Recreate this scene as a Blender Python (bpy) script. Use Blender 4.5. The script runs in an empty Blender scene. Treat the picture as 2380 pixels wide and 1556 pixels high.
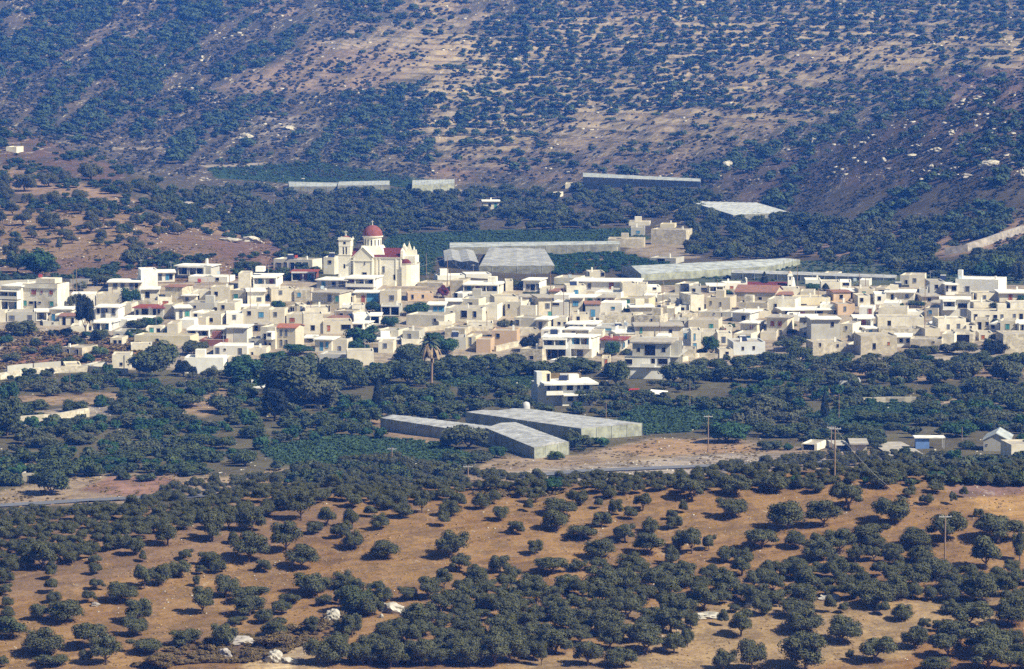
import bpy, bmesh, math, random
import numpy as np
from mathutils import Vector, Matrix
random.seed(7)
RNG = np.random.default_rng(11)
SC = bpy.context.scene
COL = SC.collection
# ---------------------------------------------------------------- camera
F = 9450.0                       # focal length in units of a 2380 x 1556 frame
CU, CV = 1190.0, 778.0
PITCH = math.atan(878.0 / F)
SP, CP = math.sin(PITCH), math.cos(PITCH)
cam_d = bpy.data.cameras.new('camera')
cam = bpy.data.objects.new('camera', cam_d)
COL.objects.link(cam)
cam.location = (0, 0, 0)
cam.rotation_euler = (math.pi / 2 - PITCH, 0, 0)
cam_d.sensor_width = 36.0
cam_d.lens = F / 2380.0 * 36.0
cam_d.clip_start = 1.0
cam_d.clip_end = 9000.0
SC.camera = cam
# ---------------------------------------------------------------- light
SUN_EL, SUN_TOWARD = math.radians(43), math.radians(30)
to_sun = Vector((math.cos(SUN_TOWARD) * math.cos(SUN_EL), -math.sin(SUN_TOWARD) * math.cos(SUN_EL), math.sin(SUN_EL)))
W = bpy.data.worlds.new('World')
SC.world = W
W.use_nodes = True
wn = W.node_tree
bg = wn.nodes['Background']
sky = wn.nodes.new('ShaderNodeTexSky')
sky.sky_type = 'NISHITA'
sky.sun_disc = False
sky.sun_elevation = SUN_EL
sky.sun_rotation = math.atan2(to_sun.x, to_sun.y)
sky.air_density = 1.2
sky.dust_density = 0.6
sky.ozone_density = 2.0
wn.links.new(sky.outputs[0], bg.inputs[0])
bg.inputs[1].default_value = 0.05
sun_d = bpy.data.lights.new('sun', 'SUN')
sun_d.energy = 5.0
sun_d.angle = math.radians(0.5)
sun_d.color = (1.0, 0.955, 0.875)
sun = bpy.data.objects.new('sun', sun_d)
COL.objects.link(sun)
sun.rotation_euler = to_sun.to_track_quat('Z', 'Y').to_euler()
SC.view_settings.view_transform = 'Standard'
SC.view_settings.look = 'None'
SC.view_settings.exposure = 0.55
SC.view_settings.gamma = 1.0
SC.view_settings.use_curve_mapping = False
SC.cycles.use_denoising = False
SC.cycles.max_bounces = 4
SC.cycles.diffuse_bounces = 2
SC.cycles.glossy_bounces = 1
SC.cycles.transmission_bounces = 1
SC.cycles.volume_bounces = 0
SC.cycles.transparent_max_bounces = 4
SC.cycles.adaptive_threshold = 0.02
HAZE_DENSITY = 0.00023
HAZE_COLOR = (0.06, 0.24, 1.0)

# ---------------------------------------------------------------- helpers
def mesh_obj(name, verts, faces, mat=None, parent=None, smooth=False):
    me = bpy.data.meshes.new(name)
    me.from_pydata([tuple(v) for v in verts], [], [tuple(f) for f in faces])
    me.update()
    if smooth:
        me.polygons.foreach_set('use_smooth', [True] * len(me.polygons))
    if mat:
        me.materials.append(mat)
    o = bpy.data.objects.new(name, me)
    COL.objects.link(o)
    if parent:
        o.parent = parent
    return o

def np_mesh(name, V, Q, mat=None):
    """big mesh from numpy verts and quads"""
    me = bpy.data.meshes.new(name)
    n, m, k = len(V), len(Q), Q.shape[1]
    me.vertices.add(n)
    me.vertices.foreach_set('co', V.astype(np.float32).ravel())
    me.loops.add(m * k)
    me.loops.foreach_set('vertex_index', Q.astype(np.int32).ravel())
    me.polygons.add(m)
    me.polygons.foreach_set('loop_start', np.arange(0, m * k, k, dtype=np.int32))
    me.update(calc_edges=True)
    if mat:
        me.materials.append(mat)
    return me

def link(name, me, parent=None):
    o = bpy.data.objects.new(name, me)
    COL.objects.link(o)
    if parent:
        o.parent = parent
    return o

def empty(name, loc=(0, 0, 0), rz=0.0):
    o = bpy.data.objects.new(name, None)
    COL.objects.link(o)
    o.location = loc
    o.rotation_euler = (0, 0, rz)
    return o

LABELS = {}
def tag(o, label=None, cat=None, group=None, kind=None):
    if label:
        o['label'] = label
    if cat:
        o['category'] = cat
    if group:
        o['group'] = group
    if kind:
        o['kind'] = kind
    return o

class MB:
    """collects simple solids into one mesh"""
    def __init__(s):
        s.v, s.f = [], []
    def add(s, vs, fs):
        n = len(s.v)
        s.v += [tuple(p) for p in vs]
        s.f += [tuple(i + n for i in f) for f in fs]
    def box(s, x0, x1, y0, y1, z0, z1):
        s.add([(x0, y0, z0), (x1, y0, z0), (x1, y1, z0), (x0, y1, z0), (x0, y0, z1), (x1, y0, z1), (x1, y1, z1), (x0, y1, z1)],
              [(0, 3, 2, 1), (4, 5, 6, 7), (0, 1, 5, 4), (1, 2, 6, 5), (2, 3, 7, 6), (3, 0, 4, 7)])
    def tray(s, x0, x1, y0, y1, z0, z1, t=0.22, d=0.35):
        """walls with a parapet; floor is left to the roof part"""
        o = [(x0, y0), (x1, y0), (x1, y1), (x0, y1)]
        i = [(x0 + t, y0 + t), (x1 - t, y0 + t), (x1 - t, y1 - t), (x0 + t, y1 - t)]
        vs = [(a, b, z0) for a, b in o] + [(a, b, z1) for a, b in o] + [(a, b, z1) for a, b in i] + [(a, b, z1 - d) for a, b in i]
        fs = []
        for k in range(4):
            j = (k + 1) % 4
            fs += [(k, j, j + 4, k + 4), (k + 4, j + 4, j + 8, k + 8), (k + 8, j + 8, j + 12, k + 12)]
        s.add(vs, fs)
    def prism(s, pts, y0, y1):
        """polygon in xz swept along y"""
        n = len(pts)
        vs = [(x, y0, z) for x, z in pts] + [(x, y1, z) for x, z in pts]
        fs = [tuple(range(n)), tuple(reversed(range(n, 2 * n)))]
        for k in range(n):
            j = (k + 1) % n
            fs.append((k, k + n, j + n, j))
        s.add(vs, fs)
    def tube(s, pts, rads, n=7, cap=True):
        rings = []
        pts = [Vector(p) for p in pts]
        for k, p in enumerate(pts):
            d = (pts[min(k + 1, len(pts) - 1)] - pts[max(k - 1, 0)]).normalized()
            a = d.orthogonal().normalized()
            if abs(d.z) > 0.9:
                a = Vector((1, 0, 0)) - d * d.x
                a.normalize()
            b = d.cross(a)
            rings.append([p + (a * math.cos(t) + b * math.sin(t)) * rads[k] for t in [2 * math.pi * q / n for q in range(n)]])
        vs = [v for r in rings for v in r]
        fs = []
        for k in range(len(rings) - 1):
            for q in range(n):
                r = (q + 1) % n
                fs.append((k * n + q, k * n + r, (k + 1) * n + r, (k + 1) * n + q))
        if cap:
            fs.append(tuple(reversed(range(n))))
            fs.append(tuple(range((len(rings) - 1) * n, len(rings) * n)))
        s.add(vs, fs)
    def lathe(s, cx, cy, prof, n=20, a0=0.0, a1=2 * math.pi):
        full = abs(a1 - a0 - 2 * math.pi) < 1e-6
        m = n if full else n + 1
        vs = [(cx + r * math.cos(a0 + (a1 - a0) * q / n), cy + r * math.sin(a0 + (a1 - a0) * q / n), z) for r, z in prof for q in range(m)]
        fs = []
        for k in range(len(prof) - 1):
            for q in range(n):
                r = (q + 1) % m if full else q + 1
                fs.append((k * m + q, k * m + r, (k + 1) * m + r, (k + 1) * m + q))
        s.add(vs, fs)
    def join(s, other):
        """take in another set of solids under a second material"""
        s.split = len(s.f)
        s.add(other.v, other.f)
    def build2(s, name, mat, mat2, parent=None):
        o = mesh_obj(name, s.v, s.f, mat, parent)
        o.data.materials.append(mat2)
        for p in o.data.polygons[s.split:]:
            p.material_index = 1
        return o
    def build(s, name, mat, parent=None, smooth=False, jit=0.0):
        v = s.v
        if jit:
            v = [(x + random.uniform(-jit, jit), y + random.uniform(-jit, jit), z + random.uniform(-jit, jit)) for x, y, z in v]
        return mesh_obj(name, v, s.f, mat, parent, smooth)

# value noise
_L = RNG.random((64, 64))
def vnoise(x, y):
    x = np.asarray(x, float); y = np.asarray(y, float)
    xi = np.floor(x).astype(int); yi = np.floor(y).astype(int)
    fx = x - xi; fy = y - yi
    fx = fx * fx * (3 - 2 * fx); fy = fy * fy * (3 - 2 * fy)
    g = lambda a, b: _L[a % 64, b % 64]
    return (g(xi, yi) * (1 - fx) + g(xi + 1, yi) * fx) * (1 - fy) + (g(xi, yi + 1) * (1 - fx) + g(xi + 1, yi + 1) * fx) * fy
def fbm(x, y, o=4):
    s, a, t = 0, 1.0, 0
    for k in range(o):
        s = s + a * vnoise(x * 2 ** k + 17.3 * k, y * 2 ** k + 5.1 * k); t += a; a *= 0.5
    return s / t
def inpoly(x, y, poly):
    x = np.asarray(x, float); y = np.asarray(y, float)
    r = np.zeros(x.shape, bool)
    n = len(poly)
    for k in range(n):
        x1, y1 = poly[k]; x2, y2 = poly[(k + 1) % n]
        if y1 == y2:
            continue
        c = ((y1 > y) != (y2 > y)) & (x < (x2 - x1) * (y - y1) / (y2 - y1) + x1)
        r ^= c
    return r

# ---------------------------------------------------------------- survey: the lie of the land
# rows (of the 1556 frame) at which the ground stands at each distance, for five bearings
PROF = {
 0:    [(435,1556),(452,1450),(468,1350),(482,1270),(497,1212),(535,1235),(580,1225),(628,1172),(660,1108),(720,1005),(790,912),(830,866),(850,840),(880,788),(910,738),(940,695),(960,662),(1000,625),(1050,575),(1100,525),(1150,478),(1200,430),(1250,385),(1300,335),(1350,288),(1420,292),(1500,290),(1600,255),(1700,195),(1800,125),(1900,50),(2000,-20),(2150,-110),(2400,-230),(2700,-320)],
 300:  [(435,1556),(452,1450),(468,1345),(482,1260),(500,1192),(540,1215),(585,1205),(632,1160),(660,1105),(720,1005),(790,912),(830,866),(850,840),(880,788),(910,738),(940,692),(960,658),(1000,620),(1050,565),(1100,510),(1150,465),(1190,430),(1230,400),(1280,400),(1340,410),(1420,395),(1500,350),(1600,285),(1700,210),(1800,130),(1900,52),(2000,-20),(2150,-110),(2400,-230),(2700,-320)],
 600:  [(435,1556),(452,1445),(468,1340),(484,1235),(505,1128),(550,1190),(595,1175),(640,1130),(660,1095),(720,1006),(790,912),(830,866),(850,842),(880,788),(910,738),(940,692),(955,660),(1000,625),(1030,597),(1060,585),(1150,560),(1250,512),(1350,467),(1420,430),(1500,370),(1600,295),(1700,212),(1800,130),(1900,52),(2000,-20),(2150,-110),(2400,-230),(2700,-320)],
 1190: [(435,1556),(452,1445),(468,1340),(486,1225),(508,1115),(550,1180),(598,1150),(640,1110),(660,1078),(720,1008),(790,912),(830,866),(850,845),(880,790),(910,740),(940,695),(960,663),(1010,655),(1080,609),(1150,566),(1250,512),(1350,467),(1420,436),(1500,385),(1600,310),(1700,225),(1800,140),(1900,55),(2000,-20),(2150,-110),(2400,-230),(2700,-320)],
 1800: [(435,1556),(452,1450),(470,1345),(488,1235),(512,1108),(550,1170),(605,1148),(660,1085),(720,1006),(790,912),(825,872),(845,845),(880,785),(910,735),(940,695),(960,668),(1010,652),(1080,607),(1150,566),(1240,505),(1310,450),(1390,385),(1500,300),(1600,232),(1700,168),(1800,108),(1900,45),(2000,-20),(2150,-110),(2400,-230),(2700,-320)],
 2090: [(435,1556),(452,1450),(470,1345),(488,1235),(513,1102),(550,1165),(608,1140),(625,1130),(660,1080),(720,1003),(785,914),(820,868),(845,828),(880,775),(910,730),(938,695),(957,670),(1000,651),(1050,610),(1110,545),(1170,475),(1230,405),(1290,345),(1340,305),(1390,285),(1450,275),(1520,240),(1600,190),(1700,125),(1800,75),(1900,22),(2000,-28),(2150,-112),(2400,-230),(2700,-320)],
 2380: [(435,1556),(452,1450),(470,1345),(488,1235),(514,1095),(550,1160),(610,1130),(630,1120),(660,1078),(720,1000),(780,915),(815,865),(845,815),(880,765),(910,725),(935,695),(955,672),(985,650),(1020,605),(1060,535),(1110,455),(1160,375),(1210,305),(1260,245),(1310,200),(1350,185),(1420,195),(1500,190),(1600,142),(1700,92),(1800,45),(1900,5),(2000,-35),(2150,-115),(2400,-230),(2700,-320)],
}
Ys = np.concatenate([np.arange(435, 620, 0.9), np.arange(620, 1000, 2.0), np.arange(1000, 1430, 3.0), np.arange(1430, 1500, 2.6), np.arange(1500, 2100, 2.6), np.arange(2100, 2700, 12.0)])
Us = np.arange(-1500, 3900, 9.0)
def row_to_z(v, Y):
    t = (CV - v) / F
    return Y * (-SP + CP * t) / (CP + SP * t)
def project(X, Y, Z):
    dep = Y * CP - Z * SP
    return CU + F * X / dep, CV - F * (Y * SP + Z * CP) / dep
_cols = sorted(PROF)
_tab = np.array([np.interp(Ys, [p[0] for p in PROF[c]], [p[1] for p in PROF[c]]) for c in _cols])
ROWS = np.empty((len(Us), len(Ys)))
for j in range(len(Ys)):
    ROWS[:, j] = np.interp(Us, _cols, _tab[:, j])
ZG = row_to_z(ROWS, Ys[None, :])
def blur(a, axis, n):
    k = np.hanning(n + 2)[1:-1]; k /= k.sum()
    pad = [(0, 0), (0, 0)]; pad[axis] = (n // 2, n // 2)
    return np.apply_along_axis(lambda m: np.convolve(m, k, 'valid'), axis, np.pad(a, pad, mode='edge'))
ZG = blur(ZG, 1, 9)
ZG = blur(ZG, 0, 25)
XG = (Us[:, None] - CU) / F * Ys[None, :]
YG = np.broadcast_to(Ys[None, :], XG.shape)
amp = np.interp(Ys, [430, 520, 700, 820, 830, 980, 1100, 1500, 2700], [2.2, 2.2, 0.5, 0.4, 0.3, 0.3, 1.2, 3.5, 6.0])[None, :]
ZG = ZG + amp * (fbm(XG / 45.0 + 3, YG / 60.0, 4) - 0.5) * 1.6
ampf = np.interp(Ys, [330, 600, 700, 980, 1300, 2700], [0.35, 0.3, 0.15, 0.15, 0.5, 1.2])[None, :]
ZG = ZG + ampf * (fbm(XG / 7.0, YG / 9.0, 3) - 0.5) * 1.6
# gullies and shoulders of the far slopes, then stepped terraces on the middle and right of them
ra = (XG * 0.86 + YG * 0.50); rb = (-XG * 0.50 + YG * 0.86)
far_w = np.clip((YG - 1430) / 170, 0, 1)
lw = np.clip((900 - (CU + F * XG / YG)) / 500, 0, 1)
ZG = ZG + far_w * (lw * 17.0 + 6.0) * (fbm(ra / 260.0 + 4, rb / 62.0 + 9, 3) - 0.5)
rw = np.clip(((CU + F * XG / YG) - 1650) / 300, 0, 1) * np.clip((YG - 1060) / 120, 0, 1) * np.clip((1480 - YG) / 120, 0, 1)
ZG = ZG + rw * 7.0 * (fbm(ra / 150.0 + 1, rb / 34.0 + 2, 3) - 0.5)
tw = np.clip(((CU + F * XG / YG) - 820) / 200, 0, 1) * far_w
TH = 2.3
tq = ZG / TH + (fbm(XG / 110.0 + 6, YG / 200.0, 2) - 0.5) * 1.5
fr_ = tq - np.floor(tq)
ZG = ZG + tw * 0.85 * TH * (np.floor(tq) + np.clip((fr_ - 0.70) / 0.30, 0, 1) - tq)
DEP = YG * CP - ZG * SP
VG = CV - F * (YG * SP + ZG * CP) / DEP
UG = CU + F * XG / DEP
VMIN = np.minimum.accumulate(VG, axis=1)
def gz(X, Y):
    """ground height at X, Y"""
    X = np.asarray(X, float); Y = np.asarray(Y, float)
    u = CU + F * X / np.maximum(Y, 1)
    a = np.clip((u - Us[0]) / 9.0, 0, len(Us) - 1.001)
    b = np.clip(np.interp(Y, Ys, np.arange(len(Ys))), 0, len(Ys) - 1.001)
    ai = a.astype(int); bi = b.astype(int); fa = a - ai; fb = b - bi
    return (ZG[ai, bi] * (1 - fa) + ZG[ai + 1, bi] * fa) * (1 - fb) + (ZG[ai, bi + 1] * (1 - fa) + ZG[ai + 1, bi + 1] * fa) * fb
def ground(u, v):
    """the ground point seen at frame position u, v"""
    u = np.atleast_1d(np.asarray(u, float)); v = np.atleast_1d(np.asarray(v, float))
    uu = u.copy(); Y = None
    for it in range(2):
        i = np.clip(np.round((uu - Us[0]) / 9.0).astype(int), 0, len(Us) - 1)
        Y = np.empty(len(u))
        for k in range(len(u)):
            m = VMIN[i[k]]
            j = np.searchsorted(-m, -v[k])
            j = min(max(j, 1), len(Ys) - 1)
            v0, v1 = m[j - 1], m[j]
            t = 0.0 if v0 == v1 else min(max((v0 - v[k]) / (v0 - v1), 0), 1)
            Y[k] = Ys[j - 1] + t * (Ys[j] - Ys[j - 1])
        X = (u - CU) / F * Y * 1.0
        z = gz(X, Y)
        X = (u - CU) / F * (Y * CP - z * SP)
        uu = CU + F * X / Y
    return X, Y, gz(X, Y)
def g1(u, v):
    X, Y, Z = ground(u, v)
    return float(X[0]), float(Y[0]), float(Z[0])
K = 2380.0 / 3278.0
CROPS = {'A': (0, 780, 3.536), 'B': (600, 700, 2.975), 'C': (1300, 780, 3.4), 'D': (1900, 780, 3.4), 'E': (2578, 780, 3.4),
         'l': (0, 1543, 2.1636), 'm': (1100, 1543, 2.1636), 'r': (2178, 1543, 2.1636), 'n': (1100, 1150, 2.1636), 'o': (2178, 1150, 2.1636), 'k': (0, 1150, 2.1636),
         'z': (0, 0, K), 'f': (1100, 400, 2.1636), 'e': (0, 400, 2.1636), 'g': (2178, 400, 2.1636)}
def T(c, x, y):
    ox, oy, s = CROPS[c]
    return (ox + x / s) * K, (oy + y / s) * K
def TP(c, pts):
    return [T(c, x, y) for x, y in pts]
# ---------------------------------------------------------------- materials
def new_mat(name):
    m = bpy.data.materials.new(name)
    m.use_nodes = True
    nt = m.node_tree
    b = nt.nodes['Principled BSDF']
    b.inputs['Specular IOR Level'].default_value = 0.08
    return m, nt, b
def N(nt, t, **kw):
    n = nt.nodes.new(t)
    for k, v in kw.items():
        setattr(n, k, v)
    return n
def mixc(nt, fac, a, b, mode='MIX'):
    n = N(nt, 'ShaderNodeMix', data_type='RGBA', blend_type=mode)
    for s, v in ((0, fac), (6, a), (7, b)):
        if hasattr(v, 'is_output') or isinstance(v, bpy.types.NodeSocket):
            nt.links.new(v, n.inputs[s])
        else:
            n.inputs[s].default_value = v if s == 0 else (*v, 1)
    return n.outputs[2]
def noise(nt, vec, scale, detail=4, rough=0.6, off=None):
    n = N(nt, 'ShaderNodeTexNoise')
    n.inputs['Scale'].default_value = scale
    n.inputs['Detail'].default_value = detail
    n.inputs['Roughness'].default_value = rough
    if vec is not None:
        nt.links.new(vec, n.inputs['Vector'])
    return n.outputs['Fac']
def ramp(nt, fac, lo, hi, a=0.0, b=1.0):
    n = N(nt, 'ShaderNodeMapRange')
    n.inputs[1].default_value = lo; n.inputs[2].default_value = hi
    n.inputs[3].default_value = a; n.inputs[4].default_value = b
    nt.links.new(fac, n.inputs[0])
    return n.outputs[0]
def scaled(nt, vec, s):
    n = N(nt, 'ShaderNodeVectorMath', operation='MULTIPLY')
    nt.links.new(vec, n.inputs[0]); n.inputs[1].default_value = s
    return n.outputs[0]
def obj_rand(nt):
    return N(nt, 'ShaderNodeObjectInfo').outputs['Random']

def wall_mat(name, col, stain=0.5, stone=0.0, rough=0.9):
    m, nt, b = new_mat(name)
    tc = N(nt, 'ShaderNodeTexCoord').outputs['Object']
    geo = N(nt, 'ShaderNodeNewGeometry').outputs['Position']
    c = mixc(nt, ramp(nt, noise(nt, geo, 0.45, 5, 0.65), 0.38, 0.68), col, tuple(x * (1 - 0.42 * stain) * t for x, t in zip(col, (1, 0.95, 0.86))))
    c = mixc(nt, ramp(nt, noise(nt, geo, 1.6, 5, 0.75), 0.50, 0.66, 0, 0.7 * stain), c, tuple(x * 0.62 * t for x, t in zip(col, (1.0, 0.94, 0.85))))
    # rain streaks: long in z
    st = noise(nt, scaled(nt, geo, (2.2, 2.2, 0.25)), 1.0, 4, 0.6)
    c = mixc(nt, ramp(nt, st, 0.56, 0.72, 0, 0.55 * stain), c, tuple(x * 0.45 for x in col))
    if stone:
        v = N(nt, 'ShaderNodeTexVoronoi')
        v.inputs['Scale'].default_value = 2.0
        nt.links.new(scaled(nt, geo, (1, 1, 1.6)), v.inputs['Vector'])
        hsv = N(nt, 'ShaderNodeSeparateColor'); nt.links.new(v.outputs['Color'], hsv.inputs[0])
        c = mixc(nt, ramp(nt, hsv.outputs[0], 0.0, 1.0, 0, 0.75 * stone), c, tuple(x * 0.42 for x in col))
        pl = noise(nt, geo, 0.9, 3, 0.5)
        c = mixc(nt, ramp(nt, pl, 0.52, 0.6, 0, 0.7), c, tuple(min(1, x * 1.25) for x in col))
    r = obj_rand(nt)
    c = mixc(nt, ramp(nt, r, 0, 1, 0.0, 0.62), c, tuple(x * 0.60 * t for x, t in zip(col, (1.06, 1.0, 0.9))))
    nt.links.new(c, b.inputs['Base Color'])
    b.inputs['Roughness'].default_value = rough
    return m
def flat_mat(name, col, rough=0.8, var=0.3, scale=1.2, metal=0.0):
    m, nt, b = new_mat(name)
    geo = N(nt, 'ShaderNodeNewGeometry').outputs['Position']
    c = mixc(nt, ramp(nt, noise(nt, geo, scale, 4), 0.35, 0.7), col, tuple(x * (1 - var) for x in col))
    nt.links.new(c, b.inputs['Base Color'])
    b.inputs['Roughness'].default_value = rough
    b.inputs['Metallic'].default_value = metal
    return m
def leaf_mat(name, a, b_, scale=1.2, rough=0.75, rnd=0.45, ext=None):
    m, nt, b = new_mat(name)
    geo = N(nt, 'ShaderNodeNewGeometry').outputs['Position']
    c = mixc(nt, ramp(nt, noise(nt, geo, scale, 3, 0.6), 0.35, 0.65), a, b_)
    if ext:
        c = mixc(nt, ramp(nt, noise(nt, geo, 0.035, 2, 0.5), 0.5, 0.66), c, ext)
    c = mixc(nt, ramp(nt, obj_rand(nt), 0, 1, 0.0, rnd), c, tuple(x * 0.55 for x in a))
    nt.links.new(c, b.inputs['Base Color'])
    b.inputs['Roughness'].default_value = rough
    b.inputs['Specular IOR Level'].default_value = 0.25
    return m
M = {
 'W': wall_mat('whitewash', (0.90, 0.90, 0.87), 0.3),
 'L': wall_mat('pale_blue_and_shaded_white_plaster', (0.66, 0.69, 0.72), 0.4),  # bluish plaster, also white walls with shade put into the colour
 'C': wall_mat('cream_plaster', (0.85, 0.815, 0.71), 0.75),
 'Y': wall_mat('yellow_plaster', (0.79, 0.73, 0.55), 0.4),
 'B': wall_mat('beige_render', (0.74, 0.695, 0.59), 0.6),
 'P': wall_mat('pinkish_render', (0.66, 0.50, 0.36), 0.5),
 'G': wall_mat('grey_concrete_and_shaded_wall', (0.56, 0.56, 0.53), 0.5),  # concrete, also fronts with their shade put into the grey
 'S': wall_mat('rubble_stone', (0.66, 0.61, 0.50), 0.7, 1.0),
 'R': wall_mat('red_brown_plaster', (0.30, 0.13, 0.10), 0.5),
 'roofw': flat_mat('white_roof_coat', (0.86, 0.84, 0.79), 0.8, 0.35, 0.6),
 'roofg': flat_mat('grey_roof_screed', (0.46, 0.42, 0.36), 0.9, 0.45, 0.8),
 'roofr': flat_mat('red_brown_roof_edge', (0.28, 0.08, 0.06), 0.8, 0.3),
 'dark': flat_mat('dark_glass_and_hollow', (0.012, 0.011, 0.014), 0.6, 0.3),  # window glass, also painted as the shade inside openings
 'bluep': flat_mat('blue_paint', (0.10, 0.30, 0.50), 0.6, 0.3),
 'greenp': flat_mat('green_paint', (0.10, 0.34, 0.30), 0.6, 0.3),
 'orangep': flat_mat('orange_brown_shutter', (0.38, 0.12, 0.05), 0.6, 0.3),
 'greyp': flat_mat('grey_shutter', (0.13, 0.145, 0.175), 0.6, 0.3),
 'frame': flat_mat('window_surround', (0.50, 0.46, 0.40), 0.8, 0.3),
 'tank': flat_mat('water_tank_metal', (0.48, 0.56, 0.62), 0.5, 0.3),
 'redtank': flat_mat('red_tank_paint', (0.45, 0.08, 0.05), 0.6, 0.3),
 'panel': flat_mat('solar_glass', (0.03, 0.04, 0.08), 0.2, 0.2),
 'wood': flat_mat('weathered_pole_wood', (0.30, 0.21, 0.15), 0.9, 0.3, 3),
 'metal': flat_mat('galvanised_metal', (0.55, 0.55, 0.55), 0.5, 0.2),
 'bark': flat_mat('olive_bark', (0.16, 0.115, 0.08), 0.95, 0.5, 4),
 'rock': flat_mat('white_limestone', (0.60, 0.56, 0.48), 0.9, 0.6, 1.2),
 'rockg': flat_mat('grey_limestone', (0.46, 0.42, 0.38), 0.9, 0.55, 0.8),
 'churchw': wall_mat('church_cream', (0.88, 0.855, 0.76), 0.35),
 'churcht': wall_mat('church_white_trim', (0.88, 0.86, 0.76), 0.10),
 'dome': flat_mat('dome_red', (0.25, 0.088, 0.078), 0.8, 0.3, 1.2),
 'churchr': flat_mat('church_roof_red', (0.155, 0.040, 0.040), 0.8, 0.4, 1.5),
 'road': flat_mat('asphalt', (0.17, 0.175, 0.195), 0.7, 0.2, 0.3),
 'vanblue': flat_mat('blue_panel_paint', (0.14, 0.24, 0.50), 0.5, 0.2),
 'tarp': flat_mat('red_tarp', (0.45, 0.05, 0.05), 0.7, 0.2),
 'frond': leaf_mat('palm_frond', (0.05, 0.08, 0.035), (0.09, 0.10, 0.05)),
 'dryfrond': leaf_mat('dry_palm_frond', (0.34, 0.25, 0.14), (0.20, 0.14, 0.08)),
 'olive': leaf_mat('olive_leaves', (0.128, 0.134, 0.062), (0.034, 0.042, 0.018), 1.8, rnd=0.6),
 'bush': leaf_mat('green_shrub_leaves', (0.085, 0.105, 0.038), (0.045, 0.055, 0.022), 1.8),
 'brownbush': leaf_mat('dry_shrub_leaves', (0.22, 0.155, 0.065), (0.11, 0.085, 0.038), 1.8),
 'valley': leaf_mat('valley_tree_leaves', (0.082, 0.110, 0.038), (0.028, 0.045, 0.024), 0.6, ext=(0.10, 0.105, 0.060)),
 'green': leaf_mat('glossy_green_leaves', (0.042, 0.105, 0.036), (0.020, 0.052, 0.022), 1.0),
 'dull': leaf_mat('dusty_leaves', (0.100, 0.118, 0.058), (0.046, 0.056, 0.029), 0.8),
 'light': leaf_mat('light_green_leaves', (0.10, 0.15, 0.05), (0.06, 0.09, 0.03), 1.0),
 'conifer': leaf_mat('conifer_needles', (0.020, 0.032, 0.020), (0.012, 0.018, 0.012), 1.0),
 'purple': leaf_mat('bougainvillea_leaves', (0.22, 0.03, 0.05), (0.09, 0.03, 0.03), 1.0),
 'hill': leaf_mat('hillside_leaves', (0.060, 0.098, 0.042), (0.028, 0.050, 0.026), 0.35),
 'scrub': leaf_mat('scrub_leaves', (0.070, 0.074, 0.042), (0.035, 0.036, 0.028), 0.25),
 'vine': leaf_mat('vine_leaves', (0.055, 0.105, 0.045), (0.030, 0.062, 0.030), 0.35),
 'drygrass': leaf_mat('dry_grass', (0.42, 0.29, 0.14), (0.28, 0.18, 0.09), 0.5),
}
def tile_mat(name, col):
    m, nt, b = new_mat(name)
    tc = N(nt, 'ShaderNodeTexCoord').outputs['Object']
    w = N(nt, 'ShaderNodeTexWave', bands_direction='X')
    w.inputs['Scale'].default_value = 1.6
    w.inputs['Distortion'].default_value = 0.4
    nt.links.new(tc, w.inputs['Vector'])
    c = mixc(nt, ramp(nt, noise(nt, tc, 1.1, 5, 0.7), 0.35, 0.65), col, tuple(x * t for x, t in zip(col, (0.55, 0.7, 0.8))))
    c = mixc(nt, ramp(nt, w.outputs['Fac'], 0.2, 0.8, 0, 0.45), c, tuple(x * 0.45 for x in col))
    nt.links.new(c, b.inputs['Base Color'])
    b.inputs['Roughness'].default_value = 0.85
    return m
M['tile'] = tile_mat('clay_tiles', (0.46, 0.17, 0.10))
M['tileold'] = tile_mat('old_clay_tiles', (0.36, 0.18, 0.13))
def plastic_mat(name, col, trans):
    m, nt, b = new_mat(name)
    geo = N(nt, 'ShaderNodeNewGeometry').outputs['Position']
    c = mixc(nt, ramp(nt, noise(nt, geo, 0.5, 5, 0.7), 0.4, 0.62), col, tuple(x * 0.55 for x in col))
    c = mixc(nt, ramp(nt, noise(nt, scaled(nt, geo, (0.3, 0.3, 2.5)), 1.0, 3), 0.55, 0.7, 0, 0.5), c, tuple(x * 0.4 for x in col))
    nt.links.new(c, b.inputs['Base Color'])
    b.inputs['Roughness'].default_value = 0.45
    b.inputs['Alpha'].default_value = 1 - trans
    return m
M['stone'] = flat_mat('pale_stones', (0.60, 0.56, 0.48), 0.9, 0.5, 1.0)
M['plroof'] = plastic_mat('greenhouse_roof_film', (0.47, 0.47, 0.47), 0.0)
M['plwall'] = plastic_mat('greenhouse_wall_film', (0.34, 0.34, 0.28), 0.25)
M['plwhite'] = plastic_mat('greenhouse_pale_film', (0.47, 0.50, 0.50), 0.0)
M['plbright'] = plastic_mat('greenhouse_white_film', (0.64, 0.66, 0.67), 0.0)
M['plgreen'] = plastic_mat('greenhouse_greenish_wall', (0.37, 0.385, 0.31), 0.0)

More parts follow.
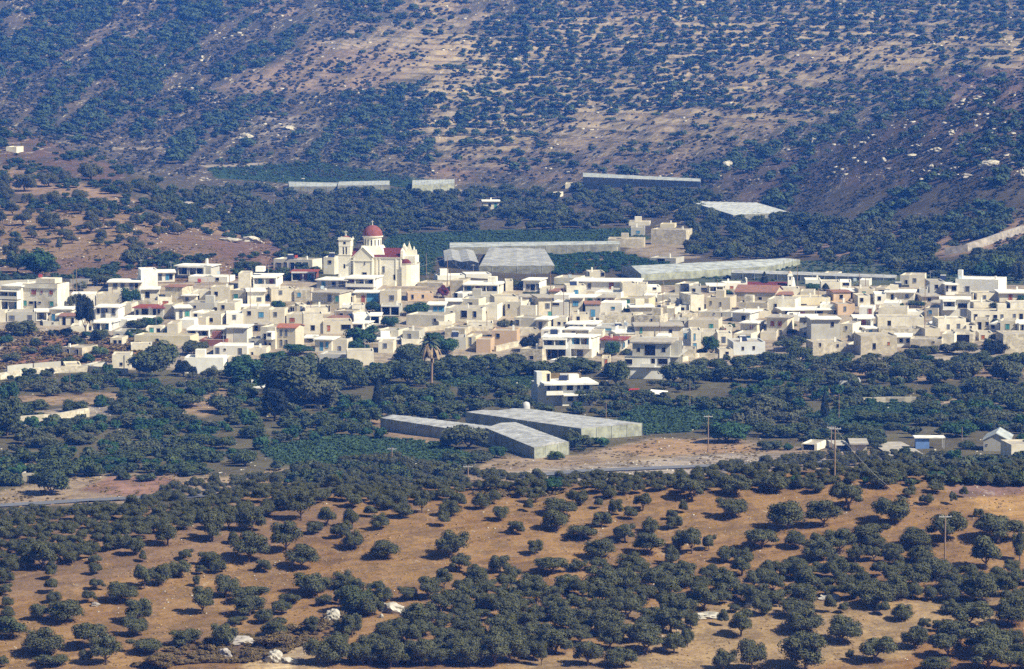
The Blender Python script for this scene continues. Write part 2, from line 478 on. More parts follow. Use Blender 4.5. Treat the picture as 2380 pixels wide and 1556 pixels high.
def ground_mat():
    m, nt, b = new_mat('ground')
    at = N(nt, 'ShaderNodeAttribute'); at.attribute_name = 'soil'
    geo = N(nt, 'ShaderNodeNewGeometry').outputs['Position']
    base = at.outputs['Color']
    sep = at.outputs['Alpha']            # how much scrub and stone breaks the soil up
    n1 = noise(nt, geo, 0.06, 6, 0.65)
    c = mixc(nt, ramp(nt, n1, 0.35, 0.68, 0, 0.55), base, mixc(nt, 1.0, base, (0.62, 0.52, 0.50), 'MULTIPLY'))
    n2 = noise(nt, geo, 0.45, 6, 0.72)
    c = mixc(nt, ramp(nt, n2, 0.40, 0.66, 0, 0.42), c, mixc(nt, 1.0, c, (0.52, 0.46, 0.44), 'MULTIPLY'))
    n6 = noise(nt, geo, 0.9, 6, 0.8)
    c = mixc(nt, ramp(nt, n6, 0.55, 0.68, 0, 0.5), c, mixc(nt, 1.0, c, (1.35, 1.38, 1.45), 'MULTIPLY'))
    # low scrub
    n3 = noise(nt, geo, 0.22, 5, 0.75)
    f3 = N(nt, 'ShaderNodeMath', operation='MULTIPLY')
    nt.links.new(ramp(nt, n3, 0.47, 0.56, 0, 0.9), f3.inputs[0]); nt.links.new(sep, f3.inputs[1])
    c = mixc(nt, f3.outputs[0], c, (0.062, 0.052, 0.040))
    # pale stones
    n4 = noise(nt, geo, 0.33, 6, 0.8)
    f4 = N(nt, 'ShaderNodeMath', operation='MULTIPLY')
    nt.links.new(ramp(nt, n4, 0.60, 0.66, 0, 0.75), f4.inputs[0]); nt.links.new(sep, f4.inputs[1])
    c = mixc(nt, f4.outputs[0], c, (0.50, 0.45, 0.37))
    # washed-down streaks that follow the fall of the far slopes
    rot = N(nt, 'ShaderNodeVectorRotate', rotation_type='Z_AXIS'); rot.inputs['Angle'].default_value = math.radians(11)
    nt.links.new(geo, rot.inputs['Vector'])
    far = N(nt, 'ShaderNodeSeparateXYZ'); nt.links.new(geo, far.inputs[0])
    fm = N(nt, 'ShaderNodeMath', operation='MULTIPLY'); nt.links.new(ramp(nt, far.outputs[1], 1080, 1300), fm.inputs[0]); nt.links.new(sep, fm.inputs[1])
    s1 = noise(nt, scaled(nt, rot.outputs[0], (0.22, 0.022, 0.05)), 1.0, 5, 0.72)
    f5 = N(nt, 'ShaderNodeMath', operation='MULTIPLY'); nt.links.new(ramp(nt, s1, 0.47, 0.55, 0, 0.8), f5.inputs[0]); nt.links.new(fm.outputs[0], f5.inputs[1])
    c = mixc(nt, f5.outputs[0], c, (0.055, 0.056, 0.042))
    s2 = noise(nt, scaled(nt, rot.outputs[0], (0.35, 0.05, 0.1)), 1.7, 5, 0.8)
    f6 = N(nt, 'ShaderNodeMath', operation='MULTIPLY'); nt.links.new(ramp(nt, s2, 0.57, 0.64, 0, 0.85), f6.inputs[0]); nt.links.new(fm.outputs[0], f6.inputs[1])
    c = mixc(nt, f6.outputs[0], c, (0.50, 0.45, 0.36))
    # grass flecks close by
    n5 = noise(nt, scaled(nt, geo, (1, 1, 0.3)), 2.2, 5, 0.8)
    c = mixc(nt, ramp(nt, n5, 0.46, 0.62, 0, 0.55), c, mixc(nt, 1.0, c, (0.5, 0.42, 0.36), 'MULTIPLY'))
    # faint plough lines across the near slope
    rp = N(nt, 'ShaderNodeVectorRotate', rotation_type='Z_AXIS'); rp.inputs['Angle'].default_value = math.radians(-24)
    nt.links.new(geo, rp.inputs['Vector'])
    s3 = noise(nt, scaled(nt, rp.outputs[0], (0.06, 0.75, 0.1)), 1.0, 4, 0.6)
    f7 = N(nt, 'ShaderNodeMath', operation='MULTIPLY'); nt.links.new(ramp(nt, s3, 0.50, 0.60, 0, 0.45), f7.inputs[0]); nt.links.new(ramp(nt, far.outputs[1], 640, 600), f7.inputs[1])
    c = mixc(nt, f7.outputs[0], c, mixc(nt, 1.0, c, (0.60, 0.55, 0.52), 'MULTIPLY'))
    nt.links.new(c, b.inputs['Base Color'])
    b.inputs['Roughness'].default_value = 1.0
    b.inputs['Specular IOR Level'].default_value = 0.05
    bp = N(nt, 'ShaderNodeBump'); bp.inputs['Strength'].default_value = 0.6; bp.inputs['Distance'].default_value = 0.5
    nt.links.new(n2, bp.inputs['Height'])
    nt.links.new(bp.outputs[0], b.inputs['Normal'])
    return m
M['ground'] = ground_mat()
# ---------------------------------------------------------------- the land
# patches of bare soil, fields and scrub: (outline, colour, stoniness)
def blend(mask_poly, u, v, soft):
    """soft membership of a polygon by jittered sampling"""
    s = np.zeros(u.shape)
    for k in range(6):
        du = (fbm(u / 40.0 + k * 3.1, v / 16.0 + 7 * k, 3) - 0.5) * soft * 3
        dv = (fbm(u / 40.0 + 9 + k * 2.7, v / 16.0 + 3 * k, 3) - 0.5) * soft * 1.6
        s += inpoly(u + du, v + dv, mask_poly)
    return s / 6
SOIL = np.zeros(VG.shape + (4,))
def setall(mask, col, a):
    SOIL[mask, :3] = col; SOIL[mask, 3] = a
setall(YG < 605, (0.315, 0.200, 0.092), 0.42)
setall(YG >= 605, (0.13, 0.125, 0.07), 0.5)
setall((YG >= 640) & (VG > 1000), (0.14, 0.13, 0.075), 0.45)
setall((YG >= 835), (0.42, 0.37, 0.29), 0.45)
setall((YG >= 968), (0.085, 0.095, 0.05), 0.4)
setall((YG >= 1000), (0.10, 0.09, 0.06), 0.6)
setall((YG >= 1400), (0.15, 0.135, 0.09), 0.95)
setall((YG >= 1400) & (UG < 700), (0.115, 0.10, 0.075), 0.95)  # darker for its scrub, with corner vignetting put into the colour too
PATCH = []
def P(poly, col, a, soft=6, ymin=0, ymax=9999):
    PATCH.append((poly, col, a, soft, ymin, ymax))
ORANGE = (0.46, 0.255, 0.105); PALE = (0.50, 0.38, 0.22); TAN = (0.36, 0.27, 0.175); DRY = (0.38, 0.30, 0.205); GRAVEL = (0.44, 0.39, 0.33)
BROWN = (0.13, 0.085, 0.075); GREEN = (0.035, 0.075, 0.035); ROCKY = (0.42, 0.38, 0.32)
# foreground
P([(1300,1420),(1700,1400),(2380,1390),(2380,1500),(1800,1556),(1200,1580),(1100,1556),(1450,1500)], (0.385,0.28,0.15), 0.4, 14, 0, 605)
P([(2150,1470),(2400,1430),(2400,1600),(2050,1600)], (0.27,0.16,0.07), 0.05, 14, 0, 605)  # reddish soil, corner vignetting put into its colour
P([(500,1490),(700,1460),(780,1560),(450,1600)], PALE, 0.7, 8, 0, 605)
P([(0,1180),(700,1160),(900,1210),(500,1300),(0,1400)], (0.27,0.18,0.105), 0.35, 14, 0, 605)
P([(2200,1130),(2380,1125),(2380,1150),(2230,1155)], (0.26,0.17,0.15), 0.5, 8, 0, 605)
P([(2250,1160),(2400,1150),(2400,1215),(2320,1210)], (0.42,0.265,0.115), 0.15, 8, 0, 605)
P(TP('n',[(880,930),(1050,870),(1300,860),(1500,930),(1350,960),(1100,950)]), (0.17,0.075,0.03), 0.5, 5, 0, 605)
P(TP('l',[(1500,1060),(1800,1080),(2050,1000),(2380,900),(2380,1000),(2000,1180),(1500,1298),(900,1298),(1200,1180)]), (0.24,0.15,0.07), 0.7, 8, 0, 605)
P(TP('l',[(1840,1180),(2100,1100),(2150,1180),(2000,1298),(1850,1298)]), (0.62,0.50,0.32), 0.5, 4, 0, 605)
# river flat
P([(1080,1110),(1150,1060),(1340,1060),(1500,1020),(1700,1020),(1900,1045),(2050,1050),(2050,1110),(1500,1140),(1080,1140)], DRY, 0.5, 5, 605, 830)
P([(1180,1100),(1300,1085),(1700,1055),(1950,1055),(1900,1085),(1400,1120),(1200,1120)], GRAVEL, 0.6, 4, 605, 830)
P([(1420,1045),(1540,1020),(1720,1025),(1760,1050),(1500,1060)], (0.42,0.29,0.17), 0.4, 4, 605, 830)
P([(0,1180),(0,1140),(180,1110),(320,1100),(520,1110),(700,1085),(650,1130),(300,1170)], DRY, 0.4, 5, 605, 830)
P([(180,1140),(260,1108),(380,1105),(450,1135),(300,1155)], (0.36,0.22,0.16), 0.6, 4, 605, 830)
P([(0,1060),(120,1075),(160,1100),(60,1115),(0,1110)], (0.24,0.20,0.11), 0.5, 6, 605, 830)
# fields of the mid valley
P([(1395,1000),(1490,940),(1640,945),(1740,960),(1600,1005),(1500,1010)], GREEN, 0.1, 3, 605, 840)
P([(590,1040),(780,1010),(1030,1030),(1120,1065),(900,1085),(650,1080)], GREEN, 0.1, 3, 605, 840)
P([(1860,965),(2060,930),(2200,950),(2100,990),(1950,1000)], GREEN, 0.2, 4, 605, 840)
P([(1000,880),(1250,870),(1250,905),(1050,900)], GREEN, 0.2, 4, 605, 840)
P([(0,965),(250,940),(290,960),(60,990)], ROCKY, 0.6, 4, 605, 840)
P([(40,920),(300,910),(320,935),(60,945)], TAN, 0.6, 5, 605, 840)
P([(400,955),(520,900),(560,930),(480,970)], TAN, 0.6, 5, 605, 840)
P([(870,985),(1030,1005),(1100,1030),(960,1030),(880,1010)], TAN, 0.5, 3, 605, 840)
P([(720,985),(900,960),(920,985),(760,1010)], TAN, 0.6, 5, 605, 840)
P([(1700,850),(1900,850),(2380,850),(2380,880),(2100,885),(1850,875)], TAN, 0.7, 6, 605, 860)
P([(1850,905),(2010,900),(2010,925),(1850,925)], TAN, 0.7, 4, 605, 860)
P([(2170,935),(2300,915),(2380,920),(2380,935),(2200,950)], DRY, 0.7, 4, 605, 860)
P([(0,810),(150,780),(330,800),(330,830),(150,850),(0,850)], (0.34,0.18,0.11), 0.5, 5, 605, 900)
P([(160,780),(330,760),(420,790),(300,810)], ROCKY, 0.5, 5, 605, 900)
# behind the village
P([(860,640),(900,545),(1100,535),(1480,530),(1520,560),(1100,580),(1010,600),(1000,640)], GREEN, 0.05, 2, 970, 1400)
P([(1250,605),(1300,600),(1400,602),(1420,612),(1300,615)], (0.26,0.21,0.14), 0.2, 3, 970, 1400)
P([(1450,588),(1480,560),(1590,555),(1630,600),(1540,605)], (0.36,0.31,0.24), 0.5, 4, 970, 1400)
P([(1600,650),(1620,615),(1900,605),(2200,625),(2380,640),(2380,670),(1600,670)], (0.10,0.13,0.09), 0.3, 3, 970, 1400)
P([(480,390),(740,375),(1010,420),(1000,445),(840,425),(640,425),(500,415)], GREEN, 0.05, 3, 1100, 1600)
P([(460,384),(620,378),(600,386),(480,390)], ROCKY, 0.3, 2, 1100, 1600)
P([(860,440),(1000,440),(1000,455),(870,462)], GREEN, 0.1, 3, 1100, 1600)
# left spur
P([(0,640),(0,470),(120,470),(260,480),(380,505),(520,520),(620,570),(600,600),(430,610),(330,620),(180,600)], (0.30,0.215,0.13), 0.45, 5, 960, 1300)
P([(0,640),(0,612),(170,600),(420,600),(620,580),(720,650),(300,660)], (0.24,0.16,0.11), 0.6, 5, 960, 1300)
P([(250,560),(420,530),(600,560),(560,590),(340,590)], (0.23,0.16,0.11), 0.6, 5, 960, 1300)
P([(0,450),(0,385),(100,400),(230,440),(330,470),(240,470),(100,455)], (0.36,0.26,0.18), 0.5, 5, 1000, 1400)
P([(0,380),(0,290),(140,320),(280,395),(300,440),(150,410)], (0.15,0.10,0.085), 0.7, 5, 1000, 1420)
P([(480,560),(640,560),(720,640),(560,640)], (0.22,0.14,0.11), 0.6, 4, 960, 1300)
# far hillside, left
P([(730,90),(960,85),(1110,105),(1000,165),(830,215),(600,215),(470,215),(560,170),(680,130)], (0.36,0.28,0.21), 0.25, 8, 1400, 2300)
P([(740,88),(960,84),(960,115),(750,115)], (0.52,0.46,0.38), 0.5, 4, 1400, 2300)
P([(790,60),(1160,25),(1160,55),(960,80),(790,80)], (0.46,0.38,0.30), 0.4, 5, 1400, 2300)
P([(800,5),(1100,0),(1100,30),(850,25)], (0.36,0.26,0.20), 0.3, 5, 1400, 2300)
P([(560,-5),(690,-5),(700,35),(600,40)], (0.42,0.32,0.24), 0.1, 4, 1400, 2400)
P([(20,160),(60,130),(200,60),(420,60),(420,80),(270,90),(120,140),(40,200)], (0.33,0.26,0.21), 0.7, 6, 1400, 2300)
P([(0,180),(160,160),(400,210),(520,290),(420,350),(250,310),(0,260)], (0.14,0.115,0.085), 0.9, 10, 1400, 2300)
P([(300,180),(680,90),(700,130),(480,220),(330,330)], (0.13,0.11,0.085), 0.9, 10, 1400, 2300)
P([(610,270),(760,265),(720,310),(620,340),(560,320)], (0.40,0.36,0.32), 0.7, 6, 1400, 2300)
P([(260,345),(460,335),(470,345),(260,350)], (0.60,0.55,0.46), 0.1, 2, 1350, 2300)
P([(400,335),(450,328),(460,342),(400,344)], (0.68,0.64,0.56), 0.0, 2, 1350, 2300)
# far hillside, middle
P([(1100,95),(1240,100),(1330,150),(1180,230),(1010,260),(1000,220),(1090,160)], (0.40,0.34,0.27), 0.4, 6, 1400, 2300)
P([(1270,265),(1450,250),(1640,270),(1850,290),(1800,350),(1560,370),(1290,350)], (0.38,0.30,0.22), 0.6, 8, 1300, 2300)
P([(1060,345),(1240,330),(1290,400),(1130,425),(980,400)], (0.24,0.17,0.14), 0.5, 7, 1300, 2300)
P([(960,395),(1070,385),(1120,425),(1000,430)], (0.30,0.20,0.15), 0.4, 5, 1300, 2300)
P([(1220,405),(1500,395),(1640,400),(1640,415),(1240,425)], (0.34,0.24,0.17), 0.4, 5, 1300, 2300)
P([(1330,365),(1600,360),(1650,395),(1350,400)], (0.30,0.22,0.17), 0.6, 6, 1300, 2300)
# terraces, right
P([(1700,140),(2050,90),(2200,100),(2220,170),(1950,210),(1650,230)], (0.36,0.29,0.22), 0.5, 8, 1300, 2300)
P([(1250,20),(1600,5),(1650,60),(1500,130),(1250,120)], (0.36,0.29,0.22), 0.4, 8, 1400, 2300)
P([(1500,160),(1900,180),(1900,300),(1500,260)], (0.33,0.26,0.20), 0.6, 8, 1300, 2300)
P([(1650,420),(1900,330),(2100,280),(2380,240),(2380,420),(1900,440),(1750,480)], (0.115,0.09,0.07), 0.7, 8, 1050, 1700)  # brown spur soil, darkened in colour for its side turned from the sun
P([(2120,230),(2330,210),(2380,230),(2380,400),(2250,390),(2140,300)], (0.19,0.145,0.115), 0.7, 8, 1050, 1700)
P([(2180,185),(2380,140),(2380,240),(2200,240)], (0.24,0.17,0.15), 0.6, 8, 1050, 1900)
P([(1850,545),(2100,520),(2380,500),(2380,590),(2000,600),(1850,590)], (0.30,0.22,0.16), 0.5, 8, 1020, 1300)
ymin0 = lambda y: y < 1300
for poly, col, a, soft, y0, y1 in PATCH:
    soft = soft * (2.2 if y0 >= 1300 else 1.4)
    col = tuple(x * (0.86 if y0 >= 1300 else 1.0) for x in col)
    us = [p[0] for p in poly]; vs = [p[1] for p in poly]
    mk = (UG > min(us) - 60) & (UG < max(us) + 60) & (VG > min(vs) - 40) & (VG < max(vs) + 40) & (YG >= y0) & (YG <= y1)
    if not mk.any():
        continue
    w = blend(poly, UG[mk], VG[mk], soft)[:, None] * (0.62 if (y0 >= 1300 and min(us) != 470) else 1.0)
    SOIL[mk, :3] = SOIL[mk, :3] * (1 - w) + np.array(col) * w
    SOIL[mk, 3] = SOIL[mk, 3] * (1 - w[:, 0]) + (a if ymin0(y0) else min(1, a + 0.3)) * w[:, 0]
# terrace walls and their straw-coloured banks: the steep part of each step
bank = np.clip((fr_ - 0.45) / 0.15, 0, 1)
bank = bank * tw * np.clip((fbm(XG / 60.0 + 5, YG / 70.0, 3) - 0.30) * 6, 0, 1)
bank = bank[..., None] * 0.95
SOIL[..., :3] = SOIL[..., :3] * (1 - bank) + np.array((0.46, 0.39, 0.27)) * bank
SOIL[..., 3] = SOIL[..., 3] * (1 - bank[..., 0] * 0.6)

nu, ny = XG.shape
near_z = lambda y: np.interp(y, [-60, 0, 30, 100, 200, 330], [-1.0, -2.0, -8.0, -24.0, -42.0, 0])
# apron between the camera's hill and the surveyed land
ap_y = np.array([-60.0, -20, 0, 15, 30, 60, 100, 140, 180, 220, 260, 300, 330, 360, 385, 400, 415, 425])
ap_x = np.broadcast_to(XG[:, :1], (nu, len(ap_y)))
prof_ap = np.interp(ap_y, [-60, 0, 30, 100, 200, 300, 360, 400, 435], [-1.5, -2.0, -8.5, -25, -45, -66, -78, -80.5, -76.5])
w_ap = np.clip((ap_y - 330) / 105, 0, 1)[None, :]
ap_z = prof_ap[None, :] + (ZG[:, :1] + 76.5) * w_ap
XA = np.concatenate([ap_x, XG], 1); YA = np.concatenate([np.broadcast_to(ap_y[None], ap_x.shape), YG], 1); ZA = np.concatenate([ap_z, ZG], 1)
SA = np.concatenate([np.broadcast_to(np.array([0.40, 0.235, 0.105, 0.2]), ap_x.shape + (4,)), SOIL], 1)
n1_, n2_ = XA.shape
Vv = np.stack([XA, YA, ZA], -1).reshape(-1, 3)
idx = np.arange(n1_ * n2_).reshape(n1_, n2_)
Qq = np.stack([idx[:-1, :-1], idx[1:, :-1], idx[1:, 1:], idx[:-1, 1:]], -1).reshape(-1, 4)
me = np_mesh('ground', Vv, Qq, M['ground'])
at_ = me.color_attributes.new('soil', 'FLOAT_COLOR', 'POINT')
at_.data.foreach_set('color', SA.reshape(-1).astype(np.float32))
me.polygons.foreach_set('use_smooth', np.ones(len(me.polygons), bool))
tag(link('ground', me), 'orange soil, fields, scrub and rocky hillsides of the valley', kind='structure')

# the road along the river flat
def ribbon(name, pts, width, lift, mat, label):
    ps = [Vector(g1(*p)) for p in pts]
    V_, Fc = [], []
    for k, p in enumerate(ps):
        d = ps[min(k + 1, len(ps) - 1)] - ps[max(k - 1, 0)]
        d.z = 0; d.normalize()
        n = Vector((-d.y, d.x, 0))
        for s in (-1, 1):
            q = p + n * s * width / 2
            V_.append((q.x, q.y, p.z + lift))
    for k in range(len(ps) - 1):
        Fc.append((2 * k, 2 * k + 2, 2 * k + 3, 2 * k + 1))
    o = mesh_obj(name, V_, Fc, mat)
    return tag(o, label, kind='structure')
def fine(pts, n=12):
    out = []
    for k in range(len(pts) - 1):
        for q in range(n):
            t = q / n
            out.append((pts[k][0] * (1 - t) + pts[k + 1][0] * t, pts[k][1] * (1 - t) + pts[k + 1][1] * t))
    return out + [pts[-1]]
ribbon('road', fine([(1200,1112),(1350,1098),(1500,1092),(1690,1084),(1850,1078),(2050,1072)]), 3.4, 0.25, M['road'], 'grey road along the dry river flat')
ribbon('road', fine([(0,1178),(110,1172),(200,1166),(330,1160),(430,1158),(560,1150)]), 3.4, 0.25, M['road'], 'grey road bending away at the left')
ribbon('road', fine([(0,657),(60,655),(140,653),(210,652),(260,650)]), 6, 0.3, M['road'], 'grey road behind the leftmost houses')
ribbon('track', fine([(2055,1030),(2085,1045),(2110,1062)], 6), 6, 0.2, M['roofg'], 'pale track leading to the blue shed')
# ---------------------------------------------------------------- foliage
def quads_on(rng, centers, normals, size, asp=1.6):
    """small leaf-clump quads at centers, roughly facing normals"""
    n = len(centers)
    nr = normals + rng.normal(0, 0.38, (n, 3))
    nr /= np.linalg.norm(nr, axis=1)[:, None]
    r = rng.normal(0, 1, (n, 3))
    a = np.cross(nr, r); a /= np.linalg.norm(a, axis=1)[:, None]
    b = np.cross(nr, a)
    s = size * rng.uniform(0.6, 1.35, (n, 1))
    a = a * s * asp / 2; b = b * s / 2
    V_ = np.stack([centers - a * 1.1, centers - b, centers + a * 1.1, centers + b], 1).reshape(-1, 3)
    Q_ = np.arange(n * 4).reshape(n, 4)
    return V_, Q_
def ico(sub=1):
    bm = bmesh.new()
    bmesh.ops.create_icosphere(bm, subdivisions=sub, radius=1.0)
    v = np.array([p.co[:] for p in bm.verts]); f = np.array([[q.index for q in p.verts] for p in bm.faces])
    bm.free()
    return v, f
IV, IF = ico(2)
IV1, IF1 = ico(1)
def crown(seed, nlobes=16, nleaf=1500, leaf=0.05, squash=0.72, zc=0.52, lobe=(0.13, 0.24), droop=0.0, spread=1.0, top=1.0, core=True, low=-0.62):
    """crown of a tree one unit wide and one unit high"""
    rng = np.random.default_rng(seed)
    Vs, Qs, off = [], [], 0
    cs, rs = [], []
    for k in range(nlobes):
        th = rng.uniform(0, 2 * math.pi)
        ph = rng.uniform(low, 1.0)
        rr = math.sqrt(rng.uniform(0.15, 1.0))
        r = rng.uniform(*lobe)
        R = (0.5 - r * 0.75) * rr
        z = ph * math.sqrt(max(0, 1 - rr * rr * 0.62)) * (0.47 - r * 0.8)
        cs.append((math.cos(th) * R * spread, math.sin(th) * R * spread, zc + z * top))
        rs.append(r)
    cs.append((0, 0, zc)); rs.append(0.26)
    cs = np.array(cs); rs = np.array(rs)
    area = rs ** 2
    cnt = np.maximum(8, (nleaf * area / area.sum()).astype(int))
    for c, r, n in zip(cs, rs, cnt):
        d = rng.normal(0, 1, (n, 3)); d /= np.linalg.norm(d, axis=1)[:, None]
        d[:, 2] = np.where(d[:, 2] < -0.6, -d[:, 2], d[:, 2])
        rad = r * rng.uniform(0.78, 1.12, (n, 1))
        p = c + d * rad * np.array([1, 1, squash + 0.18])
        V_, Q_ = quads_on(rng, p, d, leaf)
        Vs.append(V_); Qs.append(Q_ + off); off += len(V_)
        if core:
            # a leafy core so the sky does not show straight through: quads as well
            nn = max(6, n // 8)
            d2 = rng.normal(0, 1, (nn, 3)); d2 /= np.linalg.norm(d2, axis=1)[:, None]
            V_, Q_ = quads_on(rng, c + d2 * r * 0.55 * np.array([1, 1, squash]), d2, leaf * 3.4, 1.2)
            Vs.append(V_); Qs.append(Q_ + off); off += len(V_)
    V_ = np.concatenate(Vs); V_[:, 2] = np.clip(V_[:, 2], 0.03, 1.25)
    return V_, np.concatenate(Qs)
def trunk_mesh(name, seed, h=0.30, r=0.034, limbs=4, lean=0.05, mat=None):
    rng = random.Random(seed)
    b = MB()
    x, y = rng.uniform(-lean, lean), rng.uniform(-lean, lean)
    b.tube([(0, 0, -0.12), (x * 0.4, y * 0.4, h * 0.45), (x, y, h * 0.8)], [r * 1.35, r, r * 0.85], 7)
    for k in range(limbs):
        a = 2 * math.pi * (k + rng.random() * 0.6) / limbs
        e = rng.uniform(0.14, 0.26)
        b.tube([(x * 0.8, y * 0.8, h * 0.62), (x + e * 0.5 * math.cos(a), y + e * 0.5 * math.sin(a), h * 0.95), (x + e * math.cos(a), y + e * math.sin(a), h + 0.22)], [r * 0.7, r * 0.5, r * 0.22], 5)
    me = bpy.data.meshes.new(name)
    me.from_pydata(b.v, [], b.f)
    me.materials.append(mat or M['bark'])
    return me
def join_many(name, mat, protos, pos, sx, sz, rot, which, twist=None):
    """one mesh out of many scaled copies of small prototypes"""
    Vs, Qs, off = [], [], 0
    pos = np.asarray(pos, float)
    for w, (pv, pq) in enumerate(protos):
        sel = np.where(which == w)[0]
        if len(sel) == 0:
            continue
        c, s = np.cos(rot[sel])[:, None], np.sin(rot[sel])[:, None]
        x = pv[None, :, 0] * sx[sel][:, None]; y = pv[None, :, 1] * sx[sel][:, None]; z = pv[None, :, 2] * sz[sel][:, None]
        X = x * c - y * s + pos[sel, 0][:, None]; Y = x * s + y * c + pos[sel, 1][:, None]; Z = z + pos[sel, 2][:, None]
        V_ = np.stack([X, Y, Z], -1).reshape(-1, 3)
        Q_ = (pq[None] + (np.arange(len(sel)) * len(pv))[:, None, None]).reshape(-1, 4) + off
        Vs.append(V_); Qs.append(Q_); off += len(V_)
    me = np_mesh(name, np.concatenate(Vs), np.concatenate(Qs), mat)
    return link(name, me)

OLP = [crown(100 + k, nlobes=[11, 15, 19, 14, 17, 22, 13][k], nleaf=5200, leaf=0.031, lobe=(0.13, 0.25), zc=[0.5, 0.47, 0.45, 0.53, 0.47, 0.45, 0.49][k], low=[-0.7, -0.9, -0.95, -0.5, -0.9, -0.95, -0.8][k]) for k in range(7)]
OLV = [(np_mesh('crown', v, q, M['olive']), trunk_mesh('trunk', 50 + k)) for k, (v, q) in enumerate(OLP)]
VAP = [crown(200 + k, nlobes=[10, 15, 20, 14][k], nleaf=2200, leaf=0.048, squash=0.8, zc=0.53, lobe=(0.14, 0.25)) for k in range(4)]
VAV = [(np_mesh('crown', v, q, M['valley']), trunk_mesh('trunk', 80 + k)) for k, (v, q) in enumerate(VAP)]
def recolor(src, mat):
    me = src.copy(); me.materials.clear(); me.materials.append(mat)
    return me
GRV = [(recolor(c, M['green']), t) for c, t in VAV]
LIV = [(recolor(c, M['light']), t) for c, t in VAV]
BUV = [(recolor(c, M['bush']), t) for c, t in OLV]
BRV = [(recolor(c, M['brownbush']), t) for c, t in OLV]
PUV = [(recolor(c, M['purple']), t) for c, t in VAV]
DKV = [(recolor(c, M['conifer']), t) for c, t in VAV]
def place_tree(kind, protos, u, vb, wD, hD, label, cat, group=None, sink=0.0, pi=None):
    """tree whose foot shows at u, vb and whose crown is wD wide, whole height hD (frame units)"""
    X, Y, Z = g1(u, vb)
    s = F / Y
    wm, hm = wD / s, hD / s
    e = empty(kind, (X, Y, Z - sink), random.uniform(0, 6.283))
    cme, tme = protos[pi if pi is not None else random.randrange(len(protos))]
    for nm, me in (('crown', cme), ('trunk', tme)):
        o = bpy.data.objects.new(nm, me)
        COL.objects.link(o)
        o.parent = e
    e.scale = (wm, wm * random.uniform(0.85, 1.1), hm)
    tag(e, label, cat, group)
    return e
ONES = 'zero one two three four five six seven eight nine ten eleven twelve thirteen fourteen fifteen sixteen seventeen eighteen nineteen'.split()
TENS = 'x x twenty thirty forty fifty sixty seventy eighty ninety'.split()
def say(n):
    if n < 20:
        return ONES[n]
    return TENS[n // 10] + ('' if n % 10 == 0 else '-' + ONES[n % 10]) if n < 100 else 'a hundred'
USED = {}
def where(u, v, head=''):
    """place in the photo, said in words; a half percent tells close neighbours apart"""
    x, y = min(max(u / 23.8, 0), 100), min(max(v / 15.56, 0), 100)
    cands = [(say(round(x)), say(round(y)))]
    hx = say(int(x)) + ' and a half'
    hy = say(int(y)) + ' and a half'
    cands += [(hx, say(round(y))), (say(round(x)), hy), (say(int(x)), say(int(y))), (say(min(99, int(x) + 1)), say(int(y))), (say(int(x)), say(min(99, int(y) + 1)))]
    for a, b in cands:
        t = '%s percent across, %s down' % (a, b)
        if t not in USED:
            break
    USED[t] = 1
    return t

# ---- foreground olive trees, measured: crop, (crown centre x, y, width, height)
L_ = [(985,510,70,80),(920,430,150,140),(1290,490,120,90),(660,525,110,70),(665,595,110,85),(505,505,150,110),(350,575,90,60),(360,620,110,90),(360,710,120,100),(375,790,120,80),(680,705,130,80),(625,790,120,90),(840,760,240,140),(460,880,300,160),(280,890,160,110),(1000,650,160,160),(1120,630,180,150),(1250,590,180,120),(1450,530,200,110),(1510,580,130,90),(1365,680,70,80),(1395,610,90,60),(1720,450,300,180),(1620,380,100,90),(1825,575,120,90),(2080,520,250,150),(1990,380,260,200),(1160,340,200,180),(1470,290,200,210),(1740,240,210,180),(2090,160,230,190),(960,880,220,180),(930,980,200,150),(1400,820,190,170),(1570,715,220,160),(1740,760,300,140),(1730,850,260,140),(1950,850,160,110),(2010,800,200,90),(2170,690,300,160),(2240,810,130,80),(1560,1040,200,170),(1650,950,160,70),(1830,920,160,100),(1900,1010,240,120),(2165,980,150,120),(300,1090,320,190),(640,1050,310,180),(740,1170,260,180),(1000,1120,280,120),(1290,1070,250,120),(600,1250,120,100),(350,1290,260,80),(50,900,130,80),(20,1255,100,90),(40,730,120,90),(50,830,100,80),(50,660,110,80),(70,570,170,120),(300,510,240,170),(2200,1160,250,200),(2290,1240,250,180),(2350,1130,160,160),(2360,1000,110,120),(2350,790,90,110),(2270,240,170,120),(2350,330,140,110),(2180,310,130,90)]
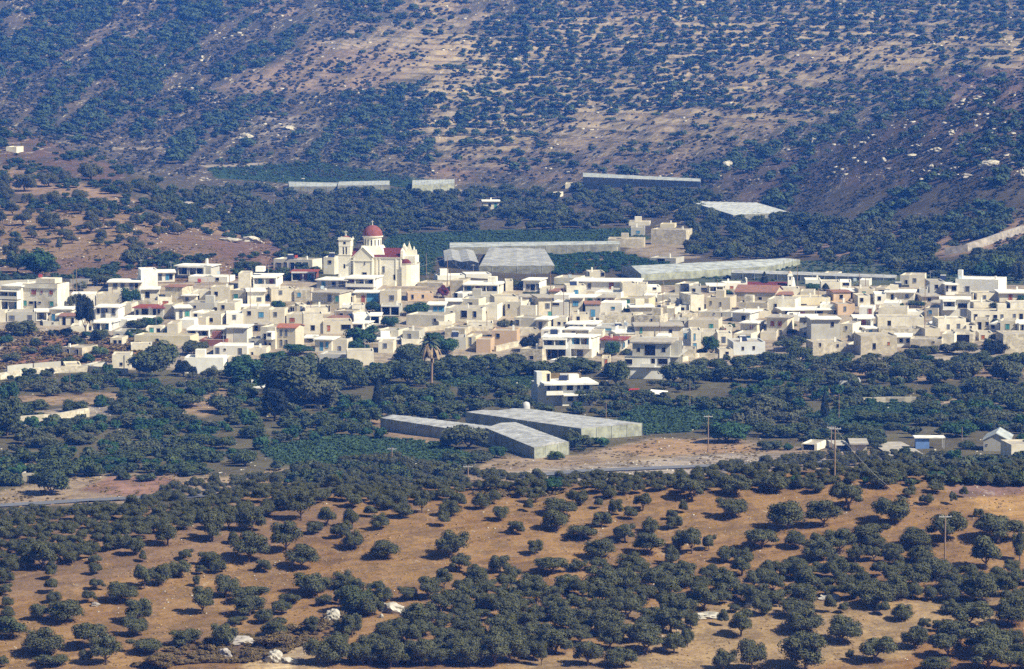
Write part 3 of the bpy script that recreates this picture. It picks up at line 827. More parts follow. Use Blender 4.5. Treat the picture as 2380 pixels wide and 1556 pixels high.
M_ = [(60,110,150,120),(370,110,170,130),(545,135,160,140),(410,185,170,110),(250,265,150,110),(190,205,120,70),(60,240,150,130),(30,315,90,90),(60,390,180,130),(780,115,160,100),(735,170,160,120),(690,255,115,100),(955,125,150,110),(1050,95,130,100),(1080,210,140,100),(1230,60,100,90),(1335,90,150,100),(1280,160,95,80),(1490,170,260,120),(1480,255,240,150),(1195,310,130,95),(1330,445,130,110),(1610,95,160,120),(1790,255,150,110),(1640,335,240,120),(1780,450,260,140),(1950,330,180,145),(2120,295,150,110),(1885,165,110,120),(1985,210,110,90),(2075,130,160,120),(1840,60,130,95),(1770,145,80,75),(2270,215,90,90),(2290,275,130,100),(2350,165,80,90),(2125,430,240,140),(2330,390,150,140),(2270,500,130,130),(300,455,270,130),(740,415,270,200),(800,555,200,115),(900,610,120,70),(1080,560,160,130),(1170,620,150,100),(1450,570,290,120),(1620,570,160,90),(1760,570,200,90),(1990,540,230,115),(700,670,130,130),(590,735,210,140),(440,755,160,110),(270,765,150,120),(60,980,170,170),(530,900,300,150),(1690,1165,250,210),(1370,1220,120,150),(870,1220,260,150),(1925,1205,230,140),(2120,1030,140,120),(2290,1090,180,170),(1130,780,230,150),(830,760,220,130),(680,1040,200,140),(440,1040,200,140)]
R_ = [(390,10,240,150),(80,40,240,150),(350,155,250,160),(740,215,310,200),(1000,220,260,170),(1165,85,270,180),(1450,175,290,200),(930,30,140,80),(670,-5,210,130),(1580,60,110,80),(1700,115,110,85),(1765,40,150,70),(1885,110,70,90),(1960,70,80,65),(2065,210,80,60),(1320,330,290,160),(1340,400,160,90),(1830,305,320,200),(1620,385,270,140),(1670,490,220,120),(2200,320,390,190),(2120,490,280,210),(2350,430,110,210),(570,385,280,140),(790,395,180,120),(950,450,250,160),(1110,410,250,160),(1210,480,150,140),(1480,505,150,125),(1340,490,150,110),(80,395,180,180),(200,400,110,130),(330,490,160,120),(440,505,150,110),(780,560,200,70),(560,850,170,130),(800,850,250,150),(850,950,290,160),(1040,845,110,110),(1130,870,100,65),(1370,770,310,180),(1405,870,110,95),(1540,895,175,120),(1130,1015,275,190),(420,975,220,170),(290,940,100,100),(370,865,100,70),(1620,1065,210,170),(1690,975,100,80),(1780,990,80,85),(1350,1150,300,170),(870,1170,420,260),(500,1195,260,210),(300,1240,200,160),(1170,1190,70,80),(2000,910,330,180),(2110,1070,400,260),(2130,1210,350,200),(1780,1250,260,90),(2300,880,260,210),(50,1060,100,150),(70,950,140,120),(1740,765,120,110),(1500,720,220,170),(2080,720,300,200),(1400,-40,240,140)]
GREENISH = {('m', 100, 790)}
fg = []
for c, lst in (('l', L_), ('m', M_), ('r', R_)):
    for (cx, cy, w, h) in lst:
        u, v = T(c, cx, cy)
        f = K / 2.1636
        hD, wD = h * f * 1.16, w * f * 0.97
        fg.append([u, v + h * f * 0.5 + hD * 0.06, wD, hD, 1])
# dense groves filled in between: outline, crown width, spacing
FILL = [
 (TP('l', [(-60,250),(300,210),(800,170),(1100,80),(1900,20),(2380,-10),(2380,120),(2200,110),(1850,190),(1600,260),(1300,270),(1050,300),(900,420),(600,500),(200,570),(-60,640)]), 58, 0.74),
 (TP('l', [(-60,200),(300,180),(800,150),(700,200),(-60,260)]), 50, 0.8),
 (TP('m', [(640,760),(900,640),(1240,690),(1640,670),(1950,610),(2380,560),(2380,950),(2200,960),(2100,1100),(1800,1130),(1440,1100),(1300,1200),(1000,1240),(800,1320),(-40,1340),(80,1150),(350,1000),(620,900)]), 80, 0.80),
 (TP('r', [(-20,600),(500,570),(1100,570),(1700,580),(2420,590),(2420,800),(2250,850),(1900,790),(1650,780),(1500,800),(900,760),(650,830),(450,860),(150,900),(-20,900)]), 76, 0.80),
 (TP('o', [(-40,780),(400,720),(850,670),(1300,640),(1700,650),(2420,710),(2420,830),(2000,840),(1800,790),(1400,800),(900,860),(600,890),(-40,880)]), 54, 0.72),
 (TP('n', [(-40,700),(300,670),(850,750),(1200,790),(1900,800),(2420,790),(2420,850),(2000,900),(1700,870),(1200,870),(850,880),(700,960),(500,960),(300,1000),(-40,960)]), 52, 0.70),
 (TP('k', [(1100,880),(1500,830),(1950,780),(2400,720),(2400,860),(1900,900),(1500,960),(1150,970)]), 54, 0.70),
 (TP('m', [(-40,640),(150,700),(350,760),(330,860),(100,900),(-40,860)]), 64, 0.9),
 (TP('r', [(1850,850),(2420,830),(2420,1320),(2050,1320),(1800,1150)]), 72, 0.95),
 (TP('r', [(950,380),(1500,440),(1700,540),(1200,560),(900,560)]), 60, 0.9),
]
rr = random.Random(5)
for poly, w0, sp in FILL:
    xs = [p[0] for p in poly]; ys = [p[1] for p in poly]
    tries = int((max(xs) - min(xs)) * (max(ys) - min(ys)) / 25)
    for _ in range(tries):
        u, v = rr.uniform(min(xs), max(xs)), rr.uniform(min(ys), max(ys))
        if not bool(inpoly([u], [v], poly)[0]):
            continue
        sc = 0.62 + 0.5 * (v - 1080) / 476
        w = w0 * rr.uniform(0.75, 1.3) * (0.70 + 0.28 * (v - 1080) / 476)
        h = w * rr.uniform(0.68, 0.9)
        vb = v + h * 0.5
        ok = True
        for q in fg:
            du, dv = (u - q[0]) / ((w + q[2]) * 0.5 * sp * 0.84), (vb - q[1]) / ((h + q[3]) * 0.5 * sp * 0.56)
            if du * du + dv * dv < 1:
                ok = False; break
        if ok:
            fg.append([u, vb, w, h, 0])
fg = [t for t in fg if -60 < t[0] < 2440]
for t in fg:
    t.append(t[2] * t[3] * (1.5 if t[4] else 1.0) * (0.3 if t[1] > 1600 else 1))
fg.sort(key=lambda t: -t[5])
print('foreground olives', len(fg))
NBIG = 245
def soil_word(u, v):
    return 'on open orange soil' if v > 1120 else 'along the crest'
for k, (u, vb, w, h, known, a) in enumerate(fg[:NBIG]):
    size = 'large' if w > 88 else ('medium' if w > 55 else 'small')
    form = 'isolated' if known else 'grove'
    lab = '%s %s olive tree, %s' % (size, form, where(u, vb - h * 0.5))
    place_tree('olive_tree', OLV, u, vb, w, h, lab, 'olive tree', 'olive trees of the foreground grove')
rest = fg[NBIG:]
for bx in ((-480, -80), (2460, 2860)):
    for _ in range(95):
        uu_, vv_ = rr.uniform(*bx), rr.uniform(1120, 1560); ww_ = rr.uniform(40, 90)
        rest.append([uu_, vv_, ww_, ww_ * 0.8])
def stuff_trees(name, items, protos, mat, label, sink=0.0):
    u = np.array([t[0] for t in items]); v = np.array([t[1] for t in items])
    X, Y, Z = ground(u, v)
    s = F / Y
    sx = np.array([t[2] for t in items]) / s; sz = np.array([t[3] for t in items]) / s
    o = join_many(name, mat, protos, np.stack([X, Y, Z - sink], 1), sx, sz, RNG.uniform(0, 6.28, len(X)), RNG.integers(0, len(protos), len(X)))
    return tag(o, label, kind='stuff')
if rest:
    stuff_trees('olive_grove', rest, OLP, M['olive'], 'smaller olive trees crowding together in the dense parts of the grove')

# ---- olives on the spur behind the village (crop e)
SPUR = [(90,580,110,75),(195,600,90,50),(160,645,145,75),(215,710,80,40),(220,752,85,45),(305,800,95,50),(60,490,120,70),(190,500,90,60),(345,510,150,100),(340,650,170,110),(430,690,140,70),(440,740,140,70),(500,790,100,50),(560,570,130,70),(640,640,140,90),(630,700,160,75),(700,755,90,70),(685,800,90,50),(720,625,80,60),(780,680,95,60),(690,540,120,80),(830,740,85,50),(830,785,85,50),(935,640,80,60),(895,695,75,60),(960,755,90,40),(1070,660,120,80),(1095,735,95,70),(1235,720,125,70),(1160,680,90,60),(910,800,110,50),(960,830,100,60),(550,480,130,60),(20,640,60,70),(15,745,60,40),(440,570,60,50),(410,830,60,80),(930,860,120,50),(340,370,130,90),(170,390,160,110),(30,390,90,110),(450,350,100,80),(630,310,180,110),(1075,530,90,70),(1310,490,120,70),(870,450,100,90),(1010,410,130,100),(30,430,100,60),(120,820,130,70),(80,880,140,90)]
for (cx, cy, w, h) in SPUR:
    u, v = T('e', cx, cy)
    f = K / 2.1636
    h = h * 1.1
    lab = 'hillside olive tree %s' % where(u, v)
    place_tree('olive_tree', OLV, u, v + h * f * 0.6, w * f * 1.05, h * f * 1.2, lab, 'olive tree', 'olive trees on the left hillside')

# ---- valley trees in front of and around the village
VT = []
def vt(c, lst, mat='v'):
    for t in lst:
        u, v = T(c, t[0], t[1]); f = K / CROPS[c][2]
        VT.append([u, v + t[3] * f * 0.5, t[2] * f * 1.05, t[3] * f * 1.15, t[4] if len(t) > 4 else mat])
vt('k', [(360,850,280,170,'v'),(50,230,160,160,'g'),(50,400,220,260,'v'),(1040,20,300,200,'v'),(1270,60,130,120,'d'),(1460,90,90,100,'v'),(1340,85,70,90,'d'),(1700,90,300,170,'g'),(2000,150,420,300,'v'),(1900,320,200,220,'d'),(2200,230,300,220,'v'),(2300,90,260,180,'v'),(640,130,260,90,'v'),(900,250,220,100,'v'),(850,320,220,100,'v'),(200,330,280,110,'v'),(520,320,180,90,'v'),(470,430,160,80,'v'),(640,460,200,80,'v'),(900,420,260,100,'v'),(1150,380,240,100,'v'),(1300,280,260,110,'v'),(1560,300,240,130,'v'),(1680,240,220,110,'v'),(1130,230,220,110,'v'),(300,560,240,90,'v'),(560,540,240,90,'v'),(820,540,240,100,'v'),(1100,500,260,100,'v'),(1350,560,260,110,'v'),(1540,570,180,100,'v'),(900,660,320,110,'v'),(400,660,260,110,'v'),(640,680,180,80,'v'),(760,750,120,70,'g'),(915,735,100,60,'g'),(860,800,120,70,'v'),(1010,810,140,70,'v'),(1280,730,200,80,'g'),(1200,640,180,80,'v'),(1700,680,180,120,'v'),(1740,500,180,90,'v'),(2060,450,220,120,'v'),(2280,450,200,120,'v'),(120,180,160,80,'v'),(320,180,240,80,'v'),(320,100,90,70,'v')])
vt('n', [(60,130,200,160,'v'),(240,110,240,140,'v'),(450,100,260,160,'v'),(700,60,260,140,'v'),(240,260,100,210,'c'),(1100,60,240,120,'v'),(900,50,220,120,'v'),(1300,60,280,120,'v'),(380,230,260,130,'v'),(640,240,260,130,'v'),(900,220,240,120,'v'),(1050,170,240,110,'v'),(1180,210,200,100,'v'),(1160,310,180,110,'v'),(940,310,220,110,'v'),(730,330,220,110,'v'),(530,360,200,110,'v'),(350,350,180,100,'v'),(160,390,220,120,'v'),(60,470,180,120,'v'),(1480,60,220,110,'v'),(1590,20,260,90,'v'),(1890,100,190,170,'v'),(2280,90,220,150,'v'),(1440,230,130,120,'g'),(1700,260,190,120,'v'),(1870,230,160,90,'v'),(1390,330,160,70,'v'),(860,540,300,160,'v'),(720,560,130,90,'v'),(1060,640,130,90,'g'),(1580,550,190,120,'v'),(1700,570,100,80,'v'),(940,680,140,80,'v'),(1470,660,140,70,'l'),(1900,370,120,60,'v'),(2060,250,200,90,'v'),(2200,290,160,70,'v')])
vt('o', [(320,500,370,150,'g'),(180,310,150,100,'v'),(370,300,220,110,'v'),(600,310,260,150,'v'),(740,240,240,110,'v'),(90,100,240,140,'v'),(350,90,240,130,'v'),(560,100,240,130,'v'),(760,60,220,120,'v'),(900,130,240,120,'v'),(1000,330,70,170,'c'),(1100,120,240,110,'v'),(1330,60,240,140,'v'),(1560,90,240,120,'v'),(1480,240,160,90,'v'),(1240,220,220,90,'v'),(1150,280,180,80,'v'),(1780,110,220,110,'v'),(2000,60,220,130,'v'),(2250,80,280,160,'v'),(2100,180,240,120,'v'),(1840,210,220,100,'v'),(2080,290,240,110,'v'),(2280,280,220,130,'v'),(1700,330,220,100,'v'),(1920,360,240,110,'v'),(2200,400,240,110,'v'),(1500,400,200,90,'v'),(1300,390,200,90,'v'),(1920,480,260,120,'g'),(2130,440,200,90,'v'),(1700,420,200,80,'v'),(1300,500,240,100,'v'),(1140,480,200,100,'v'),(960,520,200,90,'v'),(780,490,220,110,'v'),(640,490,200,110,'v'),(620,590,180,70,'v'),(750,600,80,60,'g'),(1350,560,140,80,'v'),(1470,460,140,60,'v'),(720,400,180,80,'v'),(540,430,180,90,'v'),(1990,590,130,70,'v'),(1160,540,160,70,'v')])
vt('A', [(240,960,360,180,'v'),(60,1080,180,120,'g'),(400,1110,150,110,'v'),(330,1200,200,90,'v'),(600,1200,220,130,'v'),(120,1280,260,120,'v'),(860,1100,230,130,'v'),(1130,1030,230,140,'v'),(1130,1220,190,150,'l'),(1000,1290,170,110,'g'),(780,1320,200,110,'v'),(1480,600,230,200,'g'),(820,650,120,180,'v'),(1560,900,240,110,'v'),(1720,880,280,120,'g'),(1560,1000,240,110,'v'),(1850,1260,420,300,'v'),(1700,1400,320,200,'v'),(2050,1410,150,150,'d'),(2150,1130,200,100,'v'),(2280,1150,160,120,'v'),(400,210,420,300,'g'),(200,200,250,260,'v'),(1500,170,280,200,'v'),(700,480,140,120,'v'),(900,480,160,120,'v'),(1160,410,240,130,'v'),(1640,120,230,180,'v'),(930,300,180,90,'v'),(60,560,0,0,'v'),(600,1000,120,80,'v'),(750,980,150,90,'v'),(560,1440,130,90,'d')])
vt('B', [(870,820,190,110,'g'),(1770,840,150,110,'g'),(1930,980,190,110,'g'),(2180,860,260,130,'g'),(1670,1120,300,200,'g'),(1600,1200,200,110,'g'),(1060,1240,290,120,'g'),(820,1310,260,120,'g'),(520,1380,220,170,'g'),(60,1240,240,120,'v'),(700,1420,400,190,'v'),(1100,1400,420,220,'v'),(1500,1420,400,200,'v'),(1900,1440,400,180,'v'),(1200,1140,150,60,'v'),(1060,1150,70,50,'v'),(1000,460,60,40,'g'),(560,450,260,100,'v'),(900,480,160,60,'v'),(2100,1300,300,180,'v'),(2250,1440,260,160,'v')])
vt('C', [(400,520,150,140,'p'),(110,700,240,110,'g'),(1220,440,160,120,'v'),(1060,870,160,110,'v'),(1160,860,80,70,'v'),(1340,1080,220,190,'d'),(310,1030,240,140,'g'),(430,1110,320,170,'g'),(1710,730,160,90,'g'),(2240,1140,180,160,'g'),(870,1010,170,60,'v'),(620,680,100,40,'v'),(1350,530,180,40,'v'),(80,1180,300,180,'v'),(500,1280,300,150,'v'),(850,1290,340,180,'v'),(1150,1260,280,170,'v'),(1400,1330,300,140,'v'),(1950,1330,380,160,'v'),(1000,1400,300,120,'v'),(2270,1370,240,170,'v'),(700,140,180,60,'v')])
vt('D', [(1420,540,230,90,'g'),(240,720,110,60,'g'),(1280,1105,220,230,'g'),(1180,1160,120,80,'v'),(200,1145,190,160,'g'),(350,1170,120,80,'v'),(250,1390,280,180,'v'),(1450,1240,90,100,'v'),(1350,1310,240,130,'v'),(1150,1300,260,140,'v'),(1650,1290,320,160,'v'),(1000,1380,280,150,'v'),(1900,1240,280,140,'v'),(2150,1080,380,160,'v'),(2250,1200,280,180,'v'),(1800,1400,300,130,'v'),(2150,1350,320,150,'v'),(1300,1420,280,120,'v'),(1500,880,100,60,'g'),(1830,850,120,50,'v')])
vt('E', [(80,480,180,110,'g'),(220,480,110,70,'c2'),(230,560,90,60,'v'),(1190,650,170,90,'v'),(2110,665,200,80,'v'),(2350,600,80,80,'g'),(2080,830,90,60,'v'),(2120,1010,230,130,'d'),(2080,1120,300,160,'d'),(1560,1130,190,120,'v'),(1350,1150,230,100,'v'),(1200,1190,260,120,'v'),(700,1240,260,120,'v'),(300,1240,300,130,'v'),(960,1270,260,130,'v'),(1750,1130,260,160,'v'),(1900,1240,300,150,'v'),(100,1270,220,140,'v'),(500,1330,300,130,'v'),(850,1380,300,130,'v'),(1250,1330,320,140,'v'),(1600,1310,300,140,'v'),(2200,1260,300,170,'v'),(2150,250,340,280,'l'),(1950,300,250,200,'g'),(2330,300,180,220,'v'),(1450,330,180,100,'v'),(1700,420,0,0,'v')])
VT = [t for t in VT if t[2] > 4]
MATS = {'v': (VAV, 'broad dark green tree', 'tree'), 'g': (GRV, 'deep green bushy tree', 'tree'), 'l': (LIV, 'light green tree', 'tree'), 'd': (DKV, 'dark conifer', 'conifer'), 'p': (PUV, 'dark red bougainvillea bush', 'bush')}
def spindle(seed, n=1100, leaf=0.06, power=0.6, w=0.5):
    rng = np.random.default_rng(seed)
    t = rng.random(n) ** 0.8
    rad = w * np.minimum(1, (t * 6) ** 0.7) * (1 - t) ** power * rng.uniform(0.75, 1.1, n)
    a = rng.uniform(0, 6.283, n)
    p = np.stack([rad * np.cos(a), rad * np.sin(a), 0.06 + 0.94 * t], 1)
    d = np.stack([np.cos(a), np.sin(a), np.full(n, 0.3)], 1)
    v1, q1 = quads_on(rng, p, d, leaf)
    p2 = p * np.array([0.5, 0.5, 1.0])
    v2, q2 = quads_on(rng, p2[: n // 4], d[: n // 4], leaf * 2.6, 1.1)
    return np.concatenate([v1, v2]), np.concatenate([q1, q2 + len(v1)])
v, q = spindle(9)
CYM = (np_mesh('crown', v, q, M['conifer']), trunk_mesh('trunk', 99, 0.5, 0.06, 0))
for t in VT:
    u, vb, w, h, m = t
    if m in ('c', 'c2'):
        place_tree('cypress_tree', [CYM], u, vb, w, h, 'dark narrow cypress, %s' % where(u, vb - h / 2), 'cypress')
        continue
    pr, nm, cat = MATS[m]
    kind = {'p': 'bougainvillea_bush', 'd': 'conifer_tree'}.get(m, 'broadleaf_tree')
    place_tree(kind, pr, u, vb, w, h, '%s, %s' % (nm, where(u, vb - h / 2)), cat, 'trees of the valley and village' if cat == 'tree' else None, sink=0.4)
print('valley trees', len(VT))
# the leaning dark conifer at the left and the cypress before the chapel
def tagtree(e, lab):
    e['label'] = lab
u, v = T('A', 965, 1060)
e = place_tree('conifer_tree', DKV[:2], u, v, 46, 112, 'tall dark ragged conifer in front of the white wall at left', 'conifer')
u, v = T('A', 1020, 700)
u, v = T('D', 1858, 480)
place_tree('cypress_tree', [CYM], u, v, 24, 36, 'dark cypress standing before the red-roofed chapel', 'cypress')

# ---- masses nobody could count
def scatter(n, poly=None, box=None, dens=None):
    if poly is not None:
        xs = [p[0] for p in poly]; ys = [p[1] for p in poly]; box = (min(xs), max(xs), min(ys), max(ys))
    u = RNG.uniform(box[0], box[1], n); v = RNG.uniform(box[2], box[3], n)
    k = np.ones(n, bool)
    if poly is not None:
        k &= inpoly(u, v, poly)
    if dens is not None:
        k &= RNG.random(n) < dens(u, v)
    return u[k], v[k]
SMALL = [crown(300 + k, nlobes=6, nleaf=130, leaf=0.17, squash=0.8, zc=0.5, lobe=(0.2, 0.3), core=False) for k in range(5)]
MIDP = [crown(320 + k, nlobes=10, nleaf=560, leaf=0.085, squash=0.8, zc=0.52, lobe=(0.15, 0.27)) for k in range(5)]
TINY2 = [crown(360 + k, nlobes=2, nleaf=15, leaf=0.42, squash=0.8, zc=0.4, lobe=(0.25, 0.35), core=False) for k in range(4)]
TINY = [crown(340 + k, nlobes=3, nleaf=34, leaf=0.30, squash=0.8, zc=0.4, lobe=(0.25, 0.35), core=False) for k in range(4)]
def mass(name, u, v, w, h, protos, mat, label):
    X, Y, Z = ground(u, v)
    s = F / Y
    o = join_many(name, M[mat], protos, np.stack([X, Y, Z - 0.1], 1), w / s, h / s, RNG.uniform(0, 6.28, len(X)), RNG.integers(0, len(protos), len(X)))
    print(name, len(X))
    return tag(o, label, kind='stuff')
# undergrowth of the mid valley, leaving the fields, the river flat and the clearings open
OPEN = [[(1395,1000),(1490,940),(1640,945),(1740,960),(1600,1005),(1500,1010)], [(600,1045),(780,1012),(1020,1030),(1100,1065),(900,1085),(650,1080)],
        [(1080,1110),(1170,1050),(1330,1050),(1500,1010),(1700,1000),(1900,1025),(2050,1040),(2050,1110),(1500,1140),(1080,1140)],
        [(0,1190),(0,1140),(180,1105),(320,1098),(520,1105),(700,1085),(650,1130),(300,1190)], [(45,975),(250,940),(280,955),(80,985)], [(40,920),(300,910),(320,930),(60,940)],
        [(870,960),(1200,985),(1330,1025),(1330,1075),(1230,1075),(870,1010)], [(1080,960),(1200,945),(1500,975),(1500,1030),(1370,1020)], [(0,800),(150,780),(330,800),(330,815),(150,835),(0,830)],
        [(2050,1020),(2120,1070),(2380,1070),(2380,1010),(2260,1000),(2110,1015)], [(400,955),(520,900),(560,930),(480,970)], [(1000,880),(1250,870),(1250,905),(1050,900)], [(1860,965),(2060,930),(2200,950),(2100,990),(1950,1000)], [(1250,860),(1400,860),(1400,945),(1250,945)], [(2060,1000),(2120,1010),(2170,1060),(2050,1060)],
        [(1450,830),(1590,830),(1590,885),(1450,885)], [(400,820),(560,830),(560,868),(400,868)]]
VFRONT = lambda u: np.interp(u, [0, 240, 300, 400, 560, 700, 850, 1000, 1250, 1440, 1600, 1800, 2000, 2380], [868, 862, 862, 872, 850, 838, 850, 830, 850, 892, 850, 830, 832, 830])
def undens(u, v):
    d = np.clip((fbm(u / 55.0, v / 22.0, 3) - 0.30) * 4.0, 0, 1)
    d = np.where(v < VFRONT(u) + 4, 0, d)
    for p in OPEN:
        d = np.where(inpoly(u, v, p), 0.0, d)
    return d
u, v = scatter(5200, box=(-60, 2440, 820, 1125), dens=undens)
# the valley goes on beyond both edges of the frame
for bx in ((-520, -70), (2450, 2900)):
    a, b = scatter(1700, box=(bx[0], bx[1], 670, 1125), dens=lambda u, v: np.clip((fbm(u / 55.0, v / 22.0, 3) - 0.30) * 4.0, 0, 1))
    u = np.concatenate([u, a]); v = np.concatenate([v, b])
w = RNG.uniform(20, 44, len(u)) * np.interp(v, [820, 1125], [0.8, 1.15])
h = w * RNG.uniform(0.45, 0.85, len(u))
sel = fbm(u / 70.0 + 50, v / 26.0 + 7, 3) + RNG.normal(0, 0.05, len(u))
for nm, mk_, mt, lb in (('valley_thicket', sel < 0.52, 'valley', 'dense dark thicket covering the valley below the village'), ('valley_orchard', (sel >= 0.52) & (sel < 0.62), 'green', 'fresher green orchard trees below the village'), ('valley_olives', sel >= 0.62, 'dull', 'dusty grey-green olives in loose patches below the village')):
    mass(nm, u[mk_], v[mk_] + 6, w[mk_], h[mk_], MIDP, mt, lb)
# rows of vines in the green fields
VF = [(OPEN[0], 1500), (OPEN[1], 2200), (OPEN[11], 500), (OPEN[12], 900),
      ([(860,640),(900,548),(1100,538),(1480,533),(1500,558),(1100,575),(1015,585),(1010,640)], 3200), ([(480,392),(740,378),(1010,422),(1000,445),(840,425),(640,425),(500,412)], 1600), ([(860,442),(1000,442),(1000,453),(870,460)], 250),
      ([(1620,640),(1640,618),(1880,608),(2200,628),(2380,642),(2380,660),(2050,652),(1640,655)], 900)]
U_, V_ = [], []
for p, n in VF:
    a, b = scatter(n, poly=p)
    U_.append(a); V_.append(np.round(b / 3.2) * 3.2 + RNG.normal(0, 0.4, len(b)))
u = np.concatenate(U_); v = np.concatenate(V_)
w = RNG.uniform(9, 15, len(u)) * np.interp(v, [400, 1080], [0.6, 1.15])
mass('vineyard', u, v, w, w * 0.6, TINY, 'vine', 'rows of green vines filling the small flat fields')
# wood behind the village
OPEN2 = [[(860,640),(900,545),(1100,535),(1480,530),(1520,560),(1480,600),(1440,650)], [(1030,545),(1450,545),(1450,590),(1290,598),(1290,640),(1030,640)], [(1430,615),(1900,592),(1900,625),(1600,650),(1430,650)], [(470,385),(740,372),(1010,418),(1000,445),(840,425),(640,425),(500,415)],
         [(660,418),(1060,408),(1060,446),(660,450)], [(1370,404),(1630,404),(1630,440),(1370,445)], [(1600,468),(1710,465),(1835,495),(1710,520)], [(1110,462),(1165,462),(1165,492),(1110,492)], [(1440,590),(1460,510),(1600,510),(1600,600)], [(1265,430),(1330,425),(1330,465),(1265,465)], [(2170,585),(2390,515),(2390,565),(2185,622)]]
def wooddens(u, v):
    d = np.ones(len(u))
    top = np.interp(u, [0, 330, 420, 600, 900, 1200, 1500, 1600, 1800, 2000, 2380], [640, 470, 440, 440, 450, 440, 440, 440, 500, 520, 520])
    spur = (u < 640) & (v > np.interp(u, [0, 200, 330, 420, 640], [200, 330, 480, 500, 570]))
    bot = np.interp(u, [0, 640, 780, 860, 1000, 1500, 1600, 1900, 2380], [640, 600, 625, 560, 538, 530, 600, 610, 655])
    d = np.where((v < top) | (v > bot) | spur, 0, d)
    d *= np.clip((fbm(u / 60.0 + 3, v / 20.0, 3) - 0.22) * 5, 0, 1)
    for p in OPEN2:
        d = np.where(inpoly(u, v, p), 0.0, d)
    return d
u, v = scatter(5000, box=(330, 2900, 430, 660), dens=wooddens)
w = RNG.uniform(20, 40, len(u)) * np.interp(v, [430, 660], [0.85, 1.15])
mass('valley_wood', u, v + 5, w, w * RNG.uniform(0.6, 0.8, len(u)), MIDP, 'valley', 'dark wood and orchards filling the valley floor behind the village')
# spur scrub
def spurd(u, v):
    d = 0.9 * np.clip((fbm(u / 50.0 + 8, v / 16.0, 3) - 0.42) * 6, 0, 1)
    crest = np.interp(u, [0, 150, 300, 450, 560, 640, 760], [272, 322, 385, 460, 532, 585, 650])
    d = np.where(v < crest, 0, d)
    d = np.where(inpoly(u, v, [(0,610),(0,500),(180,490),(330,520),(440,540),(560,560),(600,590),(420,600),(200,600)]), d * 0.05, d)
    return np.where((v > 655), 0, d)
u, v = scatter(5400, box=(-520, 760, 270, 655), dens=spurd)
w = RNG.uniform(12, 34, len(u)) * np.interp(v, [270, 650], [0.8, 1.0])
mass('spur_scrub', u, v + 3, w, w * RNG.uniform(0.5, 0.75, len(u)), MIDP, 'hill', 'dark bushes and scrub over the low hillside at left')
# far hillside: trees in contour rows
BARE = [[(730,90),(960,80),(1110,100),(1000,165),(830,218),(600,222),(450,215),(560,170),(680,130)], [(1270,265),(1450,255),(1640,270),(1850,290),(1800,345),(1560,365),(1290,345)], [(1060,345),(1240,330),(1290,400),(1130,425),(980,400)],
        [(790,60),(1160,28),(1160,50),(960,78),(790,78)], [(1740,140),(2050,95),(2190,105),(2160,165),(1950,180),(1750,165)], [(1700,410),(1900,340),(2080,300),(2150,300),(2150,420),(1900,440),(1750,460)], [(1330,365),(1600,360),(1650,390),(1350,395)], [(2180,185),(2380,140),(2380,230),(2200,235)]]
hu, hv, hw = [], [], []
lim = lambda u: np.interp(u, [0, 330, 600, 1300, 1600, 1900, 2380], [270, 380, 380, 400, 420, 520, 560])
SPURR = [(1640,430),(1850,345),(2100,270),(2380,215),(2380,430),(2100,470),(1850,500),(1700,500)]
# one row of olives along each terrace
far0 = int(np.searchsorted(Ys, 1440)); far1 = int(np.searchsorted(Ys, 2120))
iu, iv = [], []
for u0 in np.arange(800, 2950, 14.0):
    u1 = u0 + RNG.normal(0, 3.0)
    i = int(np.clip(round((u1 - Us[0]) / 9.0), 0, len(Us) - 1))
    q = np.floor(tq[i, far0:far1] - 0.22)
    cr = np.where(np.diff(q) > 0)[0]
    iu += [u1] * len(cr); iv += list(VG[i, far0 + cr])
us = np.array(iu) + RNG.normal(0, 5.0, len(iu)); vv = np.array(iv) + RNG.normal(0, 0.9, len(iv))
dn = fbm(us / 90.0 + 31, vv / 17.0 + 3, 3)
p = np.clip((dn - 0.36) * 8, 0.12, 1)
orch = inpoly(us, vv, [(1000,250),(1180,160),(1330,60),(1260,20),(1700,0),(1700,240),(1400,300),(1100,290)])
p = np.where(orch, np.maximum(p, 0.75), p)
p = np.where(inpoly(us, vv, [(1600,-60),(2500,-60),(2400,90),(2050,80),(1700,130),(1500,150)]), np.maximum(p, 0.95), p)
for kb, b in enumerate(BARE):
    p = np.where(inpoly(us, vv, b), p * [0.04, 0.3, 0.3, 0.3, 0.3, 0.3, 0.5, 0.4][kb], p)
k = (RNG.random(len(us)) < p) & (vv < lim(us))
hu.append(us[k]); hv.append(vv[k]); hw.append(np.full(k.sum(), 1.0))
# clumps running down the gullies of the left and right slopes
n = 19500
uu = RNG.uniform(-520, 2900, n); vv = RNG.uniform(-100, 560, n)
a = (uu * 0.80 - vv * 0.60); b = (uu * 0.60 + vv * 0.80)
dn = fbm(a / 150.0 + 11, b / 34.0 + 4, 4)
p = np.clip((dn - 0.50 + 0.06 * (uu < 700)) * 9, 0, 1)
left = (uu < 1150); right = uu + (560 - vv) * -0.6 > 1500
terr = (uu > 1000) & (vv < 400 - np.clip((uu - 1500) * 0.28, 0, 220))
p = np.where(terr, p * 0.10, p)
p = np.where(inpoly(uu, vv, SPURR), p * 0.55, p)
for bb in BARE:
    p = np.where(inpoly(uu, vv, bb), p * (0.05 if bb is BARE[0] else 0.4), p)
k = (RNG.random(n) < p) & (vv < lim(uu))
hu.append(uu[k]); hv.append(vv[k]); hw.append(RNG.uniform(0.7, 1.5, k.sum()))
hu = np.concatenate(hu); hv = np.concatenate(hv); hw = np.concatenate(hw)
w = 19.0 * RNG.uniform(0.7, 1.3, len(hu)) * hw * np.interp(hv, [-100, 500], [0.9, 1.35])
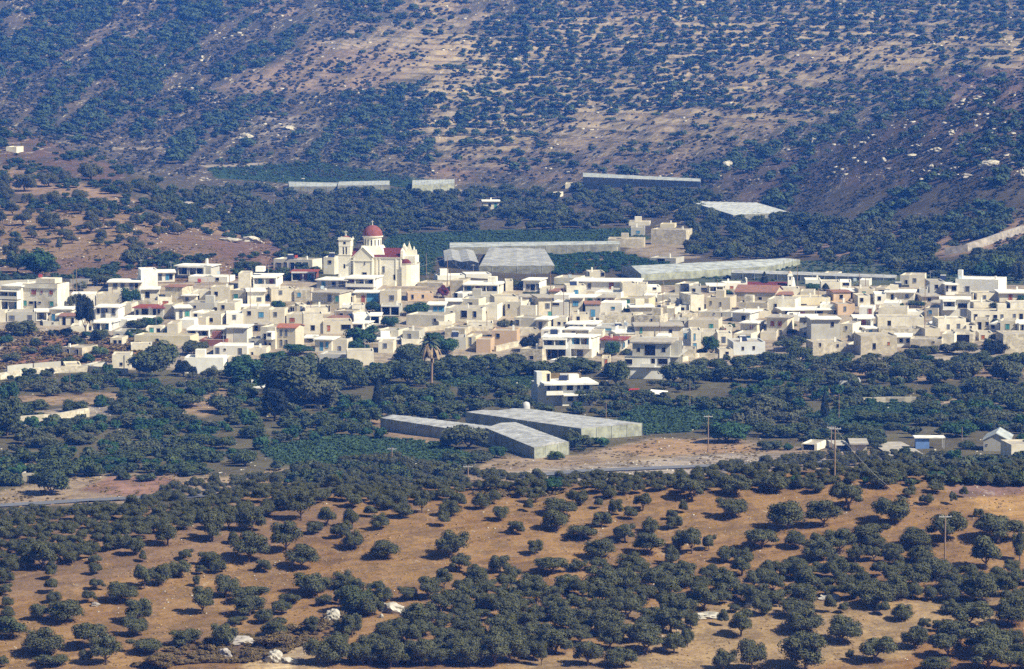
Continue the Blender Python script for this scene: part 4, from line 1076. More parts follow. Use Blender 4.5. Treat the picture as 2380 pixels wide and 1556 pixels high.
mass('hillside_trees', hu, hv + 3, w, w * RNG.uniform(0.5, 0.72, len(w)), SMALL, 'hill', 'olive trees in rows and gullies over the far hillside')
# low scrub everywhere on the far slopes
n = 100000
uu = RNG.uniform(-520, 2900, n); vv = RNG.uniform(-120, 600, n)
a = (uu * 0.80 - vv * 0.60); b = (uu * 0.60 + vv * 0.80)
dn = fbm(a / 70.0 + 1, b / 14.0 + 4, 4)
p = np.clip((dn - 0.42 + 0.05 * (uu < 900) + 0.05 * inpoly(uu, vv, SPURR)) * 6, 0, 1)
p = np.where((uu > 1000) & (vv < 400 - np.clip((uu - 1500) * 0.28, 0, 220)), p * 0.35, p)
for bb in BARE[:2]:
    p = np.where(inpoly(uu, vv, bb), p * 0.6, p)
k = (RNG.random(n) < p) & (vv < lim(uu) + 30)
w = RNG.uniform(4, 11, k.sum())
mass('hillside_scrub', uu[k], vv[k], w, w * 0.55, TINY2, 'scrub', 'low brown-green scrub scattered over the far slopes')
# loose pale stones and broken rock
cube_v = np.array([(x, y, z) for z in (-0.25, 0.3) for y in (-0.5, 0.5) for x in (-0.5, 0.5)], float)
cube_q = np.array([(0, 2, 3, 1), (4, 5, 7, 6), (0, 1, 5, 4), (1, 3, 7, 5), (3, 2, 6, 7), (2, 0, 4, 6)])
STN = [(cube_v * (1 + RNG.normal(0, 0.22, (8, 3))) * np.array([1, 0.8, 1.0]), cube_q) for _ in range(6)]
def stones(name, n, box, poly, lo, hi, thr, label, sc=(60, 20)):
    u, v = scatter(n, poly=poly, box=box, dens=lambda u, v: np.clip((fbm(u / sc[0] + 44, v / sc[1] + 13, 4) - thr) * 9, 0, 1))
    w = lo + (hi - lo) * RNG.random(len(u)) ** 3
    X, Y, Z = ground(u, v); s = F / Y
    tag(join_many(name, M['stone'], STN, np.stack([X, Y, Z], 1), w / s, w / s * 0.9, RNG.uniform(0, 6.28, len(X)), RNG.integers(0, 6, len(X))), label, kind='stuff')
    print(name, len(X))
stones('hillside_rocks', 5000, (350, 2480, -60, 420), None, 2.0, 9.0, 0.56, 'pale broken rock showing through the far slopes')
stones('slope_rocks', 500, None, [(1950,300),(2150,200),(2380,180),(2380,420),(2100,430),(1900,420)], 2.5, 14.0, 0.45, 'white rocks scattered over the right slope')
stones('valley_rocks', 5200, (-60, 2440, 660, 1110), None, 1.5, 6.0, 0.50, 'pale stones in the clearings and lanes of the village and valley', (40, 14))
stones('grove_stones', 3000, (-60, 2440, 1110, 1580), None, 1.2, 5.5, 0.50, 'small pale stones on the orange soil')
stones('spur_stones', 2500, (-60, 720, 460, 655), None, 1.5, 5.5, 0.5, 'small stones over the left hillside', (40, 14))
u, v = scatter(6000, box=(-60, 760, 470, 655), dens=lambda u, v: 0.8 * np.clip((fbm(u / 50.0, v / 12.0, 3) - 0.44) * 6, 0, 1))
w = RNG.uniform(3, 8, len(u))
mass('spur_weeds', u, v, w, w * 0.5, TINY2, 'brownbush', 'dry weeds and low scrub on the left hillside')
stones('rubble', 700, None, [(1100,1110),(1200,1085),(1700,1060),(1900,1055),(1800,1085),(1400,1110)], 1.0, 5.0, 0.3, 'loose rubble and gravel heaps on the river flat')
# dry grass and low scrub in the foreground, weeds on the river flat
u, v = scatter(16000, box=(-60, 2440, 1100, 1580), dens=lambda u, v: np.clip((fbm(u / 70.0 + 2, v / 26.0, 3) - 0.46) * 4, 0, 1))
w = RNG.uniform(4, 11, len(u))
mass('dry_weeds', u, v, w * 0.8, w * 0.4, TINY2, 'drygrass', 'tufts of dry grass on the orange soil')
u, v = scatter(1100, poly=TP('l', [(1500,1060),(1800,1080),(2050,1000),(2380,880),(2380,1040),(2000,1180),(1500,1320),(900,1320),(1200,1160)]))
w = RNG.uniform(10, 30, len(u))
mass('brown_scrub', u, v, w, w * 0.5, MIDP, 'brownbush', 'brown and dark scrub among the rocks at lower left')
u, v = scatter(700, poly=TP('n', [(860,940),(1050,880),(1300,860),(1520,930),(1350,960),(1100,955)]))
w = RNG.uniform(8, 18, len(u))
mass('heather_scrub', u, v, w, w * 0.5, TINY, 'brownbush', 'rusty brown scrub on the crest of the grove')
u, v = scatter(3800, poly=[(1080,1110),(1170,1055),(1340,1055),(1500,1012),(1700,1005),(1900,1030),(2050,1040),(2050,1105),(1500,1130),(1080,1130)], dens=lambda u, v: np.clip((fbm(u / 50.0, v / 12.0, 3) - 0.42) * 6, 0, 1))
w = RNG.uniform(4, 12, len(u))
mass('flat_weeds', u, v, w * 0.8, w * 0.35, TINY2, 'brownbush', 'dry brown weeds on the river flat')
u, v = scatter(900, poly=[(1240,598),(1440,590),(1480,600),(1600,628),(1290,640)])
w = RNG.uniform(8, 20, len(u))
mass('field_scrub', u, v, w, w * 0.5, MIDP, 'green', 'low green growth around the greenhouse behind the village')
u, v = scatter(1500, poly=[(0,1175),(0,1110),(180,1105),(330,1095),(540,1105),(700,1085),(640,1125),(300,1165)], dens=lambda u, v: np.clip((fbm(u / 50.0, v / 12.0, 3) - 0.42) * 6, 0, 1))
w = RNG.uniform(4, 12, len(u))
mass('bank_weeds', u, v, w, w * 0.5, TINY2, 'brownbush', 'dry brown weeds above the road at left')
u, v = scatter(1100, poly=[(0,860),(0,770),(150,770),(330,790),(420,800),(330,840),(150,850)])
w = RNG.uniform(6, 20, len(u))
mass('weeds', u, v, w, w * 0.5, TINY, 'brownbush', 'reddish dry weeds below the houses at left')
# dark shrubs (not olives) in the foreground
for c, x, y, w, h, pr, lab in [('m', 100, 800, 280, 210, BUV, 'dark green rounded shrub left of the larger white boulder'), ('l', 80, 1010, 280, 160, BUV, 'dark shrub on the bank near the left edge'), ('n', 1455, 860, 170, 110, GRV, 'bright green tree on the crest below the greenhouses'), ('m', 1560, 700, 200, 100, BUV, 'dark low shrub in the gap of the dense grove'), ('l', 1900, 1080, 260, 120, BRV, 'brown low shrub beside the pale pit'), ('l', 1120, 1250, 260, 110, BRV, 'brown shrub at the lower edge'), ('l', 1780, 1180, 220, 90, BRV, 'brown shrub above the grey rock')]:
    u, v = T(c, x, y); f = K / 2.1636
    place_tree('shrub', pr, u, v + h * f * 0.5, w * f, h * f * 1.1, lab, 'shrub', sink=0.2)
# ---------------------------------------------------------------- houses
LAND = [('the domed church', 880, 610), ('the red bougainvillea', 1028, 680), ('the date palm', 1003, 800), ('the unfinished concrete house', 1518, 835), ('the small chapel', 1838, 655),
        ('the lone white villa', 1315, 905), ('the ragged dark conifer', 200, 735), ('the orange-roofed gabled house', 672, 775), ('the white house with the sloping parapet', 2255, 665), ('the orange-shuttered apartment block', 70, 690),
        ('the blue-curtained balcony house', 1375, 800), ('the big round tree', 840, 785), ('the ruin with the arched window', 2030, 800), ('the five-doored cream house', 680, 612), ('the long stone house with tiled roof', 1755, 680),
        ('the twin cream blocks', 1470, 675), ('the long white flat-roofed house', 1420, 655), ('the round fig tree', 1650, 800), ('the grey house with dark openings', 450, 630)]
COLW = {'W': 'whitewashed', 'L': 'pale bluish-white', 'C': 'cream', 'Y': 'yellowish', 'B': 'beige', 'P': 'pinkish', 'G': 'grey concrete', 'S': 'rough stone', 'R': 'red-brown'}  # pale bluish-white and grey concrete also name fronts painted in shade
HL = {}
def relation(u, v):
    best = min(LAND, key=lambda l: ((u - l[1]) ** 2 + 2.2 * (v - l[2]) ** 2) + (1e6 if abs(u - l[1]) + abs(v - l[2]) < 9 else 0))
    dx, dy = u - best[1], v - best[2]
    if abs(dx) > 2.2 * abs(dy):
        r = 'left of' if dx < 0 else 'right of'
    elif abs(dy) > 2.2 * abs(dx):
        r = 'above' if dy < 0 else 'below'
    else:
        r = ('above' if dy < 0 else 'below') + (' left of' if dx < 0 else ' right of')
    d = math.hypot(dx, dy * 1.5)
    q = 'just ' if d < 50 else ('' if d < 115 else 'well ')
    return q + r + ' ' + best[0]
WT = {'w': 'dark', 'b': 'bluep', 'g': 'greenp', 'o': 'orangep', 'd': 'dark', 's': 'greyp', 'x': 'dark'}
def add_window(e, x0, x1, z0, z1, t, yo=0.0, nm=None):
    w, h = x1 - x0, z1 - z0
    nm = nm or ('door' if (z0 < 0.5 and h > w * 1.3) or t == 'd' else 'window')
    b = MB()
    f = 0.05
    y = yo
    b.box(x0 - f, x1 + f, y - 0.10, y + 0.02, z1, z1 + f)
    b.box(x0 - f, x0, y - 0.06, y + 0.02, z0, z1)
    b.box(x1, x1 + f, y - 0.06, y + 0.02, z0, z1)
    if nm == 'window':
        b.box(x0 - f, x1 + f, y - 0.10, y + 0.02, z0 - f, z0)
    o = b.build(nm, M['frame'], e)
    p = MB()
    if t in 'bgos' and w > 0.75:
        m = (x0 + x1) / 2
        p.box(x0, m - 0.03, y - 0.035, y + 0.02, z0, z1); p.box(m + 0.03, x1, y - 0.035, y + 0.02, z0, z1)
        p.build('shutter', M[WT[t]], o)
        q = MB(); q.box(m - 0.03, m + 0.03, y - 0.012, y + 0.02, z0, z1); q.build('pane', M['dark'], o)
    else:
        p.box(x0, x1, y - 0.02, y + 0.02, z0, z1)
        p.build('shutter' if t in 'bgos' else 'pane', M[WT[t]], o)  # in openings this is a dark panel painted as the shade inside
def add_porch(e, mb, rb, x0, x1, z0, z1, para, d=1.5, yo=0.0, t='P'):
    """projecting slabs, side fins and parapet round an open loggia"""
    th = 0.18
    mb.box(x0 - 0.1, x1 + 0.1, yo - d, yo + 0.02, z0 - th, z0)
    mb.box(x0 - 0.12, x1 + 0.12, yo - d - 0.15, yo + 0.02, z1, z1 + th + 0.03)
    mb.box(x0 - 0.06, x0 + 0.12, yo - d + 0.02, yo, z0, z1)
    mb.box(x1 - 0.12, x1 + 0.06, yo - d + 0.02, yo, z0, z1)
    n = int((x1 - x0) / 3.2)
    for k in range(n):
        xx = x0 + (x1 - x0) * (k + 1) / (n + 1)
        mb.box(xx - 0.11, xx + 0.11, yo - d + 0.03, yo - d + 0.27, z0, z1)
    if para:
        mb.box(x0 + 0.12, x1 - 0.12, yo - d + 0.01, yo - d + 0.13, z0, z0 + min(0.95, (z1 - z0) * 0.36))
HOUSES = 0
RECTS = []
def H(c, x0, x1, xs, yt, yb, col='C', roof='p', wins=(), look=None, label=None, L=None, yaw=None, name='house', parts=(), rh=None, cat='house'):
    """a house: front spans x0..x1 and yt..yb of crop c; its side shows out to xs"""
    global HOUSES
    HOUSES += 1
    sc = K / CROPS[c][2]
    u0, v0 = T(c, x0, yb); u1, v1 = T(c, x1, yt)
    uc = (u0 + u1) / 2
    RECTS.append((u0, u1, v1, v0))
    X, Y, Z = g1(uc, v0)
    s = F / Y
    m = sc / s                      # metres for one crop unit
    rn = random.Random(HOUSES * 7 + 1)
    L = L or rn.uniform(6.0, 8.5)
    a = 0.0
    if xs:
        ws = (xs - x1) if xs > x1 else (x0 - xs)
        L = max(L, ws * m * 1.35) if ws * m * 1.35 > L else L
        a = math.asin(min(0.75, ws * m / L))
        a = -a if xs > x1 else a
    elif yaw is not None:
        a = math.radians(yaw)
    else:
        a = math.radians(rn.choice([rn.uniform(-20, -10), rn.uniform(-8, 8), rn.uniform(-8, 12)]))
    Wd = (x1 - x0) * m / math.cos(a)
    Hh = (yb - yt) * m
    cx = (x0 + x1) / 2
    lx = lambda px: (px - cx) * m / math.cos(a)
    lz = lambda py: (yb - py) * m
    e = empty(name, (X, Y, Z), a)
    hw = Wd / 2
    base = -2.6
    mb = MB()
    mr = MB()
    rmat = M['roofw'] if (roof.startswith('f') and col in 'WCLYG') else M['roofg']
    if col == 'W':
        rmat = M['roofw']
    if roof == 'p':
        mb.tray(-hw, hw, 0, L, base, Hh, 0.22, 0.3)
        mr.box(-hw + 0.22, hw - 0.22, 0.22, L - 0.22, Hh - 0.5, Hh - 0.28)
    elif roof[0] == 'f':
        mb.box(-hw, hw, 0, L, base, Hh - 0.2)
        o = 0.32
        mr.box(-hw - o, hw + o, -o - 0.25, L + o, Hh - 0.2, Hh + 0.02)
        if roof == 'fr':
            rmat = M['roofr']
    elif roof[0] == 't':
        r = (rh * m * 1.0 if rh else 1.1)
        if roof in ('tg', 'tgo', 'tgg'):
            mb.prism([(-hw, base), (hw, base), (hw, Hh), (0, Hh + r), (-hw, Hh)], 0, L)
            t = 0.14; o = 0.25
            for sgn in (-1, 1):
                mr.add([(0, -o, Hh + r + t), (sgn * (hw + o), -o, Hh + t - o * r / hw), (sgn * (hw + o), L + o, Hh + t - o * r / hw), (0, L + o, Hh + r + t),
                        (0, -o, Hh + r + 0.01), (sgn * (hw + o), -o, Hh + 0.01 - o * r / hw), (sgn * (hw + o), L + o, Hh + 0.01 - o * r / hw), (0, L + o, Hh + r + 0.01)],
                       [(0, 1, 2, 3), (7, 6, 5, 4), (0, 4, 5, 1), (1, 5, 6, 2), (2, 6, 7, 3)])
        else:
            mb.add([(-hw, 0, base), (hw, 0, base), (hw, L, base), (-hw, L, base), (-hw, 0, Hh), (hw, 0, Hh), (hw, L, Hh), (-hw, L, Hh), (-hw, L / 2, Hh + r), (hw, L / 2, Hh + r)],
                   [(0, 1, 5, 4), (1, 2, 6, 9, 5), (2, 3, 7, 6), (3, 0, 4, 8, 7), (4, 5, 9, 8), (6, 7, 8, 9)])
            t, o = 0.14, 0.25
            dz = o * r / (L / 2)
            mr.add([(-hw - o, -o, Hh + t - dz), (hw + o, -o, Hh + t - dz), (hw + o, L / 2, Hh + r + t), (-hw - o, L / 2, Hh + r + t), (hw + o, L + o, Hh + t - dz), (-hw - o, L + o, Hh + t - dz),
                    (-hw - o, -o, Hh + 0.01 - dz), (hw + o, -o, Hh + 0.01 - dz), (hw + o, L / 2, Hh + r + 0.01), (-hw - o, L / 2, Hh + r + 0.01), (hw + o, L + o, Hh + 0.01 - dz), (-hw - o, L + o, Hh + 0.01 - dz)],
                   [(0, 1, 2, 3), (3, 2, 4, 5), (6, 7, 1, 0), (5, 4, 10, 11), (1, 7, 8, 2), (2, 8, 10, 4), (0, 3, 9, 6), (3, 5, 11, 9)])
        rmat = M['tile'] if roof.endswith('o') else (M['plwhite'] if roof == 'tgg' else M['tileold'])
    wins = list(wins)
    if label is None and not wins and Hh > 2.4 and Wd > 3.2:
        for q_ in range(1 if Wd < 7 else 2):
            wx = x0 + (x1 - x0) * (rn.uniform(0.15, 0.4) + 0.4 * q_)
            wins.append((wx, yb - (2.5 if Hh > 2.9 else 2.0) / m, 0.62 / m, 0.8 / m, rn.choice('wwsb')))
    wall = mb.build('wall', M[col], e)
    if mr.v:
        mr.build('roof', rmat, e)
    pb = MB()
    for wdw in wins:
        x, y, w, h = wdw[:4]
        t = wdw[4] if len(wdw) > 4 else 'w'
        xa, xb, za, zb = lx(x), lx(x + w), lz(y + h), lz(y)
        gw, gh = (xb - xa) * 0.13, (zb - za) * 0.10
        if t not in 'PQR':
            xa -= gw; xb += gw; zb += gh; za = za if za < 0.4 else za - gh
        xa = max(xa, -hw + 0.1); xb = min(xb, hw - 0.1)
        if t in ('P', 'Q', 'R'):
            d = 1.9
            add_porch(e, pb, None, max(lx(x), -hw), min(lx(x + w), hw), za, zb, t == 'Q', d=d)
            zz = (za, min(zb - 0.3, za + 2.1))
            n = max(1, int((xb - xa) / 1.9))
            for k in range(n):
                xc = xa + (xb - xa) * (k + 0.5) / n
                if t == 'R':
                    add_window(e, xc - 0.8, xc + 0.8, zz[0] + 0.02, zz[1] + 0.2, 'w', 0.0, 'door')  # wide dark panels painted as the shade deep in the recess
                else:
                    add_window(e, xc - 0.45, xc + 0.45, zz[0] + 0.02, zz[1], ['o', 's', 'w', 'b'][(HOUSES + k) % 4], 0.0, 'door')
        elif t == 'X':
            # big unglazed opening: a flat dark panel painted as its shaded hollow
            add_window(e, xa, xb, za, zb, 'x', 0.0, 'opening')
        else:
            add_window(e, xa, xb, za, zb, t)
    if pb.v:
        pb.build('balcony', M['W' if col in 'WLC' else 'G'], e)
    for nm, px0, px1, py0, py1, pd0, pd1, pm in parts:
        q = MB(); q.box(lx(px0), lx(px1), pd0, pd1, lz(py1), lz(py0)); q.build(nm, M[pm], e)
    # something on the roof
    k = rn.random()
    if roof[0] in 'pf' and Wd > 3.5:
        if k < 0.35:
            q = MB(); xx = rn.uniform(-hw * 0.7, hw * 0.7); yy = rn.uniform(1, L - 1)
            q.box(xx - 0.2, xx + 0.2, yy - 0.2, yy + 0.2, Hh - 0.4, Hh + rn.uniform(0.5, 1.0)); q.build('chimney', M['W'], e)
        elif k < 0.5 and Wd > 5:
            q = MB(); xx = rn.uniform(-hw * 0.5, hw * 0.5)
            q.box(xx - 1.0, xx + 1.0, L * 0.5, L * 0.5 + 2.2, Hh - 0.4, Hh + 1.3); q.build('stair_head', M[col], e)
        elif k < 0.85:
            q = MB(); xx = rn.uniform(-hw * 0.8, hw * 0.8); yy = L * 0.6
            q.tube([(xx, yy, Hh - 0.4), (xx, yy, Hh + 2.2)], [0.03, 0.02], 5); q.box(xx - 0.5, xx + 0.5, yy - 0.02, yy + 0.02, Hh + 1.8, Hh + 1.84); q.box(xx - 0.35, xx + 0.35, yy - 0.02, yy + 0.02, Hh + 2.0, Hh + 2.04)
            q.build('antenna', M['metal'], e)
    # label
    vm = (v0 + v1) / 2
    if label is None:
        if look is None:
            big = 'tall ' if Hh > Wd * 0.95 else ('long low ' if Wd > 2.6 * Hh else ('small ' if Wd < 4.2 else ''))
            ts = [w[4] if len(w) > 4 else 'w' for w in wins]
            n = len(wins)
            if any(t in 'PQR' for t in ts):
                ft = 'with open balcony'
            elif 'b' in ts:
                ft = 'with blue %s' % ('shutters' if ts.count('b') > 1 else 'door')
            elif 'g' in ts:
                ft = 'with green door'
            elif 'o' in ts:
                ft = 'with reddish shutters'
            elif n == 0:
                ft = 'with blank wall'
            else:
                ft = 'with %s dark window%s' % (['', 'one', 'two', 'three', 'four', 'five'][min(n, 5)], 's' if n > 1 else '')
            rf = {'t': ' tile-roofed'}.get(roof[0], '')
            look = '%s%s%s house %s' % (big, COLW[col], rf, ft)
        label = look + ' ' + relation(uc, vm)
        if label in HL:
            for ad in ('second such ', 'third such ', 'fourth such ', 'fifth such '):
                if ad + label not in HL:
                    label = ad + label
                    break
    for cut in ('second such ', ' dark', 'well ', ' long low', 'long low ', 'tall ', ' with two windows', ' with three windows', ' with one window', ' with reddish shutters', 'small ', ' tile-roofed', ' with blank wall'):
        if len(label.replace('-', ' ').split()) <= 16:
            break
        if label.replace(cut, ' ' if cut[0] == ' ' and cut[-1] == ' ' else '', 1) not in HL:
            label = label.replace(cut, '', 1)
    HL[label] = 1
    tag(e, label, cat, 'village houses' if cat == 'house' else None)
    return e, (X, Y, Z, s, m, lx, lz, Hh, L, hw, a)

A, B_, C_, D_, E_ = 'ABCDE'
H(A,250,660,760,455,760,'C','p',[(360,530,45,45,'o'),(465,535,20,25,'o'),(570,530,35,40,'o'),(265,655,30,50,'g'),(330,660,40,25),(390,660,20,70,'d'),(440,660,25,15),(575,655,35,45,'g')],label='large cream apartment block with orange shutters at the far left',
  parts=[('penthouse',380,600,400,456,1.5,5.5,'C'),('cornice',250,660,500,508,-0.2,0.0,'G')])
H(A,15,250,0,475,752,'C','f',[(30,540,210,75,'Q'),(30,650,210,90,'P')],label='cream house with two deep balconies at the left edge of the photo')
H(A,-90,10,0,640,760,'C','p',[(0,690,8,30)],label='cream house cut by the left edge behind the balconied one')
H(A,75,400,0,775,885,'G','p',[(110,820,50,45,'s'),(320,815,40,45,'s')])
H(A,405,540,0,765,870,'W','f',[(410,770,120,90,'P')])
H(A,-80,58,0,770,890,'C','p',[])
H(A,805,1075,0,572,705,'W','p',[],label='blank white wall house behind the ragged dark conifer')
H(A,1085,1380,0,568,702,'B','p',[],label='blank beige house between white wall and round green tree')
H(A,1225,1600,0,432,548,'C','f',[(1285,455,40,50,'s'),(1370,455,35,50,'s'),(1470,445,40,75,'s'),(1530,450,30,50)],label='pale long house with white roof at upper left of village',L=9)
H(A,1600,1785,1535,295,512,'W','p',[],label='tall blank bright white block at upper left of village')
H(A,1790,1978,0,322,435,'W','f',[(1880,350,30,60,'b'),(1920,350,30,50),(1800,350,30,70,'s')])
H(A,1985,2395,0,250,392,'G','f',[(2040,268,110,78,'R'),(2165,270,170,76,'R')],label='grey concrete house with wide dark openings and tall chimney',parts=[('mast',2325,2345,170,260,0.5,1.2,'W'),('side_block',2330,2400,245,392,-0.6,0,'G')])
H(A,1595,1800,0,512,640,'C','f',[(1650,555,40,80,'d')])
H(A,1870,2065,2160,495,672,'S','t',[],rh=14,label='rough stone house with faded red roof right of the tall white block')
H(A,1515,1850,0,722,832,'G','fr',[(1610,745,60,55),(1735,745,30,60),(1790,745,20,45),(1540,760,25,60,'d')],label='grey house with dark red roof edge and terrace')
H(A,1450,1790,0,642,712,'S','p',[])
H(A,1785,1945,0,606,696,'C','p',[(1850,655,50,35,'o')])
H(A,1850,1978,0,690,828,'B','p',[])
H(A,1990,2165,0,722,862,'W','f',[(2100,770,40,50,'g'),(2035,770,28,80,'s')])
H(A,670,910,0,824,928,'C','t',[(710,845,30,80,'d'),(810,850,25,70)],rh=14,label='low cream house with old red tiles left of the ragged conifer')
H(A,1080,1340,1380,715,860,'W','f',[(1100,740,25,50),(1150,740,40,95,'s'),(1190,740,25,35),(1270,735,35,70,'s')],label='white house with several openings right of the ragged conifer')
H(A,1045,1285,1375,880,975,'L','f',[(1070,895,200,75,'P')])  # front in shade, the shade put into its bluish colour
H(A,1400,1700,0,842,885,'W','f',[])
H(A,1650,1845,0,955,1030,'C','p',[(1700,962,36,62,'g'),(1780,965,30,50)])
H(A,1855,1945,0,955,1025,'W','p',[(1870,970,30,40,'b')])
H(A,1515,2160,0,1042,1142,'Y','p',[(1770,1080,25,30)],label='long yellowish stone house with one tiny window, lower left village')
H(A,1485,1720,0,1145,1225,'C','p',[])
H(A,695,935,1080,1175,1265,'S','p',[(760,1200,20,40),(870,1200,20,50)])
H(A,1270,1480,0,1258,1425,'C','p',[(1360,1350,25,30)],label='tall cream house with one small window at the lower left',parts=[('pipe',1408,1416,1262,1420,-0.12,0,'G')])
H(A,740,920,0,1372,1452,'Y','p',[(780,1390,25,40,'s'),(850,1390,20,50)])
H(A,940,1060,0,1372,1440,'G','p',[])
H(A,490,665,0,885,930,'G','p',[(590,895,15,15)])
H(A,700,850,0,690,740,'L','p',[(740,705,60,30)])
H(A,2235,2334,0,835,935,'B','p',[])
H(A,2160,2330,0,545,600,'G','p',[])
H(A,2160,2300,0,780,850,'W','p',[(2200,800,30,40)])
# crop B
H(B_,5,385,440,552,605,'W','p',[(275,565,25,25)])
H(B_,45,215,0,697,793,'C','p',[(80,740,30,45),(185,735,22,45,'s')])
H(B_,222,405,0,652,803,'B','p',[])
H(B_,406,560,0,682,803,'B','p',[(445,725,35,60,'g')])
H(B_,572,740,540,688,822,'C','f',[(665,755,35,30,'s')])
H(B_,485,600,0,522,682,'B','p',[])
H(B_,602,865,890,548,655,'W','f',[(640,562,215,88,'Q')],parts=[('stair_block',640,720,465,512,1.5,4.5,'W')])
H(B_,815,1195,0,388,492,'C','p',[(850,430,40,60,'s'),(920,425,25,62,'s'),(985,425,30,65),(1050,420,35,68,'s'),(1115,420,35,68,'s')],label='low cream house with five doors left of the church')
H(B_,1295,1400,1440,368,530,'C','p',[(1345,400,25,25)])
H(B_,992,1225,0,508,592,'R','fr',[(1000,515,215,70,'P')],label='open dark porch with red roof edge left of the church')
H(B_,1230,1520,0,582,672,'L','f',[(1280,605,30,40,'b'),(1380,605,30,38),(1450,600,55,50,'s')])
H(B_,1520,1800,1850,558,675,'W','f',[(1525,572,265,68,'Q')],label='white balcony house directly below the church')
H(B_,1235,1330,0,360,0,'C') if False else None
H(B_,800,1015,0,668,792,'B','p',[])
H(B_,1018,1170,0,682,792,'S','p',[])
H(B_,1185,1450,0,702,852,'B','f',[(1340,730,30,55,'s'),(1415,740,30,45,'g')])
H(B_,1452,1588,0,735,812,'B','p',[(1520,750,45,55)])
H(B_,1590,1825,0,700,802,'C','f',[(1660,740,28,58,'o'),(1720,710,90,85,'b')])
H(B_,1832,2000,2030,688,828,'B','p',[(1930,735,35,40,'s')],label='beige block on dark open pillars, below right of the church')
H(B_,1845,2040,0,830,925,'G','p',[(1850,835,170,80,'R')])
H(B_,942,1100,0,912,1002,'C','p',[(980,950,38,35,'o')])
H(B_,1105,1290,0,906,1098,'B','p',[(1180,1020,30,40)])
H(B_,1292,1570,0,977,1098,'B','p',[(1335,1020,22,45,'o'),(1475,1015,72,40)])
H(B_,1335,1570,0,952,975,'B','t',[],rh=10,label='low shed with flat red tiles above the big round tree')
H(B_,1585,1738,0,916,992,'W','p',[])
H(B_,1740,1838,0,918,1000,'W','f',[(1745,925,88,70,'R')])
H(B_,1575,1712,0,992,1048,'W','f',[(1590,1000,100,40,'P')])
H(B_,1470,1565,0,822,908,'W','p',[(1485,855,28,38),(1525,860,35,45)])
H(B_,1568,1692,0,824,912,'B','p',[(1620,870,22,35,'s')])
H(B_,1122,1362,0,850,908,'C','p',[(1345,835,15,45)])
H(B_,968,1050,0,832,892,'S','p',[(985,850,28,40)])
H(B_,1055,1125,0,820,890,'C','p',[(1075,840,18,45,'s')])
H(B_,0,258,0,802,884,'G','p',[(60,830,20,20)])
H(B_,92,325,0,906,1008,'C','p',[(205,950,35,32)])
H(B_,370,530,0,902,1008,'W','p',[])
H(B_,520,780,0,862,1002,'C','p',[(575,885,28,32),(685,895,38,42,'b')])
H(B_,785,925,0,868,1002,'B','p',[])
H(B_,320,762,0,836,862,'W','f',[])
H(B_,5,365,0,1046,1150,'C','f',[(8,1060,90,80,'P'),(105,1060,112,80,'Q'),(280,1072,38,42)],label='cream house with dark balcony over a red-brown base')
H(B_,118,362,0,1153,1216,'R','p',[])
H(B_,370,570,602,1032,1195,'C','f',[],parts=[('shade_panel',440,568,1050,1180,-0.04,0.0,'G')],label='pale house with a large shaded wall patch in grey')  # grey panel painted as shade on the wall
H(B_,246,570,0,1212,1308,'W','p',[(270,1235,30,50,'s'),(350,1240,15,15),(490,1240,28,60,'s')],label='low white house with three openings at the village foot')
H(B_,-30,345,0,1322,1475,'W','p',[],label='big blank white wall house at lower left of the village')
H(B_,345,462,0,1332,1395,'C','p',[(365,1345,20,30)])
H(B_,695,840,0,1032,1240,'C','p',[(730,1100,18,42),(785,1080,48,58,'Q'),(700,1180,48,40),(780,1190,18,26)])
H(B_,845,1030,1100,1042,1242,'B','to',[(880,1065,22,50,'s'),(930,1065,22,50,'s'),(885,1160,18,50,'s'),(935,1160,18,38,'s')],rh=26,label='two-storey beige gabled house with bright orange tiled roof')
H(B_,1215,1375,0,1147,1272,'C','f',[(1265,1185,25,68,'b'),(1320,1180,22,44,'b')])
H(B_,1377,1520,0,1152,1272,'B','p',[(1440,1220,22,48,'s')])
H(B_,1115,1210,0,1132,1180,'W','f',[])
H(B_,1255,1520,0,1292,1372,'L','p',[(1310,1325,26,40,'b')])
H(B_,1520,1775,0,1262,1398,'C','p',[(1560,1335,25,15)],label='weathered cream block under the big round tree')
H(B_,1810,2010,0,1062,1137,'C','p',[(1915,1075,18,15)])
H(B_,1790,2040,0,1146,1172,'W','f',[])
H(B_,570,752,0,1236,1302,'C','p',[(610,1275,15,25)])
H(B_,2040,2240,0,1150,1200,'C','p',[])
# crop C
H(C_,122,400,0,428,472,'S','p',[],label='low building with broad grey roof right of the church')
H(C_,18,298,0,540,628,'P','p',[(60,560,20,40),(175,560,18,30)],label='crumbling pinkish ruin below right of the church')
H(C_,342,640,0,347,402,'W','p',[])
H(C_,482,620,0,402,525,'S','p',[])
H(C_,632,1020,1080,437,552,'C','f',[(638,452,372,94,'Q')],label='large house with wide dark balcony right of the bougainvillea',L=8)
H(C_,642,950,0,572,660,'G','p',[(820,595,33,60),(920,590,28,55,'s')])
H(C_,650,930,0,332,378,'W','p',[])
H(C_,1082,1165,0,407,522,'C','p',[])
H(C_,1275,1452,1530,397,518,'W','f',[(1310,450,33,50,'s'),(1360,450,38,62),(1420,445,26,58,'s')],label='small white house with three doors and pale sloping roof')
H(C_,1610,1862,0,372,442,'C','p',[])
H(C_,1746,1960,0,457,577,'C','p',[(1835,510,35,45,'b')])
H(C_,1562,1745,0,524,572,'B','t',[],rh=16)
H(C_,1455,1602,0,490,557,'C','p',[])
H(C_,1997,2165,0,312,372,'C','p',[(2125,318,32,38)])
H(C_,1902,2010,0,382,442,'L','p',[(1945,425,25,15)])
H(C_,962,1222,0,577,775,'B','p',[(1020,705,33,60,'d')])
